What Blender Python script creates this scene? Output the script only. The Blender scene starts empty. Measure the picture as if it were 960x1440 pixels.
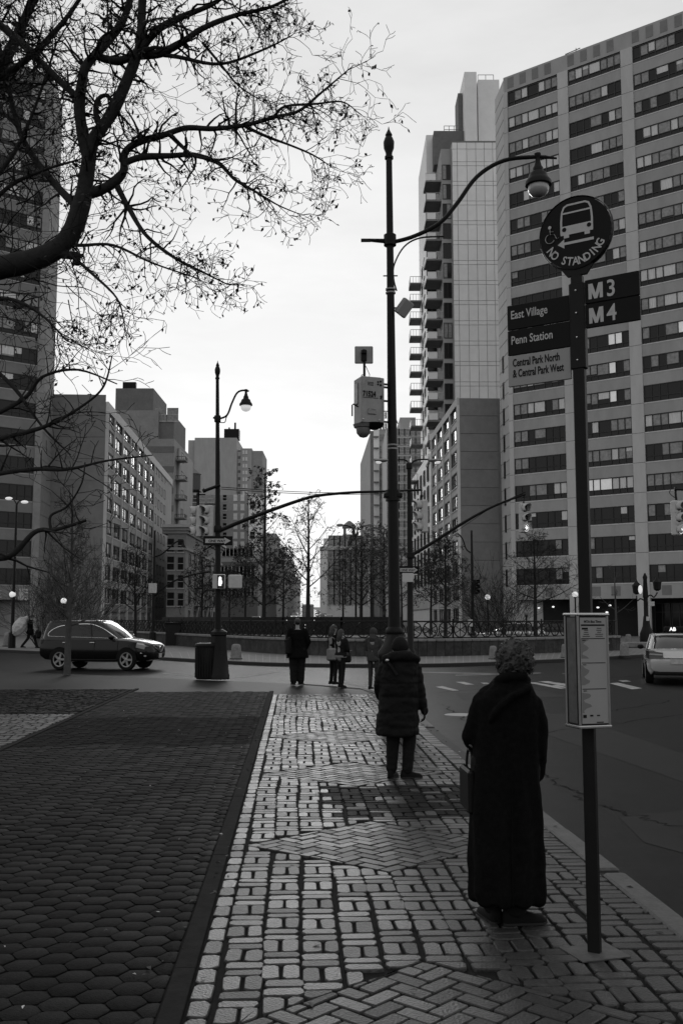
import bpy, bmesh, math, random
from mathutils import Vector, Matrix, noise

sc = bpy.context.scene
COL = sc.collection
RND = random.Random(7)

# ------------------------------------------------------------------ camera
EYE, FOC = 1.75, 1400.0                       # eye height (m), focal length in photo pixels
PITCH = math.atan(150 / FOC)
cam = bpy.data.cameras.new('camera')
cam.sensor_fit = 'VERTICAL'
cam.sensor_height = 36
cam.lens = 35
cam.clip_start, cam.clip_end = 0.1, 6000
camo = bpy.data.objects.new('camera', cam)
COL.objects.link(camo)
camo.location = (0, 0, EYE)
camo.rotation_euler = (math.pi / 2 + PITCH, 0, 0)
sc.camera = camo

# ------------------------------------------------------------------ light
SUN_EL, SUN_AZ = 11.0, -4.0                   # low sun behind thin cloud in the gap above the avenue (azimuth from +Y)
w = bpy.data.worlds.new('World')
sc.world = w
w.use_nodes = True
nt = w.node_tree
bg = nt.nodes['Background']
sk = nt.nodes.new('ShaderNodeTexSky')
sk.sky_type = 'NISHITA'
sk.sun_disc = False
sk.sun_elevation = math.radians(SUN_EL)
sk.sun_rotation = math.radians(SUN_AZ)
sk.dust_density = 4
bw = nt.nodes.new('ShaderNodeRGBToBW')
nt.links.new(sk.outputs[0], bw.inputs[0])


def wmath(op, a, b):
    n = nt.nodes.new('ShaderNodeMath')
    n.operation = op
    for i, v in enumerate((a, b)):
        if isinstance(v, (int, float)):
            n.inputs[i].default_value = v
        else:
            nt.links.new(v, n.inputs[i])
    return n.outputs[0]


pw = wmath('POWER', bw.outputs[0], 0.13)      # veil of thin cloud evens the clear sky out
tc = nt.nodes.new('ShaderNodeTexCoord')
mp = nt.nodes.new('ShaderNodeMapping')
mp.inputs['Scale'].default_value = (1.2, 1.2, 5.0)
mp.inputs['Rotation'].default_value = (0.0, 0.35, 0.3)
nt.links.new(tc.outputs['Generated'], mp.inputs[0])
cl = nt.nodes.new('ShaderNodeTexNoise')
cl.inputs['Scale'].default_value = 2.2
cl.inputs['Detail'].default_value = 6
cl.inputs['Roughness'].default_value = 0.6
nt.links.new(mp.outputs[0], cl.inputs[0])
mr = nt.nodes.new('ShaderNodeMapRange')
mr.inputs[1].default_value, mr.inputs[2].default_value = 0.35, 0.7
mr.inputs[3].default_value, mr.inputs[4].default_value = 0.92, 1.06
nt.links.new(cl.outputs[0], mr.inputs[0])
lum = wmath('MULTIPLY', wmath('MULTIPLY', pw, mr.outputs[0]), 6.15)
nt.links.new(lum, bg.inputs[0])
bg.inputs[1].default_value = 0.1

sd = bpy.data.lights.new('sun', 'SUN')
sd.energy = 0.6
sd.angle = math.radians(20)
sd.color = (1, 1, 1)
so = bpy.data.objects.new('sun', sd)
COL.objects.link(so)
_el, _az = math.radians(SUN_EL), math.radians(SUN_AZ)
so.rotation_euler = Vector((math.sin(_az) * math.cos(_el), math.cos(_az) * math.cos(_el), math.sin(_el))).to_track_quat('Z', 'Y').to_euler()
so.location = (-10, 60, 60)

sc.render.engine = 'CYCLES'
sc.view_settings.view_transform = 'Standard'
sc.view_settings.look = 'None'
sc.view_settings.exposure = 0.0
sc.view_settings.gamma = 1.0
sc.cycles.max_bounces = 5
sc.cycles.caustics_reflective = sc.cycles.caustics_refractive = False


# ------------------------------------------------------------------ measuring helpers (survey of the photograph)
def ray(px, py):
    r, u = (px - 480) / FOC, (720 - py) / FOC
    return Vector((r, math.cos(PITCH) - u * math.sin(PITCH), math.sin(PITCH) + u * math.cos(PITCH)))


def at(px, py, Y):
    d = ray(px, py)
    return Vector((0, 0, EYE)) + d * (Y / d.y)


def G(px, py, z=0.0):
    d = ray(px, py)
    return Vector((0, 0, EYE)) + d * ((z - EYE) / d.z)


class Facade:
    """a vertical plane through two surveyed corners; uz() gives the place of a pixel on it"""
    def __init__(s, pa, Ya, pb, Yb):
        s.A, b = at(pa, 870, Ya).xy, at(pb, 870, Yb).xy
        s.L = (b - s.A).length
        s.d = (b - s.A) / s.L
        s.rot = math.atan2(s.d.y, s.d.x)

    def uz(s, px, py):
        r = ray(px, py)
        det = -r.x * s.d.y + s.d.x * r.y
        k = (-s.A.x * s.d.y + s.d.x * s.A.y) / det
        p = Vector((k * r.x, k * r.y))
        return (p - s.A).dot(s.d), EYE + k * r.z


# ------------------------------------------------------------------ materials (a black-and-white photograph: greys only)
def mat(name, v, rough=0.75, metal=0.0, var=0.15, scale=4.0, bump=0.0, bscale=60.0, spec=0.5, tone=False, emit=0.0, alpha=1.0, trans=0.0, detail=5, coat=0.0, stain=0.0, stretch=None):
    m = bpy.data.materials.new(name)
    m.use_nodes = True
    t = m.node_tree
    p = t.nodes['Principled BSDF']
    p.inputs['Roughness'].default_value = rough
    p.inputs['Metallic'].default_value = metal
    p.inputs['Specular IOR Level'].default_value = spec
    p.inputs['Coat Weight'].default_value = coat
    p.inputs['Transmission Weight'].default_value = trans
    p.inputs['Alpha'].default_value = alpha
    co = t.nodes.new('ShaderNodeTexCoord')
    oi = t.nodes.new('ShaderNodeObjectInfo')
    ofs = t.nodes.new('ShaderNodeVectorMath'); ofs.operation = 'MULTIPLY_ADD'
    t.links.new(oi.outputs['Random'], ofs.inputs[0]); ofs.inputs[1].default_value = (37, 61, 83)
    t.links.new(co.outputs['Object'], ofs.inputs[2])
    src = ofs.outputs[0]
    if stretch:
        mpn = t.nodes.new('ShaderNodeMapping')
        mpn.inputs['Scale'].default_value = stretch
        t.links.new(src, mpn.inputs[0])
        src = mpn.outputs[0]

    def mm(op, a, b):
        n = t.nodes.new('ShaderNodeMath')
        n.operation = op
        for i, x in enumerate((a, b)):
            if isinstance(x, (int, float)):
                n.inputs[i].default_value = x
            else:
                t.links.new(x, n.inputs[i])
        return n.outputs[0]
    val = v
    if var:
        n = t.nodes.new('ShaderNodeTexNoise')
        n.inputs['Scale'].default_value = scale
        n.inputs['Detail'].default_value = detail
        n.inputs['Roughness'].default_value = 0.65
        t.links.new(src, n.inputs['Vector'])
        r = t.nodes.new('ShaderNodeMapRange')
        r.inputs[1].default_value, r.inputs[2].default_value = 0.25, 0.75
        r.inputs[3].default_value, r.inputs[4].default_value = v * (1 - var), v * (1 + var)
        t.links.new(n.outputs[0], r.inputs[0])
        val = r.outputs[0]
    if stain:
        n = t.nodes.new('ShaderNodeTexNoise')
        n.inputs['Scale'].default_value = scale * 0.17
        n.inputs['Detail'].default_value = 8
        n.inputs['Roughness'].default_value = 0.75
        t.links.new(src, n.inputs['Vector'])
        r = t.nodes.new('ShaderNodeMapRange')
        r.inputs[1].default_value, r.inputs[2].default_value = 0.38, 0.66
        r.inputs[3].default_value, r.inputs[4].default_value = 1 - stain, 1 + stain * 0.4
        t.links.new(n.outputs[0], r.inputs[0])
        val = mm('MULTIPLY', val, r.outputs[0])
    if tone:
        a = t.nodes.new('ShaderNodeAttribute')
        a.attribute_name = 'tone'
        val = mm('MULTIPLY', val, a.outputs['Fac'])
        t.links.new(mm('SUBTRACT', rough + .42, mm('MULTIPLY', mm('MINIMUM', a.outputs['Fac'], 1.1), .42)), p.inputs['Roughness'])
        t.links.new(mm('MULTIPLY', mm('MINIMUM', a.outputs['Fac'], 1.2), spec), p.inputs['Specular IOR Level'])
    if isinstance(val, float):
        p.inputs['Base Color'].default_value = (v, v, v, 1)
    else:
        t.links.new(val, p.inputs['Base Color'])
    if bump:
        n = t.nodes.new('ShaderNodeTexNoise')
        n.inputs['Scale'].default_value = bscale
        n.inputs['Detail'].default_value = 6
        t.links.new(co.outputs['Object'], n.inputs['Vector'])
        b = t.nodes.new('ShaderNodeBump')
        b.inputs['Strength'].default_value = bump
        b.inputs['Distance'].default_value = 0.01
        t.links.new(n.outputs[0], b.inputs['Height'])
        t.links.new(b.outputs[0], p.inputs['Normal'])
    if emit:
        p.inputs['Emission Color'].default_value = (1, 1, 1, 1)
        p.inputs['Emission Strength'].default_value = emit
    return m


# ------------------------------------------------------------------ mesh builder
class MB:
    def __init__(s):
        s.v, s.f, s.mi, s.tone, s.m = [], [], [], None, 0

    def add(s, verts, faces, xf=None):
        b = len(s.v)
        if xf is not None:
            verts = [xf @ Vector(p) for p in verts]
        s.v.extend([tuple(p) for p in verts])
        s.f.extend([tuple(b + i for i in f) for f in faces])
        s.mi.extend([s.m] * len(faces))
        return b

    def box(s, c, d, rz=0.0, xf=None, bev=0.0):
        hx, hy, hz = d[0] / 2, d[1] / 2, d[2] / 2
        if bev <= 0:
            vs = [(x, y, z) for z in (-hz, hz) for y in (-hy, hy) for x in (-hx, hx)]
            fs = [(0, 2, 3, 1), (4, 5, 7, 6), (0, 1, 5, 4), (2, 6, 7, 3), (0, 4, 6, 2), (1, 3, 7, 5)]
        else:
            b = min(bev, hx * .9, hy * .9, hz * .9)
            vs, fs = [], []
            oct_ = lambda X, Y, c_: [(-X + c_, -Y), (X - c_, -Y), (X, -Y + c_), (X, Y - c_), (X - c_, Y), (-X + c_, Y), (-X, Y - c_), (-X, -Y + c_)]
            for z, ins in ((-hz, b), (-hz + b, 0), (hz - b, 0), (hz, b)):
                vs += [(x, y, z) for x, y in oct_(hx - ins, hy - ins, b)]
            for k in range(3):
                for i in range(8):
                    j = (i + 1) % 8
                    fs.append((k * 8 + i, k * 8 + j, k * 8 + 8 + j, k * 8 + 8 + i))
            fs.append(tuple(reversed(range(8))))
            fs.append(tuple(range(24, 32)))
        M = Matrix.Translation(c) @ Matrix.Rotation(rz, 4, 'Z')
        if xf is not None:
            M = xf @ M
        s.add(vs, fs, M)
        return s

    def tube(s, pts, rad, n=8, caps=True, flat=1.0):
        pts = [Vector(p) for p in pts]
        if isinstance(rad, (int, float)):
            rad = [rad] * len(pts)
        t0 = (pts[1] - pts[0]).normalized()
        ref = Vector((0, 0, 1)) if abs(t0.z) < 0.9 else Vector((1, 0, 0))
        nrm = t0.cross(ref).normalized()
        vs, fs = [], []
        for i, p in enumerate(pts):
            a = pts[max(0, i - 1)]
            b = pts[min(len(pts) - 1, i + 1)]
            t = (b - a)
            t = t.normalized() if t.length > 1e-9 else t0
            nrm = (nrm - t * nrm.dot(t))
            nrm = nrm.normalized() if nrm.length > 1e-6 else t.orthogonal().normalized()
            bn = t.cross(nrm)
            for k in range(n):
                an = 2 * math.pi * k / n
                vs.append(p + (nrm * math.cos(an) + bn * math.sin(an) * flat) * rad[i])
        for i in range(len(pts) - 1):
            for k in range(n):
                j = (k + 1) % n
                fs.append((i * n + k, i * n + j, (i + 1) * n + j, (i + 1) * n + k))
        if caps:
            fs.append(tuple(reversed(range(n))))
            fs.append(tuple(range((len(pts) - 1) * n, len(pts) * n)))
        s.add(vs, fs)
        return s

    def lathe(s, prof, n=16, c=(0, 0, 0), xf=None, caps=True):
        vs, fs = [], []
        for r, z in prof:
            for k in range(n):
                a = 2 * math.pi * (k + .5) / n
                vs.append((c[0] + r * math.cos(a), c[1] + r * math.sin(a), c[2] + z))
        for i in range(len(prof) - 1):
            for k in range(n):
                j = (k + 1) % n
                fs.append((i * n + k, i * n + j, (i + 1) * n + j, (i + 1) * n + k))
        if caps:
            fs.append(tuple(reversed(range(n))))
            fs.append(tuple(range((len(prof) - 1) * n, len(prof) * n)))
        s.add(vs, fs, xf)
        return s

    def loft(s, rings, caps=True):
        n = len(rings[0])
        vs = [p for r in rings for p in r]
        fs = []
        for i in range(len(rings) - 1):
            for k in range(n):
                j = (k + 1) % n
                fs.append((i * n + k, i * n + j, (i + 1) * n + j, (i + 1) * n + k))
        if caps:
            fs.append(tuple(reversed(range(n))))
            fs.append(tuple(range((len(rings) - 1) * n, len(rings) * n)))
        s.add(vs, fs)
        return s

    def prism(s, poly, z0, z1, xf=None):
        n = len(poly)
        vs = [(x, y, z0) for x, y in poly] + [(x, y, z1) for x, y in poly]
        fs = [(i, (i + 1) % n, n + (i + 1) % n, n + i) for i in range(n)]
        fs += [tuple(reversed(range(n))), tuple(range(n, 2 * n))]
        s.add(vs, fs, xf)
        return s

    def ball(s, c, r, n=12, m=8, xf=None):
        if isinstance(r, (int, float)):
            r = (r, r, r)
        prof = [(math.sin(math.pi * i / m), -math.cos(math.pi * i / m)) for i in range(m + 1)]
        prof[0], prof[-1] = (0.02, prof[0][1]), (0.02, prof[-1][1])
        M = Matrix.Translation(c) @ Matrix.Diagonal((r[0], r[1], r[2], 1))
        if xf is not None:
            M = xf @ M
        return s.lathe(prof, n, xf=M)

    def mesh(s, name, mats, smooth=False):
        me = bpy.data.meshes.new(name)
        me.from_pydata(s.v, [], s.f)
        for m in (mats if isinstance(mats, (list, tuple)) else [mats]):
            me.materials.append(m)
        if any(s.mi):
            me.polygons.foreach_set('material_index', s.mi)
        if s.tone is not None:
            a = me.attributes.new('tone', 'FLOAT', 'POINT')
            a.data.foreach_set('value', s.tone)
        if smooth:
            me.polygons.foreach_set('use_smooth', [True] * len(me.polygons))
            if smooth != 'all':
                me.set_sharp_from_angle(angle=math.radians(38))
        me.update()
        return me

    def build(s, name, mats, parent=None, smooth=False, loc=None, rz=0.0):
        return put(name, s.mesh(name, mats, smooth), parent, loc, rz)


def put(name, me, parent=None, loc=None, rz=0.0):
    o = bpy.data.objects.new(name, me)
    COL.objects.link(o)
    if parent is not None:
        o.parent = parent
    if loc is not None:
        o.location = loc
    if rz:
        o.rotation_euler = (0, 0, rz)
    return o


def tag(o, label=None, cat=None, group=None, kind=None):
    if label:
        o['label'] = label
    if cat:
        o['category'] = cat
    if group:
        o['group'] = group
    if kind:
        o['kind'] = kind
    return o


def thing(name, label, cat, loc=(0, 0, 0), rz=0.0, group=None):
    o = bpy.data.objects.new(name, None)
    o.empty_display_size = 0.3
    COL.objects.link(o)
    o.location = loc
    o.rotation_euler = (0, 0, rz)
    return tag(o, label, cat, group)


_children = {}


def copy_tree(o, parent=None):
    c = o.copy()
    COL.objects.link(c)
    if parent is not None:
        c.parent = parent
    for ch in list(o.children):
        copy_tree(ch, c)
    return c


def evaluated(o, name=None):
    """bake an object's modifiers into its mesh"""
    dg = bpy.context.evaluated_depsgraph_get()
    me = bpy.data.meshes.new_from_object(o.evaluated_get(dg))
    old = o.data
    o.modifiers.clear()
    o.data = me
    if old.users == 0:
        bpy.data.meshes.remove(old)
    return o


def letters(txt, size, m, parent, loc, rot=(math.pi / 2, 0, 0), squeeze=1.0, depth=0.002, align='LEFT', name='lettering', bold=0.0, space=1.0):
    cu = bpy.data.curves.new('lettering', 'FONT')
    cu.body = txt
    cu.size = size
    cu.extrude = depth
    cu.offset = bold
    cu.align_x = align
    cu.space_character = space
    cu.resolution_u = 3
    o = bpy.data.objects.new(name, cu)
    COL.objects.link(o)
    dg = bpy.context.evaluated_depsgraph_get()
    me = bpy.data.meshes.new_from_object(o.evaluated_get(dg))
    bpy.data.objects.remove(o)
    bpy.data.curves.remove(cu)
    me.name = name
    me.materials.clear()
    me.materials.append(m)
    for v in me.vertices:
        v.co.x *= squeeze
    o = put(name, me, parent, loc)
    o.rotation_euler = rot
    return o


# ------------------------------------------------------------------ palette
M = dict(
    road=mat('asphalt', .0085, .5, var=.5, scale=14, bump=.5, bscale=110, stain=.5, spec=.08, detail=9),
    ground=mat('ground_earth', .05, .9),
    hexp=mat('hexagonal_paver', .011, .75, var=.5, scale=34, bump=.5, bscale=90, tone=True, stain=.3, spec=.05, detail=8),
    grout=mat('dirt_joint', .012, .95, var=.4, scale=20, spec=.1),
    cobble=mat('granite_cobble', .036, .45, var=.6, scale=60, bump=.6, bscale=70, tone=True, spec=.36, stain=.3, detail=8),
    band=mat('dark_granite_edge', .022, .9, var=.3, scale=9, bump=.3, spec=.03),
    kerb=mat('kerb_granite', .07, .7, var=.3, scale=30, bump=.3, stain=.3),
    kerbd=mat('kerb_granite_dark', .03, .8, var=.3, scale=20, spec=.2),
    darkpave=mat('dark_pavement', .012, .6, var=.3, scale=4, bump=.3, stain=.3, spec=.12),
    plaza=mat('pale_paving', .13, .75, var=.2, scale=6, stain=.25),
    paint=mat('road_paint', .35, .7, var=.35, scale=9, stain=.45),
    paintw=mat('worn_road_paint', .16, .7, var=.5, scale=7, stain=.6),
    blackmetal=mat('black_painted_metal', .010, .45, var=.2, scale=12, spec=.14),
    greymetal=mat('grey_metal', .22, .45, metal=.4, var=.15, scale=8),
    sign_black=mat('sign_black', .009, .5, var=.15, scale=6, spec=.1),
    sign_white=mat('sign_white', .42, .55, var=.1, scale=30),
    sign_grey=mat('sign_grey_panel', .26, .55, var=.08, scale=5),
    steel=mat('bright_steel', .55, .25, metal=1.0, var=.1),
    sigyellow=mat('signal_housing', .45, .5, var=.15, scale=10),
    lens_off=mat('dark_lens', .01, .25, var=0),
    lit=mat('lit_lamp', .9, .4, var=0, emit=1.0),
    litsoft=mat('lit_globe', .8, .4, var=0, emit=.42),
    lampglass=mat('lamp_glass', .35, .12, var=0, spec=.8),
    stone=mat('pale_granite', .2, .8, var=.25, scale=14, bump=.3, stain=.3),
    wallstone=mat('planter_granite', .055, .8, var=.35, scale=8, bump=.2, stain=.55, spec=.2),
    darkgran=mat('dark_granite', .012, .5, var=.3, scale=6, bump=.1, spec=.2),
    conc=mat('facade_concrete', .38, .85, var=.08, scale=1.2, stain=.14, stretch=(1, 1, .35)),
    conc_l=mat('facade_concrete_pale', .52, .85, var=.08, scale=1.2, stain=.12, stretch=(1, 1, .3)),
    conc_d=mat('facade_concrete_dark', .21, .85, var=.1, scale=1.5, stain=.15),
    sill=mat('pale_sill', .6, .8, var=.1),
    brick=mat('facade_brick', .28, .85, var=.12, scale=2.5, stain=.15),
    brick_d=mat('facade_brick_dark', .16, .85, var=.15, scale=2.5, stain=.15),
    panel=mat('pale_cladding_panel', .82, .6, var=.05, scale=.8, stain=.08),
    joint=mat('dark_joint', .05, .9, var=0),
    frame=mat('window_frame', .010, .5, var=0),
    glass=mat('window_glass_dark', .010, .08, var=0, spec=.3),
    glass_m=mat('window_glass_curtain', .26, .12, var=.45, scale=3, spec=.4),
    glass_l=mat('window_glass_blind_and_sky', .62, .15, var=.3, scale=4, spec=.5, stretch=(6, 1, .3)),
    glass_w=mat('window_lit', .6, .3, var=.2, scale=3, emit=.22),
    recess=mat('dark_interior', .012, .9, var=0),
    bark=mat('bark', .022, .9, var=.35, scale=14, bump=.8, bscale=40, spec=.2),
    bark_g=mat('grey_bark', .07, .9, var=.35, scale=20, bump=.6, spec=.2),
    twig=mat('twig_bark', .018, .9, var=0, spec=.15),
    leaf=mat('withered_leaf', .035, .8, var=.3, spec=.2),
    leaf_l=mat('fallen_and_hazed_leaf', .07, .8, var=.3, spec=.2),  # on the avenue trees this paler copy puts haze into the leaf colour
    wool=mat('black_wool', .0055, .95, var=.45, scale=30, bump=.5, bscale=160, spec=.07),
    nylon=mat('black_nylon', .007, .75, var=.25, scale=10, spec=.12),
    cloth_d=mat('dark_cloth', .010, .9, var=.3, scale=12, spec=.15),
    cloth_g=mat('grey_cloth', .045, .9, var=.3, scale=12, spec=.15),
    cloth_m=mat('faded_denim', .035, .9, var=.3, scale=12, spec=.15),
    cloth_l=mat('pale_canvas', .20, .9, var=.2, scale=12, spec=.15),
    skin=mat('skin', .22, .55, var=.1, scale=10),
    hair=mat('dark_hair', .012, .55, var=.3, scale=30),
    hair_g=mat('greying_hair', .03, .55, var=.5, scale=60, spec=.4),
    shoe=mat('black_leather', .006, .6, var=.2, spec=.08),
    sole=mat('shoe_sole', .03, .7, var=.2, spec=.1),
    bag=mat('black_bag', .008, .5, var=.2, spec=.1),
    plastic=mat('pale_plastic_bag', .42, .4, var=.3, scale=12),
    rubber=mat('tyre_rubber', .008, .85, var=.2, spec=.2),
    alloy=mat('alloy_rim', .30, .3, metal=.8, var=0),
    carblack=mat('black_car_paint', .006, .22, var=0, coat=.25, spec=.2),
    carsilver=mat('silver_car_paint', .5, .25, metal=.3, var=0, coat=.8),
    carglass=mat('car_glass', .008, .06, var=0, spec=.45),
    chrome=mat('chrome', .75, .12, metal=1.0, var=0),
    taillamp=mat('tail_lamp', .03, .12, var=0, spec=.7),
    greybox=mat('grey_equipment_box', .30, .5, var=.15, scale=9, stain=.2),
    tank=mat('weathered_wood', .09, .9, var=.3, scale=6),
    hedge=mat('dark_hedge', .02, .9, var=.5, scale=6),
)

# ================================================================== GROUND
ROAD_Z = -0.12
MB().add  # noqa
b = MB(); b.add([(-3000, -300, -.3), (3000, -300, -.3), (3000, 5000, -.3), (-3000, 5000, -.3)], [(0, 1, 2, 3)])
tag(b.build('ground', M['ground']), kind='structure')
b = MB(); b.add([(-260, -60, ROAD_Z), (260, -60, ROAD_Z), (260, 118, ROAD_Z), (-260, 118, ROAD_Z)], [(0, 1, 2, 3)])
tag(b.build('road', M['road']), kind='structure')

# strip frame: x = across, y = along the kerb
SROT = -0.0473
STRIP = Matrix.Rotation(-SROT * -1, 4, 'Z')            # rotates +y towards -x


def vs_of(p):
    return p[0] * .9989 + p[1] * .0473, -p[0] * .0473 + p[1] * .9989


def xy_of(v, s):
    return v * .9989 - s * .0473, v * .0473 + s * .9989


V0, VK, VOUT = -0.476, 2.13, 2.30
# near pavement slab: side walls and dark paving sheet under everything
near_edge = [G(600, 1012), G(572, 994), G(545, 979), G(510, 968), G(420, 961), G(330, 957), G(275, 955), G(100, 947), G(0, 944), G(-300, 941)]
outer = [xy_of(VOUT - .02, -20)] + [xy_of(VOUT - .02, 16.6)] + [(p.x, p.y) for p in near_edge] + [(-60, 34), (-60, -20)]
b = MB(); b.prism(outer, -.3, -.018)
side = b.build('sidewalk', M['darkpave'])
tag(side, kind='structure')


def clip(poly, a, c):
    """keep the part of a convex polygon left of the line a->c"""
    out = []
    n = len(poly)
    f = lambda p: (c[0] - a[0]) * (p[1] - a[1]) - (c[1] - a[1]) * (p[0] - a[0])
    for i in range(n):
        p, q = poly[i], poly[(i + 1) % n]
        fp, fq = f(p), f(q)
        if fp >= 0:
            out.append(p)
        if (fp > 0 > fq) or (fp < 0 < fq):
            t = fp / (fp - fq)
            out.append((p[0] + t * (q[0] - p[0]), p[1] + t * (q[1] - p[1])))
    return out


def area(poly):
    return sum(poly[i][0] * poly[(i + 1) % len(poly)][1] - poly[(i + 1) % len(poly)][0] * poly[i][1] for i in range(len(poly))) / 2


def shrink(poly, g):
    cx = sum(p[0] for p in poly) / len(poly)
    cy = sum(p[1] for p in poly) / len(poly)
    n = len(poly)
    out = list(poly)
    for i in range(n):
        a, c = poly[i], poly[(i + 1) % n]
        L = math.hypot(c[0] - a[0], c[1] - a[1])
        if L < 1e-6:
            continue
        nx, ny = -(c[1] - a[1]) / L * g, (c[0] - a[0]) / L * g
        out = clip(out, (a[0] + nx, a[1] + ny), (c[0] + nx, c[1] + ny))
        if len(out) < 3:
            return []
    return out


def stone(b, poly, z, rnd, gap=.005, rc=.012, dome=.006, tone=1.0, wob=.003, depth=.03, tilt=.014):
    """one paving stone: outline with rounded, slightly uneven corners, rounded shoulder, top a little domed and tilted"""
    poly = shrink(poly, gap)
    if len(poly) < 3 or area(poly) < .0008:
        return False
    pts = []
    n = len(poly)
    for i in range(n):
        a, p, c = poly[i - 1], poly[i], poly[(i + 1) % n]
        for q in (a, c):
            L = math.hypot(q[0] - p[0], q[1] - p[1])
            t = min(rc * rnd.uniform(.7, 1.4), L * .33) / max(L, 1e-6)
            pts.append((p[0] + t * (q[0] - p[0]) + rnd.uniform(-wob, wob), p[1] + t * (q[1] - p[1]) + rnd.uniform(-wob, wob)))
    n = len(pts)
    cx = sum(p[0] for p in pts) / n
    cy = sum(p[1] for p in pts) / n
    tx, ty = rnd.uniform(-tilt, tilt), rnd.uniform(-tilt, tilt)
    zz = z + rnd.uniform(-.003, .003)
    ins = []
    for i in range(n):
        a, p, c = pts[i - 1], pts[i], pts[(i + 1) % n]
        ex, ey = c[0] - a[0], c[1] - a[1]
        L = max(math.hypot(ex, ey), 1e-6)
        ins.append((p[0] - ey / L * .005, p[1] + ex / L * .005))
    H = lambda p, dz: (p[0], p[1], zz + dz + (p[0] - cx) * tx + (p[1] - cy) * ty)
    s0 = len(b.v)
    vs = [H(p, -depth) for p in pts] + [H(p, -dome) for p in pts] + [H(p, 0) for p in ins]
    fs = []
    for k in range(2):
        for i in range(n):
            j = (i + 1) % n
            fs.append((k * n + i, k * n + j, (k + 1) * n + j, (k + 1) * n + i))
    fs.append(tuple(range(2 * n, 3 * n)))
    b.add(vs, fs)
    if b.tone is None:
        b.tone = []
    b.tone += [tone] * (len(b.v) - s0)
    return True


def lay(root, name, stones, mkey, parts=300):
    """stones: (poly, kwargs) nearest first; the nearest ones are parts, the rest one mass"""
    stones.sort(key=lambda q: sum(p[1] for p in q[0]) / len(q[0]))
    rest = MB(); rest.tone = []
    rnd = random.Random(11)
    cnt = 0
    for poly, kw in stones:
        cx, cy = sum(p[0] for p in poly) / len(poly), sum(p[1] for p in poly) / len(poly)
        wx, wy = xy_of(cx, cy)
        inview = wy > 4.2 and abs(wx / wy) < .36
        if cnt < parts and inview:
            b = MB(); b.tone = []
            if stone(b, [(x - cx, y - cy) for x, y in poly], 0, rnd, **kw):
                b.build(name, M[mkey], root, smooth=True, loc=(cx, cy, 0))
                cnt += 1
        else:
            stone(rest, poly, 0, rnd, **kw)
    tag(rest.build(name, M[mkey], root, smooth=True), kind='stuff')


# ---- cobbled strip beside the kerb
b = MB(); b.add([(V0 - .12, -4, -.0165), (VK, -4, -.0165), (VK, 23.42, -.0165), (V0 - .12, 23.42, -.0165)], [(0, 1, 2, 3)])
strip = tag(b.build('cobbled_strip', M['grout'], rz=.0473), kind='structure')
DC = [4.43 + 3.57 * k for k in range(-1, 6)]           # herringbone diamonds along the strip
VC, DH, DL = .67, 1.04, .88


def dia_edges(s):
    return [((VC + DH, s), (VC, s + DL)), ((VC, s + DL), (VC - DH, s)), ((VC - DH, s), (VC, s - DL)), ((VC, s - DL), (VC + DH, s))]


stones = []
rs = random.Random(3)


def rect(x0, y0, x1, y1):
    return [(x0, y0), (x1, y0), (x1, y1), (x0, y1)]


def tone_at(v, s):
    t = rs.uniform(.84, 1.14)
    if .36 < v < 1.8 and 9.0 < s < 10.7:               # old tree pit filled with darker setts
        t *= .3 if rs.random() < .82 else .8
    return t


def add_outside(poly):
    """place a basket-weave stone, cut along the diamonds"""
    cx, cy = sum(p[0] for p in poly) / 4, sum(p[1] for p in poly) / 4
    for s in DC:
        if abs(cx - VC) / DH + abs(cy - s) / DL < 1.0:
            return
        if abs(cx - VC) / DH + abs(cy - s) / DL < 1.35:
            # cut by the nearest edge of the diamond
            sx, sy = (1 if cx >= VC else -1), (1 if cy >= s else -1)
            a, c = (VC + sx * DH, s), (VC, s + sy * DL)
            if sx * sy > 0:
                a, c = c, a
            poly = clip(poly, a, c)
            if len(poly) < 3:
                return
    stones.append((poly, dict(tone=tone_at(cx, cy), gap=.0078, rc=.020, wob=.0042, dome=.006)))


y = -.2
while y < 23.38:
    h = rs.uniform(.19, .225)
    stones.append((rect(V0, y, V0 + .112, y + h), dict(tone=rs.uniform(.9, 1.2), gap=.008, rc=.024, wob=.005, dome=.005)))
    y += h
x = V0 + .116
cw = (VK - x) / 12
for c in range(12):
    y = -.2 - rs.uniform(0, .25)
    plain = c >= 11
    wobx = lambda yy: .012 * math.sin(yy * 1.7 + c) + .006 * math.sin(yy * 4.1 + 2 * c)
    while y < 23.30:
        x0, x1 = x + c * cw + wobx(y), x + (c + 1) * cw + wobx(y)
        if c < 11:
            h = rs.uniform(.19, .215)
            m = (x0 + x1) / 2 + rs.uniform(-.012, .012)
            add_outside(rect(x0, y, m, y + h)); add_outside(rect(m, y, x1, y + h))
            y += h
        for _ in range(2 if c < 11 else 1):
            h = rs.uniform(.092, .112)
            add_outside(rect(x0, y, x1, y + h))
            y += h
BW_, NB = .104, 2
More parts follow.
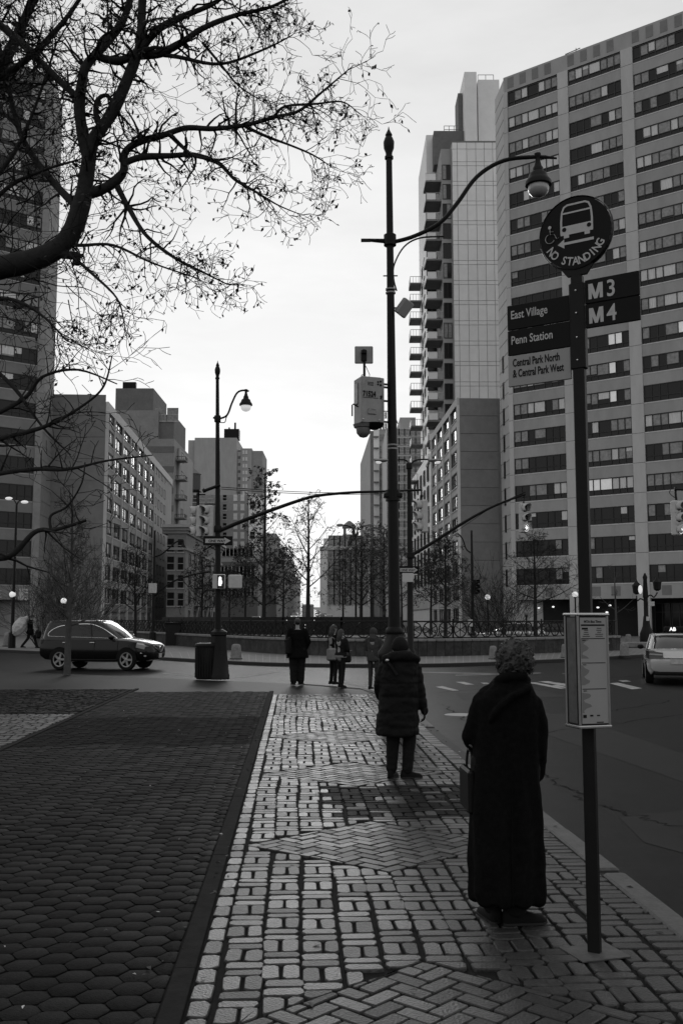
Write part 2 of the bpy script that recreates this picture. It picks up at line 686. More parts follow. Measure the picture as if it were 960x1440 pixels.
for s in DC:
    E_ = dia_edges(s)
    for k in range(-22, 23):
        for j in range(-7, 8):
            for (rx, ry, w_, h_) in ((k + j * 2 * NB, k, NB, 1), (k + NB + j * 2 * NB, k - NB + 1, 1, NB)):
                q = [(rx, ry), (rx + w_, ry), (rx + w_, ry + h_), (rx, ry + h_)]
                ca, sa = math.cos(math.pi / 4), math.sin(math.pi / 4)
                q = [(VC + (X * ca - Y * sa) * BW_, s + (X * sa + Y * ca) * BW_) for X, Y in q]
                cx, cy = sum(p[0] for p in q) / 4, sum(p[1] for p in q) / 4
                if abs(cx - VC) / DH + abs(cy - s) / DL > 1.25:
                    continue
                for a, c in E_:
                    q = clip(q, a, c)
                    if len(q) < 3:
                        break
                if len(q) >= 3 and cy > -.4 and cy < 23.3:
                    stones.append((q, dict(tone=tone_at(cx, cy) * .93, gap=.0062, rc=.010, wob=.0028, dome=.005)))
lay(strip, 'cobble', stones, 'cobble')

# ---- dark granite edging between strip and hexagonal pavers
b0 = None
y = -2.0
while y < 23.4:
    L = 2.42
    b = MB(); b.box((0, 0, 0), (.105, L - .008, .06), bev=.004)
    o = b.build('edging_stone', M['band'], strip, loc=(V0 - .062, y + L / 2, -.026 + RND.uniform(-.001, .002)))
    y += L

# ---- hexagonal asphalt pavers
b = MB(); b.add([(-3.9, -4, -.010), (V0 - .118, -4, -.010), (V0 - .118, 24.3, -.010), (-3.9, 24.3, -.010)], [(0, 1, 2, 3)])
hexa = tag(b.build('hexagonal_paving', M['grout'], rz=.0473), kind='structure')
R_ = .102
hexes = []
rh = random.Random(5)
col = 0
xx = V0 - .13
while xx > -4.1:
    yy = 1.2 + (col % 2) * R_ * math.sqrt(3) / 2
    while yy < 24.5 + .0 * xx:
        q = [(xx + R_ * math.cos(k * math.pi / 3), yy + R_ * math.sin(k * math.pi / 3)) for k in range(6)]
        q = clip(q, (V0 - .122, -10), (V0 - .122, 40))
        if len(q) >= 3:
            q = clip(q, (-3.88, 40), (-3.88, -10))
        if len(q) >= 3:
            t = rh.uniform(.9, 1.12)
            if 14.2 < yy + .12 * math.sin(xx * 3) < 18.2:
                t *= .78
            hexes.append((q, dict(tone=t, gap=.0038, rc=.012, wob=.0025, dome=.0025, tilt=.003)))
        yy += R_ * math.sqrt(3)
    xx -= R_ * 1.5
    col += 1
lay(hexa, 'paver', hexes, 'hexp')

# ---- setts round the street tree pit on the far left
b = MB(); b.add([(-13, 10, -.0168), (-3.98, 10, -.0168), (-3.98, 25.6, -.0168), (-13, 25.6, -.0168)], [(0, 1, 2, 3)])
setts = tag(b.build('sett_paving', M['grout'], rz=.0473), kind='structure')
b = MB(); b.tone = []
rt = random.Random(8)
for r in range(0, 34):
    y0 = 10.6 + r * .245
    x0 = -4.0 - .02 * math.sin(r)
    while x0 > -9:
        wd = rt.uniform(.10, .17) if r % 2 else rt.uniform(.14, .24)
        cx = x0 - wd / 2
        pit = 14.9 < y0 < 17.4 and cx < -5.35
        if not pit:
            stone(b, rect(x0 - wd, y0, x0, y0 + .235), 0, rt, tone=rt.uniform(.9, 1.6), gap=.013, rc=.03, wob=.008, dome=.010)
        x0 -= wd
tag(b.build('sett', M['cobble'], setts, smooth=True), kind='stuff')
b = MB(); b.tone = []
for r in range(0, 58):
    y0 = 19.0 + r * .112
    x0 = -4.02
    while x0 > -11.5:
        wd = rt.uniform(.10, .22)
        stone(b, rect(x0 - wd, y0, x0, y0 + .108), rt.uniform(-.008, .004), rt, tone=rt.uniform(.15, .45), gap=.008, rc=.03, wob=.01, dome=.014)
        x0 -= wd
tag(b.build('rough_sett', M['cobble'], setts, smooth=True), kind='stuff')
b = MB()
for k in range(5):
    b.box((-3.93, 10 + 3.12 * (k + .5), -.02), (.09, 3.1, .06), bev=.004)
tag(b.build('edging_strip', M['band'], setts), kind='stuff')
b = MB(); b.add([(-9, 14.95, -.008), (-5.4, 14.95, -.008), (-5.4, 17.55, -.008), (-9, 17.55, -.008)], [(0, 1, 2, 3)])
b.build('tree_pit_soil', M['grout'], setts)

# ---- granite kerb
kerbroot = tag(MB().box((0, 0, -.17), (.16, .5, .2)).build('kerb', M['kerbd'], loc=(*xy_of(2.215, -4), 0), rz=.0473), kind='structure')
y = 3.8
while y < 20:
    L = RND.uniform(1.3, 1.9)
    b = MB(); b.box((0, 0, -.1), (.165, L - .01, .2), bev=.015)
    if y + L < 16.4:
        b.build('kerb_stone', M['kerb'], kerbroot, loc=(0, y, 0.002 + RND.uniform(-.004, .004)))
    y += L
# curved part round the corner
pts = [Vector((*xy_of(2.215, 16.4), 0))] + [Vector((p.x, p.y, 0)) for p in near_edge[1:5]]
inv = kerbroot.matrix_basis.inverted()
for i in range(len(pts) - 1):
    a, c = inv @ pts[i], inv @ pts[i + 1]
    b = MB(); d = (c - a)
    b.box((0, 0, 0), (.16, d.length - .01, .2), bev=.012)
    b.build('kerb_stone', M['kerb'], kerbroot, loc=((a.x + c.x) / 2, (a.y + c.y) / 2, -.098), rz=math.atan2(d.y, d.x) - math.pi / 2)

# ---- far side: island of the traffic circle with its pale paving and kerb
FK = [(-260, 909), (-60, 914.5), (0, 917), (110, 922), (230, 928), (320, 933), (400, 936), (500, 937.5), (600, 937), (680, 935), (750, 932), (820, 929), (890, 925), (960, 921), (1060, 915.5), (1260, 909)]
fk = [G(px, py - 3.5, 0) for px, py in FK]


def smooth_line(pts, n):
    out = []
    for i in range(len(pts) - 1):
        p0, p1, p2, p3 = pts[max(0, i - 1)], pts[i], pts[i + 1], pts[min(len(pts) - 1, i + 2)]
        for k in range(n):
            t = k / n
            out.append(.5 * ((2 * p1) + (p2 - p0) * t + (2 * p0 - 5 * p1 + 4 * p2 - p3) * t * t + (3 * p1 - p0 - 3 * p2 + p3) * t ** 3))
    out.append(pts[-1])
    return out


fks = smooth_line(fk, 4)
b = MB()
n = len(fks)
vs = [(p.x, p.y, 0) for p in fks] + [(p.x, p.y, -.14) for p in fks] + [(p.x + (p.x) * .06, p.y + .32, 0) for p in fks]
b.add(vs[:n] + [(p.x * 1.0, 117 if abs(p.x) < 120 else 117, 0) for p in fks], [(i, i + 1, n + i + 1, n + i) for i in range(n - 1)])
far = tag(b.build('island_pavement', M['plaza']), kind='structure')
kb = MB()
for i in range(n - 1):
    a, c = fks[i], fks[i + 1]
    d = c - a
    kb.box(((a.x + c.x) / 2, (a.y + c.y) / 2 - .02, -.06), (d.length + .01, .3, .14), rz=math.atan2(d.y, d.x))
kb.build('island_kerb', M['kerbd'], far)
# paving joints on the island: thin dark slots between big slabs, real gaps
jb = MB()
for i in range(0, n - 1, 1):
    for fr in (0.0, .5):
        p = fks[i] + (fks[i + 1] - fks[i]) * fr
        if -22 < p.x < 26:
            jb.add([(p.x - .02, p.y + .2, .004), (p.x + .02, p.y + .2, .004), (p.x * 1.22 + .02, p.y + 9, .004), (p.x * 1.22 - .02, p.y + 9, .004)], [(0, 1, 2, 3)])
jb.build('paving_joint', M['conc_d'], far)

# ---- road markings
b = MB()


def stripe(b, pxs, z=ROAD_Z + .004):
    q = [G(px, py, ROAD_Z) for px, py in pxs]
    b.add([(p.x, p.y, z) for p in q], [tuple(range(len(q)))])


road_marks = []
for q in ([(640, 959), (652, 959), (667, 963), (655, 963)], [(612, 966), (622, 965), (645, 971), (636, 971.5)],
          [(740, 960), (752, 959.5), (796, 968), (788, 969)], [(756, 958.5), (770, 958), (826, 966.5), (812, 968)],
          [(856, 961), (868, 960), (902, 968), (888, 969.5)], [(868, 957), (880, 956.5), (887, 958.5), (875, 959)],
          [(776, 964), (784, 963.5), (800, 967.5), (792, 968)], [(675, 960), (684, 960), (690, 962), (680, 962)]):
    mb_ = MB(); stripe(mb_, q)
    tag(mb_.build('crosswalk_stripe', M['paint']), kind='structure')
for q in ([(560, 944), (700, 947), (700, 948.3), (560, 945.4)], [(640, 949), (760, 946), (760, 947), (640, 950.5)], [(790, 947), (850, 945.5), (850, 946.5), (790, 948)],
          [(0, 958.2), (0, 959), (0, 959.1), (0, 958.3)], [(330, 953), (385, 944.5), (392, 944.5), (345, 953)], [(390, 940), (405, 940), (405, 941), (390, 941)],
          [(470, 958), (480, 957), (515, 964.5), (508, 966)], [(232, 947), (290, 952), (290, 953), (228, 948)]):
    mb_ = MB(); stripe(mb_, q)
    tag(mb_.build('lane_marking', M['paintw']), kind='structure')
p = G(646, 1005.5, ROAD_Z)
b = MB(); b.lathe([(.30, 0), (.30, .008), (.27, .012)], 20)
tag(b.build('manhole_cover', M['conc'], loc=(p.x, p.y, ROAD_Z), smooth=True), 'round pale manhole cover set in the dark road beside the kerb', 'manhole cover')

# worn road surface: trench patches, cracks, drain
rp_ = random.Random(77)
for q, mk in (([(700, 1010), (790, 1003), (960, 1060), (960, 1100)], 'darkpave'), ([(640, 975), (760, 972), (800, 980), (650, 985)], 'darkpave'), ([(870, 1150), (960, 1140), (960, 1200), (905, 1185)], 'darkpave')):
    mb_ = MB(); stripe(mb_, q, ROAD_Z + .003)
    tag(mb_.build('road_patch', M[mk]), kind='structure')
cb = MB()
for (xa, ya, xb, yb_) in ((690, 1040, 960, 1005), (740, 1075, 830, 1130), (830, 1130, 955, 1165), (620, 990, 700, 1040), (800, 1010, 950, 985), (610, 975, 900, 950)):
    a, c = G(xa, ya, ROAD_Z), G(xb, yb_, ROAD_Z)
    d = (c - a); side = Vector((-d.y, d.x, 0)).normalized()
    n_ = 26
    pts = [a + d * (i / n_) + side * rp_.gauss(0, .05) for i in range(n_ + 1)]
    wd = [rp_.uniform(.006, .02) for _ in pts]
    cb.add([p + side * w_ + Vector((0, 0, .006)) for p, w_ in zip(pts, wd)] + [p - side * w_ + Vector((0, 0, .006)) for p, w_ in zip(pts, wd)], [(i, i + 1, n_ + 2 + i, n_ + 1 + i) for i in range(n_)])
tag(cb.build('road_crack', M['grout']), kind='structure')
# fallen leaves and litter
lb_ = MB(); wb_ = MB()
for k in range(520):
    v, s_ = rp_.uniform(-5.5, 2.1), rp_.uniform(3.5, 23)
    if rp_.random() < .35:
        v = rp_.choice([V0 - .06, VK + .02, V0 - .2]) + rp_.gauss(0, .06)
    x, y = xy_of(v, s_)
    a = rp_.uniform(0, 6.28); L = rp_.uniform(.012, .035)
    ca, sa = math.cos(a) * L, math.sin(a) * L
    z = .004
    tgt = wb_ if k % 13 == 0 else lb_
    if tgt is wb_:
        ca, sa = ca * .6, sa * .6
    tgt.add([(x - ca, y - sa, z), (x + sa * .4, y - ca * .4, z + rp_.uniform(0, .012)), (x + ca, y + sa, z + rp_.uniform(0, .01)), (x - sa * .4, y + ca * .4, z + rp_.uniform(0, .012))], [(0, 1, 2, 3)])
tag(lb_.build('fallen_leaves', M['leaf_l']), 'scattered dead leaves lying on the paving', kind='stuff')
tag(wb_.build('litter', M['plastic']), 'tiny pale scraps of litter lying on the paving', kind='stuff')

# ================================================================== BUILDINGS
_wc = {}
rw = random.Random(21)


def pane_mesh(w, h, mk):
    k = ('p', round(w, 3), round(h, 3), mk)
    if k not in _wc:
        b = MB(); b.box((0, 0, 0), (w, .03, h))
        _wc[k] = b.mesh('pane', M[mk])
    return _wc[k]


def frame_mesh(w, h, splits, transom=None, ft=.07, dep=.12, mk='frame', sillproj=0.0):
    """frame of a window with its mullions; origin at the middle of the foot"""
    k = ('f', round(w, 3), round(h, 3), tuple(round(s, 3) for s in splits), transom, ft, dep, mk, sillproj)
    if k not in _wc:
        b = MB()
        b.box((0, 0, ft / 2), (w, dep, ft)); b.box((0, 0, h - ft / 2), (w, dep, ft))
        for x in (-w / 2 + ft / 2, w / 2 - ft / 2):
            b.box((x, 0, h / 2), (ft, dep, h - 2 * ft))
        for s in splits:
            b.box((s, -.003, h / 2), (ft, dep, h - 2 * ft))
        if transom:
            b.box((0, .004, transom), (w - 2 * ft, dep, ft))
        if sillproj:
            b.m = 1
            b.box((0, -sillproj / 2, -.06), (w + .12, dep + sillproj, .12))
        _wc[k] = b.mesh('window', [M[mk], M['sill']])
    return _wc[k]


def window(root, u, y, z, w, h, widths, pick, transom=None, ft=.07, sillproj=0.0, rz=0.0, panes=True, mk='frame', dep=.12):
    tot = sum(widths)
    xs, splits, x = [], [], -w / 2 + ft / 2
    for i, q in enumerate(widths):
        ww = q / tot * (w - ft)
        xs.append((x + ww / 2, ww))
        x += ww
        if i < len(widths) - 1:
            splits.append(x)
    o = put('window', frame_mesh(w, h, splits, transom, ft, dep, mk, sillproj), root, (u, y, z), rz)
    z0 = transom if transom else ft / 2
    if panes:
        for i, (cx, ww) in enumerate(xs):
            mk_ = pick(i)
            put('pane', pane_mesh(ww - ft + .02, h - z0 - ft, mk_), o, (cx, .02, (z0 + h) / 2))
            if mk_ in ('glass', 'glass_m') and len(widths) > 5 and rw.random() < .16:
                bh = rw.choice((.3, .55, .75)) * (h - z0)
                put('blind', pane_mesh(ww - ft - .02, bh, 'glass_l' if rw.random() < .5 else 'glass_m'), o, (cx, .006, h - ft - bh / 2))
        if transom:
            put('lower_pane', pane_mesh(w - ft, transom - ft, 'glass'), o, (0, .022, transom / 2))
    return o


def box_child(root, name, x0, x1, y0, y1, z0, z1, mk, bev=0.0):
    b = MB(); b.box((0, 0, 0), (x1 - x0, y1 - y0, z1 - z0), bev=bev)
    return b.build(name, M[mk], root, loc=((x0 + x1) / 2, (y0 + y1) / 2, (z0 + z1) / 2))


SILLS = [5.33 + 3.0 * k for k in range(19)]
WPAT = [1, 1.1, 1, 1.7, 1, 1, .95]


def slab(fc, label, u0, bays, uend, roof, picks, facet, skip_panes=0, depth=12.0, tones=('conc_l', 'conc', 'sill')):
    root = thing('apartment_slab', label, 'apartment building', (*fc.A, 0), fc.rot)
    b = MB(); b.box(((u0 + uend) / 2, .4 + depth / 2, (3.9 + roof) / 2 - .2), (uend - u0, depth, roof - 3.9 - .4))
    b.build('wall', M['conc_d'], root)
    box_child(root, 'parapet', u0, uend, .10, .398, 61.15, roof, tones[1])
    box_child(root, 'ground_floor_glass', u0 + .5, uend - .3, 2.2, 2.4, 0, 3.9, 'recess')
    # piers
    edges = [u0] + [q for bb in bays for q in bb] + [uend]
    for i in range(0, len(edges), 2):
        a, c = edges[i], edges[i + 1]
        if c - a < .1:
            continue
        wdt = min(c - a, 1.6)
        box_child(root, 'pier', a if i else c - wdt, (a + wdt) if i else c, -.02, .397, 0, 61.148, tones[0], bev=.03)
        if c - a > 1.6:
            (box_child(root, 'end_wall', a + wdt, c, .1, .397, 0, 61.148, tones[1]))
    me_cache = {}
    for bi, (a, c) in enumerate(bays):
        wdt = c - a
        for k, zs in enumerate(SILLS):
            if k == 0:
                box_child(root, 'spandrel', a, c, .12, .396, 3.75, zs - .12, tones[1])
            else:
                key = ('sp', bi)
                if key not in me_cache:
                    m = MB(); m.box((0, 0, 0), (wdt, .276, 1.15)); me_cache[key] = m.mesh('spandrel', M[tones[1]])
                put('spandrel', me_cache[key], root, ((a + c) / 2, .258, zs - .695))
            key = ('si', bi)
            if key not in me_cache:
                m = MB(); m.box((0, 0, 0), (wdt, .30, .10)); me_cache[key] = m.mesh('sill', M[tones[2]])
            put('sill', me_cache[key], root, ((a + c) / 2, .245, zs - .07))
            o = window(root, (a + c) / 2, .19, zs - .015, wdt - .02, 1.74, WPAT, lambda i: picks(bi, k, i), transom=.52, ft=.09, panes=(bi, k) not in skip_panes)
        # parapet panels: alternating darker squares
        nsq = 8
        for q in range(nsq):
            if q % 2 == 0:
                m = key = ('sq', bi)
                if key not in me_cache:
                    m = MB(); m.box((0, 0, 0), (wdt / nsq, .03, 1.25)); me_cache[key] = m.mesh('parapet_panel', M['conc_d'])
                put('parapet_panel', me_cache[key], root, (a + wdt * (q + .5) / nsq, .09, 62.15))
        for q in range(2):
            box_child(root, 'dark_square', a + wdt * (.2 + .35 * q), a + wdt * (.36 + .35 * q), .09, .12, 4.05, 5.0, 'conc_d')
    # horizontal joint grooves on the piers
    m = MB()
    for i in range(0, len(edges), 2):
        a, c = edges[i], min(edges[i + 1], edges[i] + 1.6) if i else edges[i + 1]
        for zs in SILLS[1:]:
            m.box(((a + c) / 2, -.022, zs - .06), (c - a, .008, .035))
    m.build('joint_line', M['joint'], root)
    return root


def pick_right(bi, k, i):
    r = rw.random()
    if bi == 1 and k == 3:
        return 'glass_w' if i in (1, 2, 3) else 'glass_l'
    if k < 3:
        return 'glass_m' if r < .12 else 'glass'
    if bi == 0 and k in (5, 4):
        return 'glass_m' if i < 2 else 'glass'
    if bi == 0 and k in (10, 11):
        return 'glass'
    if bi == 0 and k in (15, 16, 17) or bi == 2 and k in (9, 10, 11):
        return 'glass_l' if r < .6 else 'glass_m'
    if bi >= 1 and k in (6, 7, 8):
        return 'glass_w' if i in (4, 5) and r < .6 else ('glass_m' if r < .4 else 'glass')
    return 'glass_l' if r < .17 else ('glass_m' if r < .72 else 'glass')


R1 = Facade(709.7, 108, 958.6, 108 / 1.122)
ub = [R1.uz(*q)[0] for q in ((712.5, 132), (782.8, 120), (796.9, 101), (871.4, 84), (887.7, 70))]
bays = [(ub[0], ub[1]), (ub[2], ub[3]), (ub[4], ub[4] + ub[3] - ub[2])]
skip = {(0, k) for k in range(12, 19)}
right_slab = slab(R1, 'tall concrete slab with long ribbon windows behind the bus stop sign', .9, bays, bays[2][1] + 16, 63.0, pick_right, None, skip_panes=skip)
# smallest panes of the far bay: joined
m = MB()
for (bi, k) in sorted(skip):
    a, c = bays[bi]
    wv = c - a - .02
    tot, x = sum(WPAT), (a + c) / 2 - wv / 2 + .0375
    for i, q in enumerate(WPAT):
        ww = q / tot * (wv - .075)
        m.m = {'glass': 0, 'glass_m': 1, 'glass_l': 2, 'glass_w': 2}[pick_right(bi, k, i)]
        m.box((x + ww / 2, .21, SILLS[k] + 1.07), (ww - .07, .03, 1.12))
        x += ww
    m.m = 0
    m.box(((a + c) / 2, .212, SILLS[k] + .25), (wv - .08, .03, .43))
tag(m.build('pane', [M['glass'], M['glass_m'], M['glass_l']], right_slab), kind='stuff')


def facet(root, fc, P0, P1, roof, wins, name='angled_wall', depth=6.0, mk='conc_l'):
    """narrow canted wall joining the slab's end; P0, P1 world xy"""
    d = (P1 - P0); L = d.length; d = d / L
    inv = Matrix.Translation((*fc.A, 0)) @ Matrix.Rotation(fc.rot, 4, 'Z')
    inv = inv.inverted()
    n_ = Vector((-d.y, d.x))
    q = [P0, P1, P1 + n_ * depth, P0 + n_ * depth]
    q = [(inv @ Vector((p.x, p.y, 0))).xy for p in q]
    b = MB(); b.prism([(p.x, p.y) for p in q], 0, roof)
    w_ = b.build(name, M[mk], root)
    rot = math.atan2(d.y, d.x) - fc.rot
    o = inv @ Vector((P0.x, P0.y, 0))
    m = MB()
    for k in range(int(roof / 1.5)):
        m.box((L / 2, -.01, 1.5 * k + 1.0), (L, .03, .05))
    m.build('joint_line', M['conc_d'], root, loc=o, rz=rot)
    if wins:
        cr, sr = math.cos(rot), math.sin(rot)
        for zs in wins:
            window(root, o.x + cr * L * .45, o.y + sr * L * .45 - .02, zs, .62, 1.9, [1], lambda i: 'glass', ft=.06, rz=rot)
    return w_


Pr = R1.A + R1.d * .9
facet(right_slab, R1, at(708, 870, 111.6).xy, Pr, 62.6, [SILLS[k] - .1 for k in range(0, 9)])
ZPH = 64.6
box_child(right_slab, 'penthouse', -.4, 5.0, 3.5, 10, 62.4, ZPH, 'conc')
AZ = ZPH - 66.4
m = MB()
m.tube([(3.2, 8, 66.4 + AZ), (3.2, 8, 68.6 + AZ)], .04, 5); m.tube([(2.6, 8, 68.4 + AZ), (3.7, 8, 68.6 + AZ)], .05, 5); m.tube([(3.4, 8, 68.9 + AZ), (3.6, 8, 67.6 + AZ)], .05, 5)
m.box((1.8, 7.6, 67.2 + AZ), (.45, .4, 1.6)); m.box((1.4, 7.6, 66.8 + AZ), (.3, .3, .9))
m.tube([(7.5, 7, 66.4 + AZ), (7.5, 7, 66.9 + AZ)], .04, 5)
m.tube([(8.5, 3, 63.2), (8.5, 3, 65.2)], .035, 5); m.tube([(7.2, 3, 64.9), (9.0, 3, 65.0)], .05, 5)
m.build('antenna', M['blackmetal'], right_slab)
for lx, ly, lz in ((3.2, 1.6, 2.9), (4.9, 1.6, 3.0), (9.9, 1.6, 2.9), (11.2, 1.6, 3.1), (10.9, 1.5, 2.4)):
    b = MB(); b.ball((0, 0, 0), (.16, .1, .09), 8, 5)
    b.build('entrance_lamp', M['lit'], right_slab, loc=(lx, ly, lz))
for u in (15.6, 17.3, 19.0, 20.6):
    window(right_slab, u + .9, 2.0, .1, 1.6, 3.2, [1, 1], lambda i: 'glass', transom=2.3, ft=.09)

# ---- left slab (mirror of the right one), seen through the twigs
L1 = Facade(-70, 101.5, 72, 108.0)
ue = L1.uz(76, 130)[0]
lb = L1.uz(66, 130)[0]


def pick_left(bi, k, i):
    r = rw.random()
    return 'glass' if (k < 8 or r < .5) else ('glass_m' if r < .85 else 'glass_l')


left_slab = slab(L1, 'tall dark slab of ribbon windows behind the bare overhanging branches', lb - 15.4, [(lb - 14.4, lb - 7.7), (lb - 6.6, lb)], ue, 63.0, pick_left, None, skip_panes={(0, k) for k in range(19)}, tones=('brick', 'conc_d', 'conc'))  # same concrete in darker tones: twig shade and dimmer light put into colour
Pl = L1.A + L1.d * (ue - .002)
facet(left_slab, L1, Pl, at(66, 870, 112.6).xy + Vector((0, 0)), 62.3, None, mk='brick')  # end wall darkened to match, shade put into the colour
letters('E', 1.1, M['sign_white'], left_slab, (L1.uz(-4, 840)[0], .07, 3.95))
b = MB(); b.box((0, 0, 0), (1.0, .1, 1.2)); b.build('notice_board', M['conc_l'], left_slab, loc=(L1.uz(33, 836)[0], .05, 4.3))

# ---- mid-rise behind the left slab: blind gable and a long gridded side
def midrise(label, gx0, gx1, Yg, side, top, cols, gmat, zrows, w2=None, flip=False, bright=.5, gname='mid_rise_block'):
    """side: Facade of the long street face (outward = -y local)"""
    root = thing(gname, label, 'apartment building', (*side.A, 0), side.rot)
    inv = (Matrix.Translation((*side.A, 0)) @ Matrix.Rotation(side.rot, 4, 'Z')).inverted()
    g0, g1 = at(gx0, 870, Yg), at(gx1, 870, Yg)
    wid = g1.x - g0.x
    box_child(root, 'wall', 0, side.L, .35, wid, 0, top, gmat)
    return root, inv, wid


L2 = Facade(146, 113, 240, 178)
top2 = L2.uz(148, 559)[1]
mid_left, inv2, wid2 = midrise('eight storey block with blind gable and gridded street side left of the avenue', 50, 146, 113, L2, top2, None, 'conc_d', None)
# the gable end gets band joints; it faces the camera (local -x)
for k in range(11):
    box_child(mid_left, 'gable_band', -.06, .0, .36, wid2 - .01, 2.5 * k + .04, 2.5 * k + 2.47, 'conc_d')
px_c = [146.5, 159, 171, 182, 192, 200.6, 209, 216.5]
uc = [max(.05, L2.uz(p, 760)[0]) for p in px_c]
rows2 = [2.62 * k + 3.55 for k in range(9)]
_m = MB(); _m.box((0, 0, 0), (.75, .55, .45), bev=.03)
AC_ME = _m.mesh('air_conditioner', M['greybox'])
pil = {}
for i, u in enumerate(uc):
    box_child(mid_left, 'pilaster', u - .12 if i else 0.02, u + .3, .0, .36, 0, top2 - 1.0, 'conc_l')
box_child(mid_left, 'parapet', 0.02, side_end if False else L2.L, .05, .349, top2 - 1.0, top2 + .1, 'sill')
for i in range(7):
    a, c = uc[i] + .32, uc[i + 1] - .14
    for k in range(10):
        zt = rows2[k] if k < 9 else top2 - 1.0
        zb = rows2[k - 1] + 1.75 if k else 2.6
        if zt - zb > .1:
            box_child(mid_left, 'spandrel', a, c, .14, .349, zb, zt, 'conc' if k else 'conc_d')
        if k < 9:
            br = rw.random()
            window(mid_left, (a + c) / 2, .27, rows2[k] + .004, c - a, 1.73, [1.0, 1.2], (lambda i_, br=br, k=k: ('glass_l' if (k > 3 and (i_ == 0 or br < .3)) else ('glass_m' if br < .5 else 'glass'))), transom=.42, ft=.09, sillproj=.1)  # pale upper panes: sky reflection put into the pane colour
            if rw.random() < .42:
                put('air_conditioner', AC_ME, mid_left, (a + .55, .02, rows2[k] + .30))
    box_child(mid_left, 'base_panel', a, c, .2, .349, .1, 2.0, 'brick_d')
us = L2.uz(234, 760)[0]
u0 = uc[-1] + .5
for j in range(4):
    a = u0 + (us - u0) * (j + .25) / 4
    for k in range(9):
        window(mid_left, a + 1.0, .26, rows2[k], 1.9, 1.6, [1], (lambda i_, k=k: 'glass_l' if (k > 5 and j_ == 0) else 'glass') if (j_ := j) is not None else None, ft=.14, mk='frame', dep=.22)
        if k:
            pass
box_child(mid_left, 'side_wall', u0 - .2, L2.L, .2, .348, 0, top2 - 1.002, 'conc')
for c_, u_ in (('roof_vent', 4), ('roof_vent', 9)):
    b = MB(); b.lathe([(.35, 0), (.35, .9), (.55, .95), (.55, 1.3), (.2, 1.5)], 8)
    b.build(c_, M['blackmetal'], mid_left, loc=(u_ * .6, wid2 * (.35 if u_ == 4 else .55), top2))

# ---- the matching block on the right
R3 = Facade(607, 137, 645, 113)
top3 = R3.uz(641, 560)[1]
mid_right, inv3, wid3 = midrise('eight storey block with banded gable and window grid right of the avenue', 645, 708, 113, R3, top3, None, 'conc_d', None)
nb = 13
for k in range(nb):
    h = top3 / nb
    box_child(mid_right, 'gable_band', R3.L, R3.L + .07, .36, wid3 - .3, h * k + .03, h * k + h - .03, 'conc_d')
uc3 = [R3.uz(p, 720)[0] for p in (606, 613.5, 622.5, 632.5, 643.5)]
uc3[0] = max(uc3[0], .2)
rows3 = [2.62 * k + 1.2 for k in range(10) if 2.62 * k + 1.2 < top3 - 2.2]
for u in uc3:
    box_child(mid_right, 'pilaster', u - .28, min(u + .28, R3.L - .01), 0, .36, 0, top3 - .8, 'sill')
box_child(mid_right, 'parapet', 0.01, R3.L - .01, .04, .349, top3 - .8, top3 + .06, 'conc_l')
for i in range(4):
    a, c = uc3[i] + .3, uc3[i + 1] - .3
    for k in range(len(rows3) + 1):
        zt = rows3[k] if k < len(rows3) else top3 - .8
        zb = rows3[k - 1] + 1.75 if k else 0.02
        if zt - zb > .05:
            box_child(mid_right, 'spandrel', a, c, .14, .349, zb, zt, 'conc_l')
        if k < len(rows3):
            br = rw.random()
            window(mid_right, (a + c) / 2, .27, rows3[k] + .004, c - a, 1.73, [1, 1, 1], (lambda i_, br=br: 'glass_l' if br < .28 else ('glass_m' if br < .5 else 'glass')), transom=.4, ft=.1, sillproj=.14)

# ---- panelled tower with balconies
def plain_tower(name, label, cat, px0, px1, Y, py_top, depth, mk, group=None):
    a, c = at(px0, 870, Y), at(px1, 870, Y)
    xm = (px0 + px1) / 2
    top = at(xm, py_top, Y).z
    root = thing(name, label, cat, (a.x, Y, 0), 0, group)
    return root, c.x - a.x, top


def xz(root_x, px, py, Y):
    p = at(px, py, Y)
    return p.x - root_x, p.z


YT = 140.0
X0 = at(637, 380, YT).x
tow = thing('balcony_tower', 'pale panel clad tower with stacked balconies rising behind the banded block', 'apartment tower', (X0, YT, 0))
f = lambda px, py, Y=YT: (at(px, py, Y).x - X0, at(px, py, Y).z)
pw_ = f(696, 380)[0] + 1.2
ptop = f(665, 200)[1]
box_child(tow, 'wall', 0, pw_, .12, 16, 0, ptop, 'conc')
xs_ = [0.02] + [f(p, 380)[0] for p in (644.5, 658, 671, 683, 695)] + [pw_]
zs_ = [ptop]
while zs_[-1] > 24:
    zs_.append(zs_[-1] - (1.05 if len(zs_) % 2 == 1 else 1.95) if len(zs_) < 3 else zs_[-1] - (.62 if len(zs_) % 2 else 2.38))
for i in range(len(xs_) - 1):
    for k in range(len(zs_) - 1):
        box_child(tow, 'panel', xs_[i] + .035, xs_[i + 1] - .035, 0, .118, zs_[k + 1] + .035, zs_[k] - .035, 'panel')
box_child(tow, 'coping', -.05, pw_, -.05, 16, ptop, ptop + .18, 'conc_d')
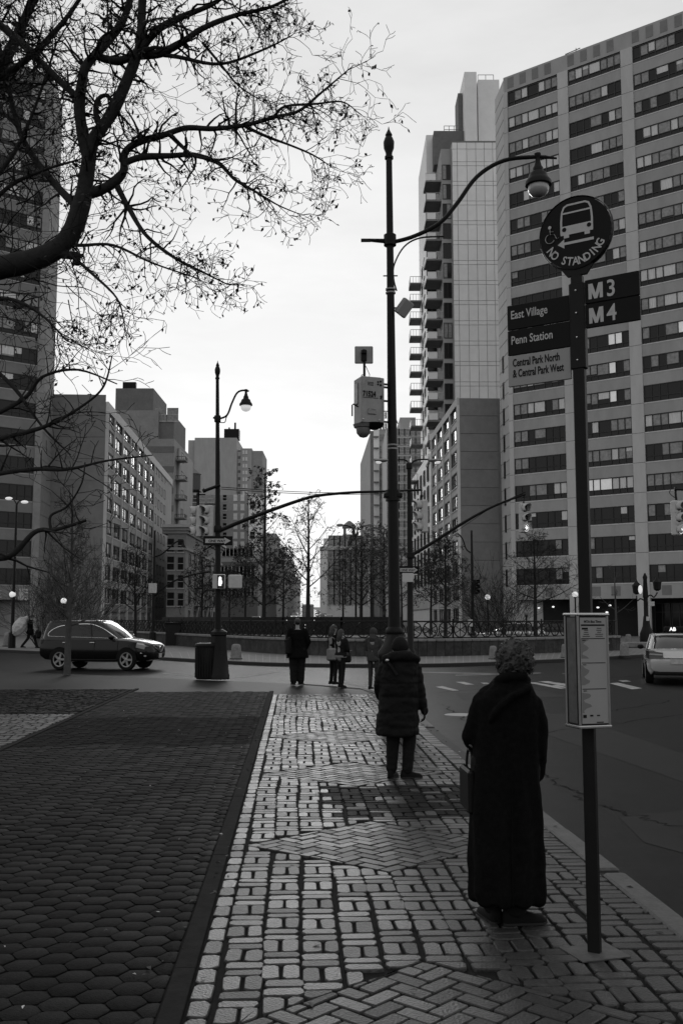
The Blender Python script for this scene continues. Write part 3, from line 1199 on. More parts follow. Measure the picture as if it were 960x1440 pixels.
# recessed corner with dark glazing, balconies and the long side wall
sx = f(603, 380, 150)[0]
ctop = f(620, 205)[1]
box_child(tow, 'recessed_wall', -1.5, -.002, 1.0, 15.9, 0, ctop, 'conc')
box_child(tow, 'side_wing', f(601, 380, 148)[0], -1.502, 8.5, 24, 0, f(612, 192, 149)[1], 'panel')  # palest cladding here puts the light on this side into its colour
nf = 0
zb = f(616, 250)[1]
bal = MB()
bw_ = 2.6
bal.box((0, 0, 0), (bw_, 4.2, .22))
bal_me = bal.mesh('balcony', M['conc_d'])
rl = MB()
rl.box((-bw_ / 2 + .03, 0, 1.18), (.05, 4.2, .06)); rl.box((0, -2.07, 1.18), (bw_, .05, .06))
for q in range(13):
    rl.box((-bw_ / 2 + .03, -2.05 + q * .34, .64), (.04, .03, 1.04))
for q in range(7):
    rl.box((-bw_ / 2 + .15 + q * .38, -2.07, .64), (.03, .04, 1.04))
rl.m = 1
rl.box((-bw_ / 2 + .0, 0, .64), (.02, 4.1, .95)); rl.box((-.5, -2.09, .64), (1.3, .02, .95))  # opaque pale sheets: sky reflection of the railing glass put into colour
rl_me = rl.mesh('railing', [M['conc_l'], M['panel']])
gl_me = None
while zb > 24:
    o = put('balcony', bal_me, tow, (-1.5 - bw_ / 2 + .3, 3.2, zb))
    put('railing', rl_me, o, (0, 0, 0))
    b = MB(); b.box((0, 0, 0), (rw.uniform(.4, .9), .6, rw.uniform(.6, 1.0)), bev=.1)
    b.build('planter', M['brick_d'], o, loc=(rw.uniform(-.5, .8), rw.uniform(-1, 1), .5))
    window(tow, -.75, .96, zb + .15, 1.2, 2.3, [1, 1], (lambda i_: 'glass_m' if rw.random() < .3 else 'glass'), ft=.07)
    window(tow, -2.4, 8.45, zb + .15, 1.5, 2.2, [1, 1], lambda i_: 'glass', ft=.08)
    zb -= 3.0
# second stack of balconies at the far corner
bm2 = MB(); bm2.box((0, 0, 0), (1.9, 3.6, .25)); me2 = bm2.mesh('balcony', M['conc_d'])
r2 = MB()
r2.box((-.92, 0, 1.15), (.05, 3.6, .07)); r2.box((0, -1.78, 1.15), (1.9, .05, .07))
for q in range(5):
    r2.box((-.92 + q * .46, -1.78, .62), (.05, .05, 1.0))
r2.m = 1
r2.box((-.95, 0, .62), (.02, 3.5, .95))  # pale sheet again, reflected sky painted as its colour
rme2 = r2.mesh('railing', [M['conc_d'], M['panel']])
xw = f(601, 380, 148)[0]
zb = at(590, 402, 161).z
while zb > 22:
    o = put('balcony', me2, tow, (xw - .93, 21.5, zb))
    put('railing', rme2, o)
    window(tow, xw - .02, 14.0, zb + .3, 1.6, 1.7, [1, 1], lambda i_: 'glass', ft=.1, rz=-math.pi / 2)
    window(tow, xw - .02, 18.0, zb + .3, 1.6, 1.7, [1, 1], lambda i_: 'glass_m', ft=.1, rz=-math.pi / 2)
    zb -= 3.0
# roof structures
def roof_box(px0, px1, py0, py1, y0, y1, mk, name='roof_block'):
    Yb = YT + y0
    a, c = at(px0, py0, Yb), at(px1, py1, Yb)
    box_child(tow, name, a.x - X0, c.x - X0, y0, y1, min(a.z, c.z) - 3, max(a.z, c.z), mk)


roof_box(609.5, 652, 184, 205, 6, 15, 'brick_d')
roof_box(652.5, 671, 101, 205, 4.5, 12, 'panel')
roof_box(671.2, 703, 112, 205, 6.0, 12, 'panel')
roof_box(643.5, 650.5, 131, 205, 7, 11, 'brick_d')
m = MB()
z9 = at(660, 184, YT + 6).z
for (pa, pb) in ((625, 646),):
    xa, xb = at(pa, 184, YT + 6).x - X0, at(pb, 184, YT + 6).x - X0
    for z_ in (.7, 1.3):
        m.tube([(xa, 7, z9 + z_), (xb, 7, z9 + z_)], .05, 5)
    for q in range(4):
        m.tube([(xa + (xb - xa) * q / 3, 7, z9), (xa + (xb - xa) * q / 3, 7, z9 + 1.3)], .05, 5)
za = at(685, 112, YT + 6).z
xa, xb = at(672, 112, YT + 6).x - X0, at(694, 112, YT + 6).x - X0
m.tube([(xa, 6.4, za + 1), (xb, 6.4, za + 1)], .05, 5)
for q in range(3):
    m.tube([(xa + (xb - xa) * q / 2, 6.4, za), (xa + (xb - xa) * q / 2, 6.4, za + 1)], .05, 5)
m.build('roof_railing', M['greymetal'], tow)


# ---- buildings farther up the avenue
def simple_block(name, label, boxes, wins, Y, cat='building'):
    """boxes: (px0, px1, py_top, y0, y1, material); wins: (px0, px1, py0, py1, nx, ny, w, h, y, material)"""
    x0 = at(boxes[0][0], 870, Y).x
    root = thing(name, label, cat, (x0, Y, 0))
    for i, (pa, pb, pt, y0, y1, mk) in enumerate(boxes):
        a, c = at(pa, pt, Y + y0), at(pb, pt, Y + y0)
        zt = a.z
        box_child(root, 'wall' if i == 0 else 'wing', a.x - x0, c.x - x0, y0, y1, 0, zt, mk)
    for (pa, pb, p0, p1, nx, ny, ww, hh, yy, mk) in wins:
        key = ('sw', ww, hh, mk)
        if key not in _wc:
            m = MB(); m.box((0, -.03, hh / 2), (ww, .06, hh)); m.m = 1
            m.box((0, -.07, -.08), (ww + .3, .14, .16)); m.box((0, -.065, hh * .5), (ww, .02, .08))
            _wc[key] = m.mesh('window', [M[mk], M['conc_l']])
        for i in range(nx):
            for k in range(ny):
                p = at(pa + (pb - pa) * (i / (nx - 1) if nx > 1 else .5), p0 + (p1 - p0) * (k / (ny - 1) if ny > 1 else .5), Y + yy)
                mk2 = mk
                put('window', _wc[key], root, (p.x - x0, yy, p.z))
    return root


stepped = simple_block('stepped_building', 'stepped tower with stacked balconies rising behind the gridded block on the left',
    [(160, 245, 617, 0, 22, 'brick'), (161, 223, 577, .5, 20, 'brick'), (163, 216, 546, 3, 18, 'brick_d'), (222.9, 245, 583, 1.5, 16, 'brick_d')],
    [(226, 243, 592, 592, 2, 1, 2.2, 2.6, 1.5, 'glass_m')], 190)
x0 = stepped.location.x
for z_ in (at(200, 632, 190).z, at(200, 660, 190).z, at(200, 690, 190).z, at(200, 715, 190).z):
    xa, xb = at(160, z_, 190).x - x0, at(245, 640, 190).x - x0
    box_child(stepped, 'brick_band', xa, xb + .03, -.06, .0, z_ - .6, z_ + .6, 'brick_d')
xs2 = at(245.2, 640, 190).x - x0
fl = at(245, 640, 190).z
box_child(stepped, 'side_wing', xs2, xs2 + .35, 4, 22, 0, at(247, 630, 194).z, 'conc')
for k in range(6):
    zc = at(250, 648 + 27 * k, 193).z
    o = box_child(stepped, 'balcony', xs2, xs2 + 1.9, 2.0, 5.0, zc - .12, zc + .12, 'conc_d')
    m = MB()
    m.box((0, -1.46, .62), (1.9, .06, .08)); m.box((.92, 0, .62), (.06, 2.9, .08))
    for q in range(6):
        m.box((-.9 + .36 * q, -1.46, .34), (.05, .05, .56)); m.box((.92, -1.4 + .5 * q, .34), (.05, .05, .56))
    m.build('railing', M['blackmetal'], o, loc=(0, 0, .1))
    window(stepped, xs2 + .37, 8, zc + .4, 2.4, 2, [1, 1], lambda i_: 'glass_l', rz=math.pi / 2, ft=.12)
m = MB()
zt = at(190, 546, 193).z
for q in (175, 181, 187):
    xq = at(q, 546, 193).x - x0
    m.box((xq, 4, zt + .6), (.9, .9, 1.6))
m.build('roof_vent', M['blackmetal'], stepped)

oldb = simple_block('corner_tenement', 'old corner house with heavy projecting cornice left of the signal pole',
    [(236, 262, 742, 0, 45, 'brick')], [(240, 240, 776, 852, 1, 4, 1.0, 2.0, 0, 'glass'), (254, 254, 776, 852, 1, 4, .8, 1.9, 0, 'glass')], 150)
x0 = oldb.location.x
xe = at(262, 742, 150).x - x0
zt = at(250, 742, 150).z
for q, (dz, pr) in enumerate(((-.9, .25), (-.45, .55), (0, .9))):
    box_child(oldb, 'cornice', -1.0 + .003 * q, xe + pr, -pr, 45, zt + dz, zt + dz + .44, 'conc' if q < 2 else 'conc_l')
box_child(oldb, 'string_course', -.9, xe + .2, -.2, 45, zt - 3.4, zt - 3.0, 'conc')
for k in range(4):
    for j in range(7):
        window(oldb, xe + .05, 4 + 6 * j, zt - 5.6 - 2.9 * k, 1.5, 1.9, [1], lambda i_: 'glass', rz=math.pi / 2, ft=.12)
    if k:
        for j in (1, 3):
            o = box_child(oldb, 'fire_escape', xe + .06, xe + 1.2, 3 + 6 * j, 8 + 6 * j, zt - 6.0 - 2.9 * k, zt - 5.9 - 2.9 * k, 'blackmetal')
            m = MB()
            m.box((.55, 0, .9), (.05, 5, .05)); m.box((0, -2.5, .9), (1.1, .05, .05))
            for q in range(8):
                m.box((.55, -2.4 + .68 * q, .45), (.04, .04, .9))
            m.tube([(.3, -1.8, 0), (.3, 1.8, 2.9)], .06, 4); m.tube([(-.2, -1.8, 0), (-.2, 1.8, 2.9)], .06, 4)
            m.build('railing', M['blackmetal'], o)

t1 = simple_block('brick_tower', 'wide windowless brick tower left of the sky gap',
    [(265, 327, 619, 0, 24, 'conc'), (274, 333, 615.5, -1.5, 20, 'conc'), (333.2, 354, 633, 2, 22, 'brick'), (338.5, 354.2, 630.5, 1.0, 20, 'conc'), (354.4, 369.5, 634, 1.4, 20, 'brick')],
    [(342.5, 346.5, 638, 724, 2, 10, .6, 1.1, 1.0, 'glass_l'), (336.3, 336.4, 641, 720, 1, 9, .9, 1.3, 2.0, 'glass_l')], 330, 'apartment tower')
m = MB(); x0 = t1.location.x
p = at(325.5, 615, 331); m.box((p.x - x0, 3, p.z + 1.2), (5.0, 4, 3.4)); m.box((p.x - x0 + 1, 3, p.z + 4), (.6, .6, 2.8)); m.box((p.x - x0 - 1, 3, p.z + 3), (.5, .5, 1.5))
m.build('roof_vent', M['blackmetal'], t1)
t2 = simple_block('brick_house_row', 'lower brick house with small paired windows below the windowless tower',
    [(257, 349, 696, 0, 30, 'brick'), (257, 300, 702, -2, 25, 'brick_d'), (280, 301, 700, -3.5, 0, 'brick')],
    [(331, 341, 704, 770, 2, 6, 1.0, 1.6, 0, 'glass_l'), (316, 316, 704, 770, 1, 6, .9, 1.5, 0, 'glass'), (263, 275, 706, 780, 2, 6, 1.2, 1.8, -2, 'glass'), (284, 296, 706, 780, 2, 6, 1.4, 1.9, -3.5, 'glass_m')], 260, 'apartment building')
t3 = simple_block('pale_brick_house', 'narrow pale house wall right of the brick house with paired windows',
    [(350, 361.5, 695, 0, 18, 'panel')], [(355, 355, 715, 800, 1, 5, 1.2, 1.8, 0, 'glass')], 250, 'building')
t4 = simple_block('theatre_block', 'low ornate building with rows of bright windows behind the signal pole',
    [(300, 362, 772, 0, 20, 'conc'), (300, 362.4, 790, -2, 0, 'brick_d')],
    [(312, 356, 782, 782, 9, 1, 1.6, 1.8, 0, 'glass_l'), (310, 358, 812, 812, 10, 1, 1.5, 2.4, -2, 'glass_l'), (310, 358, 838, 838, 10, 1, 1.3, 2.0, -2, 'glass_m')], 220, 'building')
t5 = simple_block('avenue_tenement', 'grey tenement with stepped gable at the far left end of the avenue',
    [(366, 399, 772, 0, 60, 'conc_l'), (368, 388, 750, .5, 20, 'conc'), (389, 404, 800, -20, 60, 'conc')],  # walls made paler, distance haze put into their colour
    [(370, 396, 784, 850, 5, 5, 1.5, 2.4, 0, 'glass_m')], 270, 'building')
# church-like building right of the avenue
t6 = simple_block('domed_corner_building', 'hazy old apartment house with small roof turret at the avenue end',
    [(455, 520, 757, 0, 60, 'panel'), (450, 460, 775, -2, 55, 'panel')],  # pale cladding colour stands in for haze on these far walls
    [(466, 512, 768, 850, 7, 6, 1.6, 2.6, 0, 'glass_m')], 240, 'apartment building')
x0 = t6.location.x
box_child(t6, 'cornice', -.8, at(521, 760, 240).x - x0, -.8, 50, at(480, 757, 240).z - 2.8, at(480, 757, 240).z - 2, 'conc_l')
p = at(491, 757, 241)
m = MB()
for sxx in (-1.1, 1.1):
    for sy in (-1.1, 1.1):
        m.box((p.x - x0 + sxx, 4 + sy, p.z + 1.2), (.7, .7, 3.4))
m.box((p.x - x0, 4, p.z + .5), (3.2, 3.2, 1.2)); m.box((p.x - x0, 4, p.z + 3.0), (3.4, 3.4, .5))
m.lathe([(1.9, 0), (1.2, .6), (.3, 1.3)], 8, c=(p.x - x0, 4, p.z + 3.2))
m.build('turret', M['conc_d'], t6)

# receding tower and the window-grid tower beyond the big lamp post
fa = Facade(506, 310, 521, 255)
rt_ = thing('far_tower', 'tall tower with dark receding flank left of the big lamp post top box', 'apartment tower', (*fa.A, 0), fa.rot)
zt = fa.uz(520, 607)[1]
box_child(rt_, 'wall', 0, fa.L, .2, 22, 0, zt, 'brick')
inv = (Matrix.Translation((*fa.A, 0)) @ Matrix.Rotation(fa.rot, 4, 'Z')).inverted()
for i, (pa, pb, mk) in enumerate(((521.2, 526, 'conc_d'), (526, 534, 'panel'), (534, 546, 'conc'))):
    a, c = inv @ at(pa, 870, 255 - (1.2 if i == 1 else 0)), inv @ at(pb, 870, 255 - (1.2 if i == 1 else 0))
    d = c - a
    b = MB(); b.box((0, 0, 0), (d.length, 3, zt + (.4 * i))); b.build('front_bay', M[mk], rt_, loc=((a.x + c.x) / 2 - 1.0, (a.y + c.y) / 2, zt / 2), rz=-fa.rot)
for k in range(16):
    for j, px in enumerate((536.5, 540.5, 544)):
        q = inv @ at(px, 870, 253.4)
        b = ('ftw',)
        if b not in _wc:
            m = MB(); m.box((0, 0, 0), (.55, .16, 1.7)); _wc[b] = m.mesh('window', M['glass_m'])
        put('window', _wc[b], rt_, (q.x - 1.0, q.y, 10 + k * 2.95), -fa.rot)
    q = inv @ at(530, 870, 252.0)
    b = ('ftb',)
    if b not in _wc:
        m = MB(); m.box((0, 0, 0), (1.3, 1.0, .25)); _wc[b] = m.mesh('balcony', M['conc_d'])
    put('balcony', _wc[b], rt_, (q.x - 1.0, q.y, 10 + k * 2.95), -fa.rot)
t7 = simple_block('glass_grid_tower', 'pale tower of small paired windows between lamp post and the balconies',
    [(543, 592, 602, 0, 25, 'conc_l'), (562, 584, 587, 2, 14, 'conc')],
    [(549, 588, 612, 780, 6, 14, 1.5, 1.5, 0, 'glass_m')], 225, 'apartment tower')
# white house front between tower and block
f9 = Facade(578, 172, 606.5, 140)
wh = thing('white_house_row', 'white house row with tall narrow windows behind the twin armed street lamp', 'building', (*f9.A, 0), f9.rot)
zt = f9.uz(600, 640)[1]
box_child(wh, 'wall', 0, f9.L, .1, 12, 0, zt, 'panel')
box_child(wh, 'base_band', 0, f9.L, -.05, .098, 3.2, 5.6, 'conc_l')
for j in range(6):
    for k in range(6):
        window(wh, 2.6 + j * 5.2, .02, 6.6 + 3.0 * k, 1.5, 2.3, [1], lambda i_: 'glass', ft=.12, mk='frame', dep=.2)

# water tank on a roof
p = at(270, 700, 240)
zt = at(270, 694, 240).z
tk = thing('water_tank', 'wooden rooftop water tank on legs beside the brick tower', 'water tank', (p.x, 242, zt - 4))
m = MB(); m.lathe([(1.75, 0), (1.75, 4.0)], 16); m.build('barrel', M['tank'], tk, loc=(0, 0, 5), smooth=True)
m = MB(); m.lathe([(1.95, 0), (.15, 1.5)], 16); m.build('tank_roof', M['brick_d'], tk, loc=(0, 0, 9), smooth=True)
for sxx in (-1.2, 1.2):
    for sy in (-1.2, 1.2):
        m = MB(); m.box((0, 0, 2.5), (.3, .3, 5)); m.build('leg', M['blackmetal'], tk, loc=(sxx, sy, 0))
m = MB(); m.box((0, 0, 4.85), (3.6, 3.6, .3)); m.box((1.9, 0, 4.0), (2.2, .3, .3)); m.build('platform', M['blackmetal'], tk)

# ---- the avenue climbing away behind the circle
b = MB()
SL = .0143
av = lambda Y: SL * (Y - 116) - .02
q = []
for Y in (116, 300, 600, 1200):
    q += [(at(414, 870, Y).x - 16, Y, av(Y)), (at(414, 870, Y).x + 13, Y, av(Y))]
b.add(q, [(0, 1, 3, 2), (2, 3, 5, 4), (4, 5, 7, 6)])
tag(b.build('avenue', M['road']), kind='structure')
b = MB()
q = []
for Y in (116.5, 400, 1200):
    q += [(at(414, 870, Y).x - 150, Y, av(Y) - .1 - .002), (at(414, 870, Y).x + 150, Y, av(Y) - .1 - .002)]
b.add(q, [(0, 1, 3, 2), (2, 3, 5, 4)])
tag(b.build('rising_ground', M['ground']), kind='structure')

# ================================================================== STREET FURNITURE
def world_pts(pxs, Y, o):
    """measured outline points on an upright plane at distance Y, relative to o"""
    return [at(x, y, Y) - Vector(o) for x, y in pxs]


def smooth3(pts, n=5):
    return smooth_line([Vector(p) for p in pts], n)


def luminaire(root, c, s, glassmat='lampglass', name='lamp_head'):
    """teardrop street lantern; c = top of its neck, s = rim diameter"""
    b = MB()
    b.lathe([(.05 * s, .04 * s), (.13 * s, .02 * s), (.13 * s, -.1 * s), (.09 * s, -.16 * s), (.1 * s, -.3 * s), (.16 * s, -.5 * s), (.2 * s, -.56 * s), (.2 * s, -.68 * s), (.34 * s, -.8 * s), (.37 * s, -.92 * s), (.42 * s, -1.0 * s), (.5 * s, -1.12 * s), (.5 * s, -1.24 * s), (.40 * s, -1.26 * s)], 18)
    h = b.build(name, M['blackmetal'], root, smooth=True, loc=c)
    b = MB()
    b.lathe([(.39 * s, 0), (.40 * s, -.12 * s), (.36 * s, -.26 * s), (.25 * s, -.38 * s), (.1 * s, -.44 * s), (.01, -.45 * s)], 18)
    b.build('globe', M[glassmat], h, smooth=True, loc=(0, 0, -1.262 * s))
    return h


def ornate_base(root, h, r0, r1, n=8, name='base'):
    b = MB()
    b.lathe([(r0, 0), (r0, h * .08), (r0 * .94, h * .1), (r0 * .72, h * .62), (r0 * .66, h * .86), (r0 * .74, h * .88), (r0 * .74, h * .94), (r0 * .55, h * .97), (r1, h)], n)
    return b.build(name, M['blackmetal'], root, smooth=True)


def finial(root, z, r):
    b = MB()
    b.lathe([(r, 0), (r * 1.35, .01), (r * 1.35, .05), (r, .07), (r * 1.05, .12), (r * 1.6, .2), (r * 1.7, .3), (r * 1.2, .38), (r * .9, .4), (r * 1.1, .43), (r * .3, .52), (.004, .58)], 12)
    return b.build('finial', M['blackmetal'], root, smooth=True, loc=(0, 0, z))


# ---- the tall lamp post by the kerb
YP = 16.0
pb = at(556, 1023, YP)
o3 = (pb.x, YP, 0)
ZT1 = at(547, 178, YP).z - .58
post = thing('lamp_post', 'tall black lamp post with long swan neck arm behind the woman in the quilted coat', 'lamp post', o3)
post.rotation_euler = (0, -.006, 0)
b = MB(); b.lathe([(.33, 0), (.33, .1), (.29, .15), (.265, 1.1), (.285, 1.15), (.285, 1.22), (.2, 1.34), (.135, 1.5), (.15, 1.52), (.15, 1.57), (.11, 1.62)], 8); b.build('base', M['blackmetal'], post, smooth=True)
b = MB(); b.lathe([(.105, 1.60), (.10, 1.8), (.088, 3.7), (.075, 5.2), (.062, 7.4), (.052, ZT1 + .02)], 12)
b.build('shaft', M['blackmetal'], post, smooth=True)
finial(post, ZT1, .055)
z1, z2, z3 = at(546, 338, YP).z, at(555, 697, YP).z, at(552, 626, YP).z
b = MB(); b.lathe([(.09, -.1), (.105, -.09), (.105, .09), (.09, .1)], 12); b.build('arm_collar', M['blackmetal'], post, loc=(0, 0, z1), smooth=True)
b = MB(); b.box((0, 0, 0), (.30, .2, .07), bev=.01); b.lathe([(.12, -.09), (.12, .09)], 12); b.build('clamp', M['blackmetal'], post, loc=(0, 0, z2))
b = MB()
for zz in (z3, z3 - .06, at(548, 407, YP).z, at(548, 412, YP).z):
    b.lathe([(.085, zz - .012), (.085, zz + .012)], 12)
tag(b.build('strap', M['greymetal'], post), kind='stuff')
arm = smooth3(world_pts([(548, 340), (558, 340), (587, 332), (622, 314), (647, 286), (675, 249), (712, 227), (756, 222), (787, 224)], YP, o3), 5)
b = MB(); b.tube(arm, [.036] * (len(arm) - 6) + [.034, .034, .034, .024, .02, .018], 8); b.build('arm', M['blackmetal'], post, smooth=True)
b = MB(); b.tube(smooth3(world_pts([(561, 409), (557, 392), (558, 372), (572, 347), (594, 335), (628, 333)], YP, o3), 5), .014, 6); b.build('brace', M['blackmetal'], post, smooth=True)
b = MB(); q = world_pts([(514, 337), (546, 339)], YP, o3); b.tube(q, [.022, .04], 6); b.box(q[0] + Vector((.05, 0, -.01)), (.16, .05, .045)); b.build('stub_arm', M['blackmetal'], post)
luminaire(post, at(760, 218, YP) - Vector(o3), .44)
b = MB(); b.tube([(-.12, 0, at(547, 388, YP).z), (.12, 0, at(547, 388, YP).z)], .012, 5); b.build('bolt', M['blackmetal'], post)
# floodlight clamped to it
p = at(568, 433, YP - .05)
fl = thing('flood_light', 'small square floodlight tilted down on the tall lamp post below its swan neck', 'floodlight', p)
b = MB(); b.box((0, 0, 0), (.21, .10, .28), bev=.015); h = b.build('housing', M['greymetal'], fl); h.rotation_euler = (.5, .45, .6)
b = MB(); b.box((0, -.055, 0), (.18, .01, .25)); b.build('lens', M['lampglass'], h)
b = MB(); b.tube([(-.02, .05, .0), (-.16, .06, .02), (-.2, .06, -.12)], .018, 6); b.build('bracket', M['blackmetal'], fl)

# police camera box on the same post
p = at(517, 565, YP - .05)
bx = thing('camera_box', 'grey equipment box numbered 71524 with antenna, strapped to the tall lamp post', 'camera box', p, math.radians(20))
b = MB(); b.box((-.0, .0, 0), (.36, .34, .76), bev=.012); b.build('cabinet', M['greybox'], bx)
b = MB()
b.box((.2, .02, .02), (.09, .26, .74), bev=.008)
b.build('side_flange', M['greybox'], bx)
letters('71524', .125, M['sign_black'], bx, (-.155, -.176, .05), squeeze=.72, bold=.004)
b = MB(); b.box((0, -.173, .0), (.27, .006, .006)); b.build('underline', M['sign_black'], bx, loc=(-.02, 0, .03))
b = MB()
for q in range(3):
    b.box((-.02, -.172, .24 + q * .022), (.1, .006, .008))
b.build('vent_slot', M['sign_black'], bx)
b = MB()
for (x_, z_, r_) in ((.11, .30, .016), (.155, .31, .018), (.11, .26, .016), (.155, .25, .02), (.165, .06, .022), (.16, .03, .016)):
    b.ball((x_, -.172, z_), (r_, .012, r_), 8, 5)
b.build('warning_mark', M['sign_black'], bx)
b = MB(); b.box((0, -.174, -.20), (.15, .02, .08), bev=.02); b.box((-.03, -.176, -.17), (.06, .02, .05), bev=.01); b.build('crest', M['greymetal'], bx)
b = MB()
for x_ in (-.15, .13):
    b.ball((x_, -.175, -.33), .016, 8, 5)
b.build('bolt', M['steel'], bx)
b = MB(); b.box((-.19, .02, .12), (.03, .1, .36), bev=.012); b.build('side_handle_plate', M['plastic'], bx)
b = MB(); b.tube([(-.18, -.02, -.1), (-.26, -.02, -.06), (-.28, -.02, -.08), (-.28, -.02, -.26)], .012, 6); b.build('handle', M['blackmetal'], bx)
b = MB(); b.lathe([(.17, 0), (.15, -.05), (.12, -.06), (.11, -.14), (.06, -.2), (.01, -.215)], 16); b.build('dome_camera', M['greymetal'], bx, loc=(-.08, 0, -.385), smooth=True)
b = MB(); b.lathe([(.16, 0), (.13, -.06), (.05, -.1)], 12); b.build('under_cover', M['blackmetal'], bx, loc=(.08, -.08, -.37), smooth=True)
b = MB(); b.tube([(-.06, 0, .38), (-.06, 0, .66)], .022, 8); b.tube([(-.12, 0, .4), (-.1, 0, .44), (-.04, 0, .44)], .008, 5); b.tube([(-.03, .02, .6), (.04, .02, .46), (.03, .02, .40)], .006, 5); b.build('antenna_stem', M['blackmetal'], bx)
b = MB(); b.box((0, 0, 0), (.30, .04, .29), bev=.012); an = b.build('antenna_panel', M['greymetal'], bx, loc=(-.06, .02, .78)); an.rotation_euler = (0, 0, -.35)
b = MB(); b.box((0, -.035, -.02), (.09, .04, .19), bev=.01); b.lathe([(.05, -.02), (.05, .03), (.02, .05)], 10, c=(0, -.06, .03)); b.build('mount', M['blackmetal'], an)
b = MB()
for z_ in (.33, .28, .05, -.3):
    b.box((.31, .06, z_), (.16, .05, .025))
b.build('bracket', M['greymetal'], bx)
b = MB(); b.tube([(.2, -.1, -.16), (.32, -.12, -.16), (.42, -.1, -.2), (.5, -.06, -.34)], .009, 5); b.build('cable', M['blackmetal'], bx)

# ---- traffic signals
def signal_head(root, loc, yaw, s=1.0, lit=None, housing='sigyellow', name='signal_head'):
    """three stacked sections facing local -y turned by yaw; loc = top middle"""
    b = MB(); b.box((0, .05 * s, -.53 * s), (.30 * s, .2 * s, 1.06 * s), bev=.03 * s)
    for k in (1, 2):
        b.box((0, .05 * s, -.353 * s * k), (.31 * s, .205 * s, .012))
    h = b.build(name, M[housing], root, loc=loc, rz=yaw)
    for k in range(3):
        z = -(.177 + .353 * k) * s
        n = 14
        vs, fs = [], []
        for i in range(n + 1):
            a = math.pi * (-.22 + 1.44 * i / n)
            for yy, rr in ((-.05, .15), (-.33 + .12 * abs(math.sin(a / 1.0 - math.pi / 2)) ** 2, .155)):
                vs.append((rr * s * math.cos(a), yy * s, z + rr * s * math.sin(a)))
        fs = [(2 * i, 2 * i + 1, 2 * i + 3, 2 * i + 2) for i in range(n)]
        v = MB(); v.add(vs, fs)
        ob = v.build('visor', M[housing], h, smooth=True)
        mo = ob.modifiers.new('s', 'SOLIDIFY'); mo.thickness = .012 * s
        evaluated(ob)
        v = MB(); v.lathe([(.135 * s, 0), (.1 * s, .025 * s), (.05 * s, .038 * s), (.003, .04 * s)], 16, xf=Matrix.Rotation(math.pi / 2, 4, 'X'))
        on = lit == k
        l_ = v.build('lens', M['lens_off'], h, loc=(0, -.055 * s, z), smooth=True)
        if on:
            a = MB()
            pts = [(-.085, .025), (.0, .025), (-.035, .075), (.0, .1), (.105, 0), (.0, -.1), (-.035, -.075), (.0, -.025), (-.085, -.025)]
            tri = [(0, 1, 7, 8), (1, 2, 3, 4), (1, 4, 7), (4, 5, 6, 7)]
            a.add([(x * s, 0, y_ * s) for x, y_ in pts], tri)
            a.lathe([(.134 * s, .0), (.120 * s, .0)], 20, c=(0, 0, 0), xf=Matrix.Rotation(math.pi / 2, 4, 'X'), caps=False)
            a.build('arrow', M['lit'], l_, loc=(0, -.045 * s, 0))
    return h


def one_way(label, loc, yaw, wdt, hgt):
    r = thing('one_way_sign', label, 'street sign', loc, yaw, 'one way signs on signal poles')
    b = MB(); b.box((0, 0, 0), (wdt, .02, hgt)); b.build('plate', M['sign_black'], r)
    a = MB()
    e = wdt / 2
    pts = [(-e * .86, hgt * .23), (e * .45, hgt * .23), (e * .45, hgt * .38), (e * .88, 0), (e * .45, -hgt * .38), (e * .45, -hgt * .23), (-e * .86, -hgt * .23)]
    a.add([(x, -.014, z) for x, z in pts], [(6, 5, 1, 0), (5, 4, 3, 2, 1)])
    a.build('arrow', M['sign_white'], r)
    letters('ONE WAY', hgt * .40, M['sign_black'], r, (-e * .06, -.017, -hgt * .15), squeeze=.98, align='CENTER', bold=.003, depth=.001)
    return r


YL = 28.8
pl = G(307, 955)
YL = pl.y
o4 = (pl.x, YL, 0)
ZT2 = at(305, 507, YL).z - .58
lp = thing('signal_pole', 'black street lamp and signal pole beside the litter bin at the corner', 'lamp post', o4)
ornate_base(lp, 1.45, .34, .11)
b = MB(); b.lathe([(.095, 1.44), (.085, 3), (.072, 6), (.05, ZT2 + .02)], 10); b.build('shaft', M['blackmetal'], lp, smooth=True).rotation_euler = (0, -.016, 0)
finial(lp, ZT2, .05).location.x = -.016 * ZT2
b = MB()
for q, w_ in (((305, 589), .09), ((307, 744), .11)):
    z_ = at(*q, YL).z
    b.lathe([(w_, z_ - .1), (w_ * 1.1, z_ - .08), (w_ * 1.1, z_ + .08), (w_, z_ + .1)], 10)
b.build('collar', M['blackmetal'], lp, smooth=True).rotation_euler = (0, -.016, 0)
b = MB(); b.tube(smooth3(world_pts([(300, 587), (306, 589), (319, 584), (326, 567), (333, 553), (341, 549), (350, 550)], YL, o4), 5), .03, 7)
b.tube(smooth3(world_pts([(308, 594), (316, 594), (318, 588), (321, 581)], YL, o4), 4), .015, 5); b.build('lamp_arm', M['blackmetal'], lp, smooth=True)
luminaire(lp, at(346, 548, YL) - Vector(o4), .39, 'litsoft')
arm = smooth3(world_pts([(307, 747), (340, 733), (380, 718), (420, 704), (447, 697), (495, 692.5), (543, 691), (593, 689)], YL, o4), 4)
b = MB(); b.tube(arm, [.065 - .035 * i / len(arm) for i in range(len(arm))], 8); b.build('mast_arm', M['blackmetal'], lp, smooth=True)
b = MB(); q = world_pts([(288, 690), (310, 682)], YL - .1, o4); b.tube(q, [.05, .05], 6); b.tube([q[0] + Vector((.02, 0, .02)), q[0] - Vector((.06, 0, .02))], [.075, .06], 6); b.build('detector', M['blackmetal'], lp)
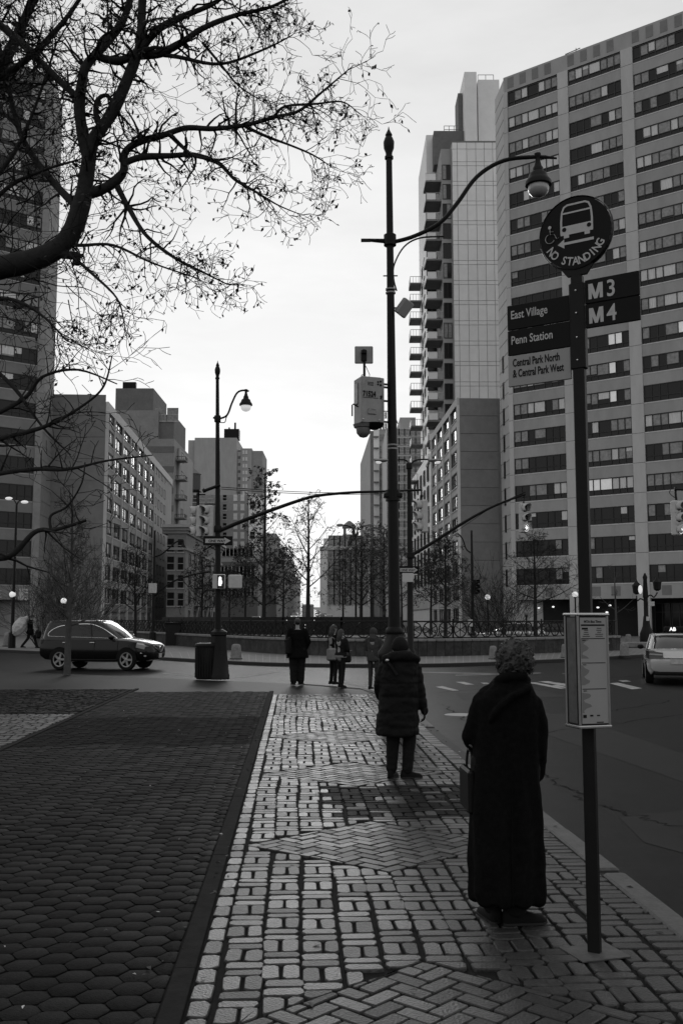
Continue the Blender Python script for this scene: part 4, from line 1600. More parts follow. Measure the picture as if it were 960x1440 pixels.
b = MB(); b.tube(world_pts([(288, 709), (306, 709)], YL, o4), .018, 5); b.tube(world_pts([(285, 775), (300, 766)], YL, o4), .02, 5); b.build('signal_bracket', M['blackmetal'], lp)
ts = thing('traffic_signal', 'pair of grey traffic signal heads on the lamp pole by the litter bin', 'traffic light', (*at(287, 712, YL - .05).xy, at(287, 711, YL).z), 0, 'traffic lights at the circle')
signal_head(ts, (.12, .0, 0), math.radians(-48), .88); signal_head(ts, (-.16, .1, 0), math.radians(-105), .88)
p = at(591, 703, YL - .02)
ts = thing('traffic_signal', 'grey traffic signal head hanging at the end of the long curved mast arm', 'traffic light', p, 0, 'traffic lights at the circle')
signal_head(ts, (.05, 0, 0), math.radians(-78), .92)
b = MB(); b.tube([(0.03, 0, .3), (.03, 0, 0)], .03, 6); b.ball((.03, 0, .12), .05, 8, 6); b.build('hanger', M['blackmetal'], ts)
p = at(306.5, 760.5, YL - .14)
one_way('black and white one way sign on the lamp pole beside the litter bin', p, 0, .86, .27)
p = at(320, 818, YL - .12)
ps = thing('pedestrian_signal', 'pedestrian signal boxes with a lit white hand on the pole by the litter bin', 'pedestrian signal', p)
b = MB(); b.box((-.24, -.04, 0), (.36, .22, .43), bev=.02); hs = b.build('housing', M['sigyellow'], ps)
b = MB(); b.box((-.18, -.155, 0), (.2, .02, .38)); b.build('screen', M['lens_off'], hs)
b = MB(); b.box((-.2, -.168, -.05), (.09, .008, .14), bev=.02)
for i, hgt in enumerate((.1, .13, .12, .1)):
    b.box((-.233 + i * .023, -.168, .02 + hgt / 2), (.018, .008, hgt))
b.box((-.145, -.168, -.02), (.02, .008, .09))
b.build('hand_symbol', M['lit'], hs)
b = MB(); b.box((.22, .02, 0), (.40, .2, .41), bev=.03); b.build('rear_housing', M['sigyellow'], ps)
b = MB(); b.box((0, 0, .26), (.75, .05, .035)); b.box((0, 0, -.25), (.6, .05, .03)); b.build('bracket', M['blackmetal'], ps)
# litter bin
p = G(291.5, 954.5)
bn = thing('litter_bin', 'dark round litter bin standing against the left lamp pole', 'litter bin', (p.x, p.y - .15, 0))
b = MB()
b.lathe([(.29, 0), (.31, .03), (.325, .92), (.30, .96)], 14); b.build('body', M['darkgran'], bn, smooth=True)
b = MB()
for k in range(28):
    a = 2 * math.pi * k / 28
    b.box((.335 * math.cos(a), .335 * math.sin(a), .48), (.02, .035, .86), rz=a)
b.build('slat_ring', M['blackmetal'], bn)
b = MB(); b.lathe([(.35, .92), (.36, .98), (.33, 1.03), (.2, 1.06), (.19, 1.0)], 14); b.build('rim', M['blackmetal'], bn, smooth=True)

# ---- twin armed cobra lamp with signal mast on the island kerb
YM = 38.5
pm = at(577, 935, YM)
o5 = (pm.x, YM, 0)
tp = thing('twin_lamp_pole', 'dark twin armed street lamp on the island, partly hidden by the tall lamp post', 'lamp post', o5)
b = MB(); b.lathe([(.2, 0), (.2, .5), (.13, .6), (.115, 3), (.085, at(576, 660, YM).z), (.13, at(576, 659, YM).z), (.13, at(576, 652, YM).z), (.05, at(576, 650, YM).z)], 10); b.build('shaft', M['blackmetal'], tp, smooth=True)
for sgn, px_ in ((-1, ((575, 658), (573, 650), (566, 646.5), (543, 648))), (1, ((577, 658), (580, 650), (588, 646.5), (602, 646)))):
    b = MB(); b.tube(smooth3(world_pts(px_, YM, o5), 4), .032, 6); b.build('arm', M['blackmetal'], tp, smooth=True)
    c = at(536 if sgn < 0 else 611, 647.5, YM) - Vector(o5)
    b = MB(); b.ball((0, 0, 0), (.29, .12, .075), 12, 6); b.build('lamp_head', M['greymetal'], tp, loc=c, smooth=True)
    b = MB(); b.ball((0, 0, 0), (.13, .09, .09), 10, 6); b.build('lens', M['litsoft'], tp, loc=c + Vector((sgn * .1, 0, -.05)), smooth=True)
arm = smooth3(world_pts([(577, 781), (600, 768), (640, 742), (670, 724), (700, 709), (738, 695)], YM, o5), 4)
b = MB(); b.tube(arm, [.075 - .035 * i / len(arm) for i in range(len(arm))], 8); b.box(world_pts([(577, 781)], YM, o5)[0], (.3, .3, .25), bev=.03); b.build('mast_arm', M['blackmetal'], tp, smooth=True)
b = MB(); b.tube(world_pts([(700, 709), (738, 692), (737, 700)], YM, o5), .02, 5); b.tube(world_pts([(578, 762), (640, 748), (700, 707)], YM, o5), .008, 4); b.build('stay', M['blackmetal'], tp)
p = at(736, 708, YM)
ts = thing('traffic_signal', 'traffic signal with lit right arrow at the end of the island mast arm', 'traffic light', p, 0, 'traffic lights at the circle')
signal_head(ts, (0, 0, 0), math.radians(32), 1.08, lit=2)
b = MB(); b.tube([(0, .05, .3), (0, .05, 0)], .03, 6); b.build('hanger', M['blackmetal'], ts)
one_way('small one way sign on the twin armed lamp pole right of the tall lamp post', at(574.5, 801.5, YM - .2), 0, .78, .3)
p = at(573, 812, YM - .2)
b = MB(); b.box((0, 0, 0), (.42, .03, .34)); tag(b.build('notice_plate', M['conc_l'], loc=p), 'small pale plate below the one way sign on the twin armed pole', 'sign')
# signal at the right edge with its mast
YR = 30.0
o6 = at(1090, 870, YR); o6 = (o6.x, YR, ROAD_Z)
rp = thing('signal_mast', 'signal mast reaching in from outside the right edge of the photo', 'signal mast', o6)
ornate_base(rp, 1.2, .3, .11)
b = MB(); b.tube([(0, 0, 1.1), (0, 0, 6)], [.1, .07], 8); b.tube(smooth3(world_pts([(1088, 720), (1040, 700), (990, 690), (947, 688)], YR, o6), 4), .04, 7); b.build('mast_arm', M['blackmetal'], rp)
ts = thing('traffic_signal', 'traffic signal cut by the right edge of the photo, its lit arrow half hidden', 'traffic light', at(951, 704, YR), 0, 'traffic lights at the circle')
signal_head(ts, (0, 0, 0), math.radians(40), 1.0, lit=2)
b = MB(); b.tube(smooth3([(0, .05, 0), (-.02, .05, .25), (0, .05, .42)], 3), .035, 6); b.tube(smooth3([(-.05, .05, .1), (-.2, .05, .25), (-.1, .05, .42)], 4), .012, 5); b.build('hanger', M['blackmetal'], ts)
# overhead wires between the poles
b = MB()
for dz in (0, 2.4):
    a, c = at(311, 685 + dz * 1.1, YL), at(575, 690 + dz, YM)
    pts = [a.lerp(c, i / 12) - Vector((0, 0, .12 * math.sin(math.pi * i / 12))) for i in range(13)]
    b.tube(pts, .011, 4)
tag(b.build('overhead_wire', M['blackmetal']), 'twin black wires strung from the left lamp pole towards the twin armed pole', 'wire')

# ---- bus stop sign
ps_ = G(835.5, 1340)
BS = thing('bus_stop_sign', 'tall black bus stop pole with round bus emblem and route panels beside the kerb', 'bus stop sign', (ps_.x, ps_.y, 0))
yb = math.radians(-33)                                   # panels turned towards the kerb
ztop = at(810, 388, ps_.y).z
b = MB(); b.box((0, 0, ztop / 2), (.066, .045, ztop), rz=yb, bev=.006)
b.build('pole', M['blackmetal'], BS)
zc_ = at(809, 459, ps_.y).z
b = MB(); b.box((0, 0, 0), (.088, .055, .50), bev=.008)
mid = b.build('panel_holder', M['blackmetal'], BS, loc=(0, 0, zc_ - .0), rz=yb)
b = MB()
for z_ in (.2, .07, -.07, -.2):
    b.ball((.0, -.031, z_), (.006, .004, .006), 6, 4)
b.build('rivet', M['steel'], mid)
# roundel
zr = at(809, 328, ps_.y).z
Rr = .207
b = MB()
cyl = Matrix.Rotation(math.pi / 2, 4, 'X')
b.lathe([(Rr, -.014), (Rr, .014)], 40, xf=cyl)
rd = b.build('roundel', M['sign_black'], BS, loc=(0, 0, zr), rz=yb)
b = MB(); b.lathe([(Rr + .007, -.018), (Rr + .012, 0), (Rr + .007, .018)], 40, xf=cyl, caps=False); b.build('rim', M['blackmetal'], rd)
b = MB(); b.prism([(-.10, -.03), (.10, -.03), (.055, .03), (-.055, .03)], -.012, .012, xf=Matrix.Translation((0, 0, -Rr - .012)) @ Matrix.Rotation(math.pi / 2, 4, 'X') @ Matrix.Scale(-1, 4, (0, 1, 0)))
b.build('neck', M['blackmetal'], rd)
E_ = -.0165


def flat(b, pts, y=E_, t=.0015):
    """flat print: outline (x, z) with a hair of thickness"""
    n = len(pts)
    b.add([(x, y, z) for x, z in pts], [tuple(range(n))])


def ring2(b, outer, inner, y=E_):
    n = len(outer)
    b.add([(x, y, z) for x, z in outer] + [(x, y, z) for x, z in inner], [(i, (i + 1) % n, n + (i + 1) % n, n + i) for i in range(n)])


S_ = .00098                                              # metres per unit of the emblem drawing
def E2(p):
    return [(x * S_, z * S_) for x, z in p]


b = MB()
body_o = [(-98, -45), (-98, 30), (-92, 88), (-78, 120), (-55, 132), (55, 132), (78, 120), (92, 88), (98, 30), (98, -45)]
bo = E2([(x, z) for x, z in body_o])
bi_ = E2([(-86, -5), (-86, 30), (-82, 84), (-70, 112), (-52, 121), (52, 121), (70, 112), (82, 84), (86, 30), (86, -5)])
ring2(b, bo, bi_)
flat(b, E2([(-82, 84), (82, 84), (84, 74), (-84, 74)]), E_ - .0002)
flat(b, E2([(-97, -44), (97, -44), (97, 2), (-97, 2)]), E_ - .0002)
flat(b, E2([(-97, -44), (97, -44), (97, -52), (-97, -52)]), E_ - .0002)
flat(b, E2([(-78, -52), (-78, -70), (-46, -70), (-46, -52)]), E_ - .0002)
flat(b, E2([(46, -52), (46, -70), (78, -70), (78, -52)]), E_ - .0002)
o = b.build('bus_emblem', M['sign_white'], rd, loc=(.010, 0, .045))
b = MB()
for x in (-74, 74):
    b.lathe([(13 * S_, 0), (13 * S_, .0006)], 14, c=(x * S_, 0, 0), xf=Matrix.Translation((0, E_ - .001, -18 * S_)) @ cyl)
b.build('headlamp', M['sign_black'], o)
b = MB()
flat(b, E2([(-118, -102), (-78, -74), (-78, -94), (98, -94), (98, -110), (-78, -110), (-78, -130)]))
b.build('arrow', M['sign_white'], rd, loc=(.012, 0, .045))
b = MB()                                                  # wheelchair symbol
tt = lambda pts, r=.0042: b.tube([(x, E_, z) for x, z in pts], r, 5, flat=.3)
b.lathe([(.0075, 0), (.0075, .001)], 10, xf=Matrix.Translation((-.002, E_, .034)) @ cyl)
tt([(-.002, .026), (.0, .002), (.018, .0), (.028, -.022), (.036, -.018)])
tt([(0, .014), (.014, .014)])
tt([(.02 * math.cos(a) - .002, .02 * math.sin(a) - .016) for a in [math.radians(d) for d in range(110, 341, 15)]])
wc_ = b.build('wheelchair_symbol', M['sign_white'], rd, loc=(-.145, -.003, .012)); wc_.scale = (1.35, 1, 1.35)
txt = 'NO STANDING'
Rt = .189
for i, ch in enumerate(txt):
    if ch == ' ':
        continue
    a = math.radians(-90 + (i - 5) * 11.8)
    letters(ch, .066, M['sign_white'], rd, (Rt * math.cos(a), E_, Rt * math.sin(a)), rot=Matrix.Rotation(-(a + math.pi / 2), 3, 'Y').to_4x4().to_3x3().to_4x4().to_euler() if False else (math.pi / 2, -(a + math.pi / 2), 0), align='CENTER', depth=.0006, bold=.0013, name='letter', squeeze=.84)


# route panels
def panel(x0, x1, z0, z1, mk, name):
    b = MB(); b.box((0, 0, 0), (x1 - x0, .016, z1 - z0), bev=.003)
    return b.build(name, M[mk], BS, loc=(math.cos(yb) * (x0 + x1) / 2, math.sin(yb) * (x0 + x1) / 2, (z0 + z1) / 2), rz=yb)


zz = lambda px, py: at(px, py, ps_.y).z
zr0 = zz(808, 397)
for i, t_ in enumerate(('M3', 'M4')):
    pn = panel(.046, .350, zr0 - .14 * (i + 1) + .003, zr0 - .14 * i, 'sign_black', 'route_panel')
    mm_ = MB()
    flat(mm_, [(x * .098, z * .088) for x, z in [(0, 0), (.19, 0), (.19, .68), (.2, .68)]][:0] or [(0, 0), (.0186, 0), (.0186, .088), (0, .088)], 0)
    flat(mm_, [(.0634, 0), (.082, 0), (.082, .088), (.0634, .088)], 0)
    flat(mm_, [(.0, .088), (.024, .088), (.0505, 0), (.0325, 0)], -.0003)
    flat(mm_, [(.082, .088), (.058, .088), (.0315, 0), (.0495, 0)], -.0006)
    mm_.build('letter', M['sign_white'], pn, loc=(-.132, -.0092, -.046))
    letters(t_[1], .132, M['sign_white'], pn, (-.032, -.0095, -.046), squeeze=.86, depth=.0006, bold=.0018)
zl0 = zz(806, 414) + .004
for i, (t_, mk, mt, hh) in enumerate((('East Village', 'sign_black', 'sign_white', .135), ('Penn Station', 'sign_black', 'sign_white', .135), ('Central Park North\n& Central Park West', 'sign_grey', 'sign_black', .168))):
    z1_ = zl0 - .152 * i
    pn = panel(-.425, -.046, z1_ - hh - .013, z1_, mk, 'destination_panel')
    if i < 2:
        letters(t_, .070, M[mt], pn, (-.168, -.0095, -.010), squeeze=.72, depth=.0006, bold=.0008)
    else:
        letters(t_, .064, M[mt], pn, (-.160, -.0095, .026), squeeze=.56, depth=.0006, bold=.0012)

# schedule case on the same pole
zc0, zc1 = at(828, 1018, ps_.y).z, at(828, 864, ps_.y).z
cs = thing('timetable_case', 'framed bus timetable case with map strips fixed to the bus stop pole', 'timetable case', (ps_.x - .022, ps_.y - .085, (zc0 + zc1) / 2), math.radians(17))
hc = zc1 - zc0
b = MB(); b.box((0, 0, 0), (.175, .13, hc - .02)); b.build('case', M['blackmetal'], cs)
b = MB()
for x_ in (-.087, .087):
    for y_ in (-.066, .066):
        b.box((x_, y_, 0), (.013, .013, hc - .012), bev=.004)
b.build('corner_post', M['greymetal'], cs)
b = MB(); b.box((0, 0, hc / 2), (.196, .152, .014), bev=.004); b.box((0, 0, -hc / 2), (.196, .152, .016), bev=.004); b.build('end_cap', M['steel'], cs)
paper = mat('timetable_paper', .27, .45, var=.06, scale=6, spec=.5)
b = MB(); b.box((.002, -.0665, 0), (.156, .002, hc - .035)); fp = b.build('timetable', paper, cs)
b = MB(); b.box((-.0885, 0, 0), (.002, .085, hc - .035)); sp_ = b.build('side_timetable', mat('side_timetable_paper', .06, .5, var=.5, scale=22), cs)
y_ = -.0685
letters('MTA Bus Time', .017, M['sign_black'], fp, (.0, y_, hc * .425), squeeze=1.0, align='CENTER', depth=.0003, bold=.0005)
b = MB()
b.box((0, y_, hc * .403), (.14, .001, .008))
rq = random.Random(4)
for q in range(5):
    for x0_ in (-.065, .012):
        if q != 0 or x0_ > 0:
            b.box((x0_ + .025, y_, hc * (.375 - .018 * q)), (rq.uniform(.02, .05), .001, .003))
b.box((-.048, y_, hc * .372), (.035, .001, .009))
for z_ in (.283, .066, -.165):
    b.box((.0, y_, hc * z_), (.14, .001, .0035))
    b.box((-.055, y_, hc * (z_ - .016)), (.02, .001, .004))
b.box((-.06, y_, -hc * .405), (.02, .001, .016)); b.box((-.02, y_, -hc * .40), (.018, .001, .008)); b.box((.02, y_, -hc * .40), (.018, .001, .006)); b.box((.03, y_, -hc * .46), (.04, .001, .005))
b.build('print', M['sign_black'], fp)
b = MB()
for z_ in (.19, -.045, -.29):
    pts = [(-.073, -.05)] + [(-.073 + max(0.004, .03 + .022 * math.sin(k * 1.3 + z_ * 9) + rq.uniform(-.008, .008)), -.05 + .011 * k) for k in range(10)] + [(-.073, .055)]
    flat(b, [(x, q_ + hc * z_) for x, q_ in pts], y_ + .0004)
b.build('map_print', mat('map_print', .15, .5, var=.05), fp)
b = MB(); b.ball((.094, -.066, .14), .004, 6, 4); b.build('latch', M['steel'], cs)
p = ps_
b = MB(); b.box((0, 0, .003), (.28, .24, .006)); o = b.build('base_plate', M['kerb'], BS, rz=.3)

# ---- planter wall with wheel fence round the circle
WP = [(150, 900), (215, 905), (270, 910), (330, 915), (400, 920), (500, 923), (600, 923), (700, 921), (800, 917), (872, 914.5)]
wpt = smooth_line([G(x, y) for x, y in WP], 4)
wl = thing('planter_wall', 'low curved granite planter wall with coping round the traffic circle', 'planter wall', (0, 0, 0))
WH = .68
outv = []
for i, p in enumerate(wpt):
    t_ = (wpt[min(i + 1, len(wpt) - 1)] - wpt[max(i - 1, 0)]).normalized()
    outv.append(Vector((-t_.y, t_.x, 0)))
for i in range(len(wpt) - 1):
    a, c = wpt[i], wpt[i + 1]
    d = c - a; ang = math.atan2(d.y, d.x)
    nseg = 2
    for q in range(nseg):
        m_ = a + d * ((q + .5) / nseg)
        b = MB(); b.box((0, .25, WH / 2), (d.length / nseg - .02, .5, WH)); b.build('wall_block', M['wallstone'], wl, loc=m_, rz=ang)
        b = MB(); b.box((0, .25, .07), (d.length / nseg - .015, .64, .14), bev=.03); b.build('coping_stone', M['stone'], wl, loc=m_ + Vector((0, 0, WH)), rz=ang)
e = wpt[-1]
b = MB(); b.box((-.25, 1.9, WH / 2), (.5, 3.8, WH)); b.box((-.25, 1.9, WH + .07), (.62, 3.9, .14), bev=.03); b.build('return_wall', M['wallstone'], wl, loc=e)
q = G(628, 912.5)
vt = min(range(len(wpt)), key=lambda i: (wpt[i] - q).length)
b = MB(); b.box((0, 0, 0), (.95, .06, .5), bev=.01); b.build('vent_frame', M['stone'], wl, loc=at(628, 911.5, wpt[vt].y - .16))
b = MB()
for k in range(4):
    b.box((0, -.035, .14 - .1 * k), (.7, .02, .055))
b.build('vent_slot', M['recess'], wl, loc=at(628, 911.5, wpt[vt].y - .16))
fn = thing('wheel_fence', 'black iron fence of spoked wheels on top of the curved planter wall', 'fence', (0, 0, 0))
FZ, FR = WH + .14, .36
wm = MB()
wm.tube([(FR * math.cos(2 * math.pi * k / 20), 0, FR * math.sin(2 * math.pi * k / 20)) for k in range(21)], .032, 5, caps=False)
for k in range(3):
    a = math.pi * k / 3 + math.pi / 6
    wm.tube([(-FR * math.cos(a), 0, -FR * math.sin(a)), (FR * math.cos(a), 0, FR * math.sin(a))], .02, 4)
wm.lathe([(.05, -.03), (.05, .03)], 8, xf=cyl)
wm_me = wm.mesh('wheel', M['blackmetal'])
acc, nxt = 0.0, 0.0
rails = [[], []]
for i in range(len(wpt) - 1):
    a, c = wpt[i] + outv[i] * .25, wpt[i + 1] + outv[i + 1] * .25
    L = (c - a).length
    for zz_ in (0, 1):
        rails[zz_].append(a + Vector((0, 0, FZ + (.02 if zz_ == 0 else .80))))
    while nxt < acc + L:
        p = a.lerp(c, (nxt - acc) / L)
        ang = math.atan2((c - a).y, (c - a).x)
        put('wheel', wm_me, fn, p + Vector((0, 0, FZ + .41)), ang)
        if int(nxt / .8) % 4 == 0:
            b = ('fpost',)
            if b not in _wc:
                mm_ = MB(); mm_.box((0, 0, .45), (.06, .06, .95)); _wc[b] = mm_.mesh('post', M['blackmetal'])
            d = (c - a).normalized()
            put('post', _wc[b], fn, p + d * .4 + Vector((0, 0, FZ)), ang)
        nxt += .8
    acc += L
for r_ in rails:
    r_.append(c + Vector((0, 0, r_[0].z - 0)) - Vector((0, 0, 0)) if False else Vector((c.x, c.y, r_[0].z)))
    b = MB(); b.tube(r_, .034, 4); b.build('rail', M['blackmetal'], fn)
# planting bed with low dark shrubs behind the fence
b = MB(); b.prism([(p.x + outv[i].x * .45, p.y + outv[i].y * .45) for i, p in enumerate(wpt)] + [(p.x * 1.05, 92 - abs(p.x) * .6) for p in (wpt[-1], wpt[0])], .0, .765)
tag(b.build('planting_bed', M['plaza']), kind='structure')
# dark inner wall of the circle
iw = thing('inner_wall', 'long dark polished granite wall standing inside the circle behind the wheel fence', 'wall', (0, 0, 0))
ip = [at(x, 868, Y) for x, Y in ((232, 74), (262, 70), (330, 65), (400, 62), (480, 61), (562, 62))]
for i in range(len(ip) - 1):
    for q in range(3):
        a, c = ip[i].lerp(ip[i + 1], q / 3), ip[i].lerp(ip[i + 1], (q + 1) / 3)
        d = c - a; d.z = 0
        b = MB(); b.box((0, 0, 0), (d.length - .02, .4, 1.86)); b.build('wall_panel', M['darkgran'], iw, loc=((a.x + c.x) / 2, (a.y + c.y) / 2, .93), rz=math.atan2(d.y, d.x))
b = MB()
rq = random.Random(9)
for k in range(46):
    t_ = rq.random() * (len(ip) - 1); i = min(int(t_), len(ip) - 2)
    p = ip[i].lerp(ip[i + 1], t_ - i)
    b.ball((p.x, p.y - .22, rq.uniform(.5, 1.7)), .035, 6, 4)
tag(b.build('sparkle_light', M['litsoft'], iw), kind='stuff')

# bollards
BL = [(332, 927, 16, 21, 'squat granite bollard right of the left lamp pole base'), (693, 927, 12, 18.5, 'granite bollard just left of the curly haired woman'),
      (794, 925, 11, 19, 'granite bollard peeping out left of the timetable case'), (877.5, 923, 13.5, 18.5, 'granite bollard midway between the timetable case and the silver car'),
      (883, 905, 9, 13, 'small distant bollard behind the one right of the timetable case'), (11, 909, 13, 19, 'granite bollard at the left edge behind the walker with the sack'), (56, 911, 11, 18, 'granite bollard partly hidden behind the rear of the black car')]
for px_, py_, w_, h_, lab in BL:
    p = G(px_, py_)
    s = p.y / FOC
    r0 = w_ * s / 2
    r = thing('bollard', lab, 'bollard', (p.x, p.y, 0), 0, 'granite bollards on the island pavement')
    H_ = h_ * s
    b = MB(); b.lathe([(r0, 0), (r0 * .98, H_ * .1), (r0 * .86, H_ * .72), (r0 * .78, H_ * .9), (r0 * .6, H_ * .98), (r0 * .3, H_)], 12); b.build('stone_body', M['stone'], r, smooth=True)
    b = MB(); b.lathe([(r0 * 1.15, 0), (r0 * 1.12, H_ * .06)], 12); b.build('foot', M['kerbd'], r)
p = G(901, 911)
b = MB(); b.box((0, 0, .18), (2.2, .5, .34), bev=.06); tag(b.build('stone_bench', M['stone'], loc=p), 'long low stone bench between the bollards and the silver car', 'bench')
p = at(212, 889, 58)
r = thing('park_hut', 'dark square cabinet with flat lid behind the black car', 'cabinet', (p.x, 66, 0))
b = MB(); b.box((0, 0, .7), (.92, .8, 1.4)); b.build('body', M['darkgran'], r)
b = MB(); b.box((0, 0, 1.46), (1.08, .95, .12), bev=.03); b.build('lid', M['blackmetal'], r)

# globe lamps
for px_, py_, Y_, r_, lit_, lab in ((685, 840, 62, .17, 1, 'white globe lamp on a thin pole right of the leafy island trees'), (808, 836, 58, .17, 1, 'white globe lamp peeping over the timetable case'), (739.5, 862.5, 58, .14, 0, 'unlit low globe lamp beside the thin tree left of the timetable case'),
                                    (90, 845, 57, .17, 1, 'lit globe lamp above the roof of the black car'), (18, 836, 60, .19, 1, 'lit globe lamp left of the walker with the sack')):
    p = at(px_, py_, Y_)
    r = thing('globe_lamp', lab, 'street lamp', (p.x, p.y, 0), 0, 'globe lamps round the circle')
    b = MB(); b.ball((0, 0, 0), r_, 14, 10); b.build('globe', M['litsoft' if lit_ else 'conc_d'], r, loc=(0, 0, p.z), smooth=True)
    b = MB(); b.lathe([(.1, 0), (.09, .4), (.045, .5), (.045, p.z - r_ - .05), (.09, p.z - r_ - .02), (.09, p.z - r_ + .03)], 8); b.build('pole', M['blackmetal'], r)
# distant poles
def far_pole(label, px_, ytop, Y_, r_=.09):
    p = at(px_, ytop, Y_)
    r = thing('street_lamp', label, 'street lamp', (p.x, Y_, 0))
    b = MB(); b.lathe([(.22, 0), (.2, .9), (r_ * 1.2, 1.0), (r_ * .7, p.z)], 8); b.build('pole', M['blackmetal'], r)
    return r, (p.x, Y_, 0)


r, o_ = far_pole('street lamp with hooked arm and mast arm in front of the gridded block', 218, 746, 62)
b = MB(); b.tube(smooth3(world_pts([(218, 783), (228, 779), (239, 770), (248, 762), (258, 761)], 62, o_), 4), .05, 6); b.build('arm', M['blackmetal'], r)
luminaire(r, at(258, 760, 62) - Vector(o_), .36)
b = MB(); b.tube(smooth3(world_pts([(218, 838), (230, 827), (245, 817), (272, 808), (296, 804)], 62, o_), 4), .06, 6); b.build('mast_arm', M['blackmetal'], r)
b = MB(); b.box(at(215, 827, 61.8) - Vector(o_), (.5, .1, .6)); b.build('sign_plate', M['plastic'], r)
r, o_ = far_pole('distant dark pole with hooked arm left of the right banded block', 662.5, 746, 58)
b = MB(); b.tube(smooth3(world_pts([(661, 777), (655, 772), (650, 758), (643, 750)], 58, o_), 4), .04, 6); b.build('arm', M['blackmetal'], r)
signal_head(r, at(669, 815, 57.8) - Vector(o_), math.radians(25), .8, housing='blackmetal')
b = MB(); b.box(at(661, 876, 57.7) - Vector(o_), (.25, .05, .4)); b.build('sign_plate', M['conc_l'], r)
r, o_ = far_pole('twin cobra head lamp in front of the left ribbon window slab', 24, 708, 60)
b = MB(); b.tube(smooth3(world_pts([(24, 710), (20, 703), (14, 701)], 60, o_), 3), .04, 5); b.tube(smooth3(world_pts([(24, 710), (28, 704), (34, 705)], 60, o_), 3), .04, 5); b.build('arm', M['blackmetal'], r)
for px_, py_ in ((13, 701), (35, 706)):
    b = MB(); b.ball((0, 0, 0), (.24, .12, .1), 8, 5); b.build('lamp_head', M['litsoft'], r, loc=at(px_, py_, 60) - Vector(o_))
r, o_ = far_pole('double headed cobra lamp rising out of the avenue trees', 500, 752, 95)
b = MB(); b.tube(smooth3(world_pts([(500, 756), (496, 744), (487, 739), (476, 739)], 95, o_), 4), .07, 5); b.tube(smooth3(world_pts([(500, 756), (503, 745), (508, 741), (516, 739)], 95, o_), 4), .07, 5); b.build('arm', M['blackmetal'], r)
for px_ in (478, 520):
    b = MB(); b.ball((0, 0, 0), (.4, .2, .15), 8, 5); b.build('lamp_head', M['greymetal'], r, loc=at(px_, 738.5, 95) - Vector(o_))
# ornate twin lantern post at right
p = at(909, 902, 72)
o_ = (p.x, 72, 0)
r = thing('twin_lantern_post', 'ornate black post with two lanterns and a small pale sign at far right', 'lamp post', o_)
zt = at(909, 806, 72).z
b = MB(); b.lathe([(.5, 0), (.48, .7), (.36, 1.0), (.28, 1.2), (.2, 1.9), (.16, 2.0), (.15, zt - 1.8), (.2, zt - 1.75), (.13, zt - .5), (.17, zt - .3), (.05, zt)], 10); b.build('shaft', M['blackmetal'], r, smooth=True)
for sgn in (-1, 1):
    c = at(909 + 14.5 * sgn, 836 if sgn < 0 else 831, 72) - Vector(o_)
    b = MB(); b.tube(smooth3([(0, 0, c.z - .5), (sgn * .35, 0, c.z - .3), (sgn * .6, 0, c.z - .45), (c.x, 0, c.z - .1)], 4), .05, 5); b.build('arm', M['blackmetal'], r)
    b = MB(); b.lathe([(.1, 0), (.26, .12), (.3, .6), (.36, .62), (.12, .9), (.03, 1.05)], 6); lt = b.build('lantern', M['blackmetal'], r, loc=c)
    if sgn < 0:
        b = MB(); b.ball((.18, -.3, .35), (.16, .08, .32), 8, 6); b.build('lit_pane', M['litsoft'], lt)
b = MB(); b.box(at(915, 849, 71.6) - Vector(o_), (.45, .04, .32)); b.build('sign_plate', M['plastic'], r)
b = MB(); b.box(at(910, 870, 71.6) - Vector(o_), (.2, .04, .3)); b.build('sticker', M['conc_l'], r)

# ================================================================== VEHICLES
def rrect(x0, x1, hw, z, n=5, rf=.35, rb=.3, tz=0.0):
    """rounded rectangle ring, counter-clockwise"""
    pts = []
    for (cx, cy, r, a0) in ((x1 - rf, hw - rf * .8, rf, 0), (x0 + rb, hw - rb * .8, rb, 90), (x0 + rb, -hw + rb * .8, rb, 180), (x1 - rf, -hw + rf * .8, rf, 270)):
        for k in range(n):
            a = math.radians(a0 + 90 * k / (n - 1))
            pts.append((cx + r * math.cos(a), cy + r * .8 * math.sin(a), z))
    return pts


def wheel_mesh(r, wd):
    t = MB(); t.lathe([(r * .66, -wd / 2), (r * .94, -wd / 2), (r, -wd / 2 + .03), (r, wd / 2 - .03), (r * .94, wd / 2), (r * .66, wd / 2)], 22, xf=cyl, caps=False)
    t.lathe([(r * .66, -wd / 2 + .03), (r * .2, -wd / 2 + .06)], 22, xf=cyl, caps=True)
    k_ = MB()
    k_.lathe([(r * .69, wd / 2 - .02), (r * .69, wd / 2 + .006), (r * .6, wd / 2 + .004), (r * .6, wd / 2 - .03)], 22, xf=cyl, caps=False)
    k_.lathe([(r * .16, wd / 2 - .05), (r * .16, wd / 2 - .005), (r * .08, wd / 2)], 12, xf=cyl)
    for q in range(5):
        a = 2 * math.pi * q / 5
        k_.box((r * .36, -wd / 2 + .02, 0), (r * .52, .03, r * .2), xf=Matrix.Rotation(a, 4, 'Y'))
    return t.mesh('tyre', M['rubber'], smooth=True), k_.mesh('rim', M['alloy'])


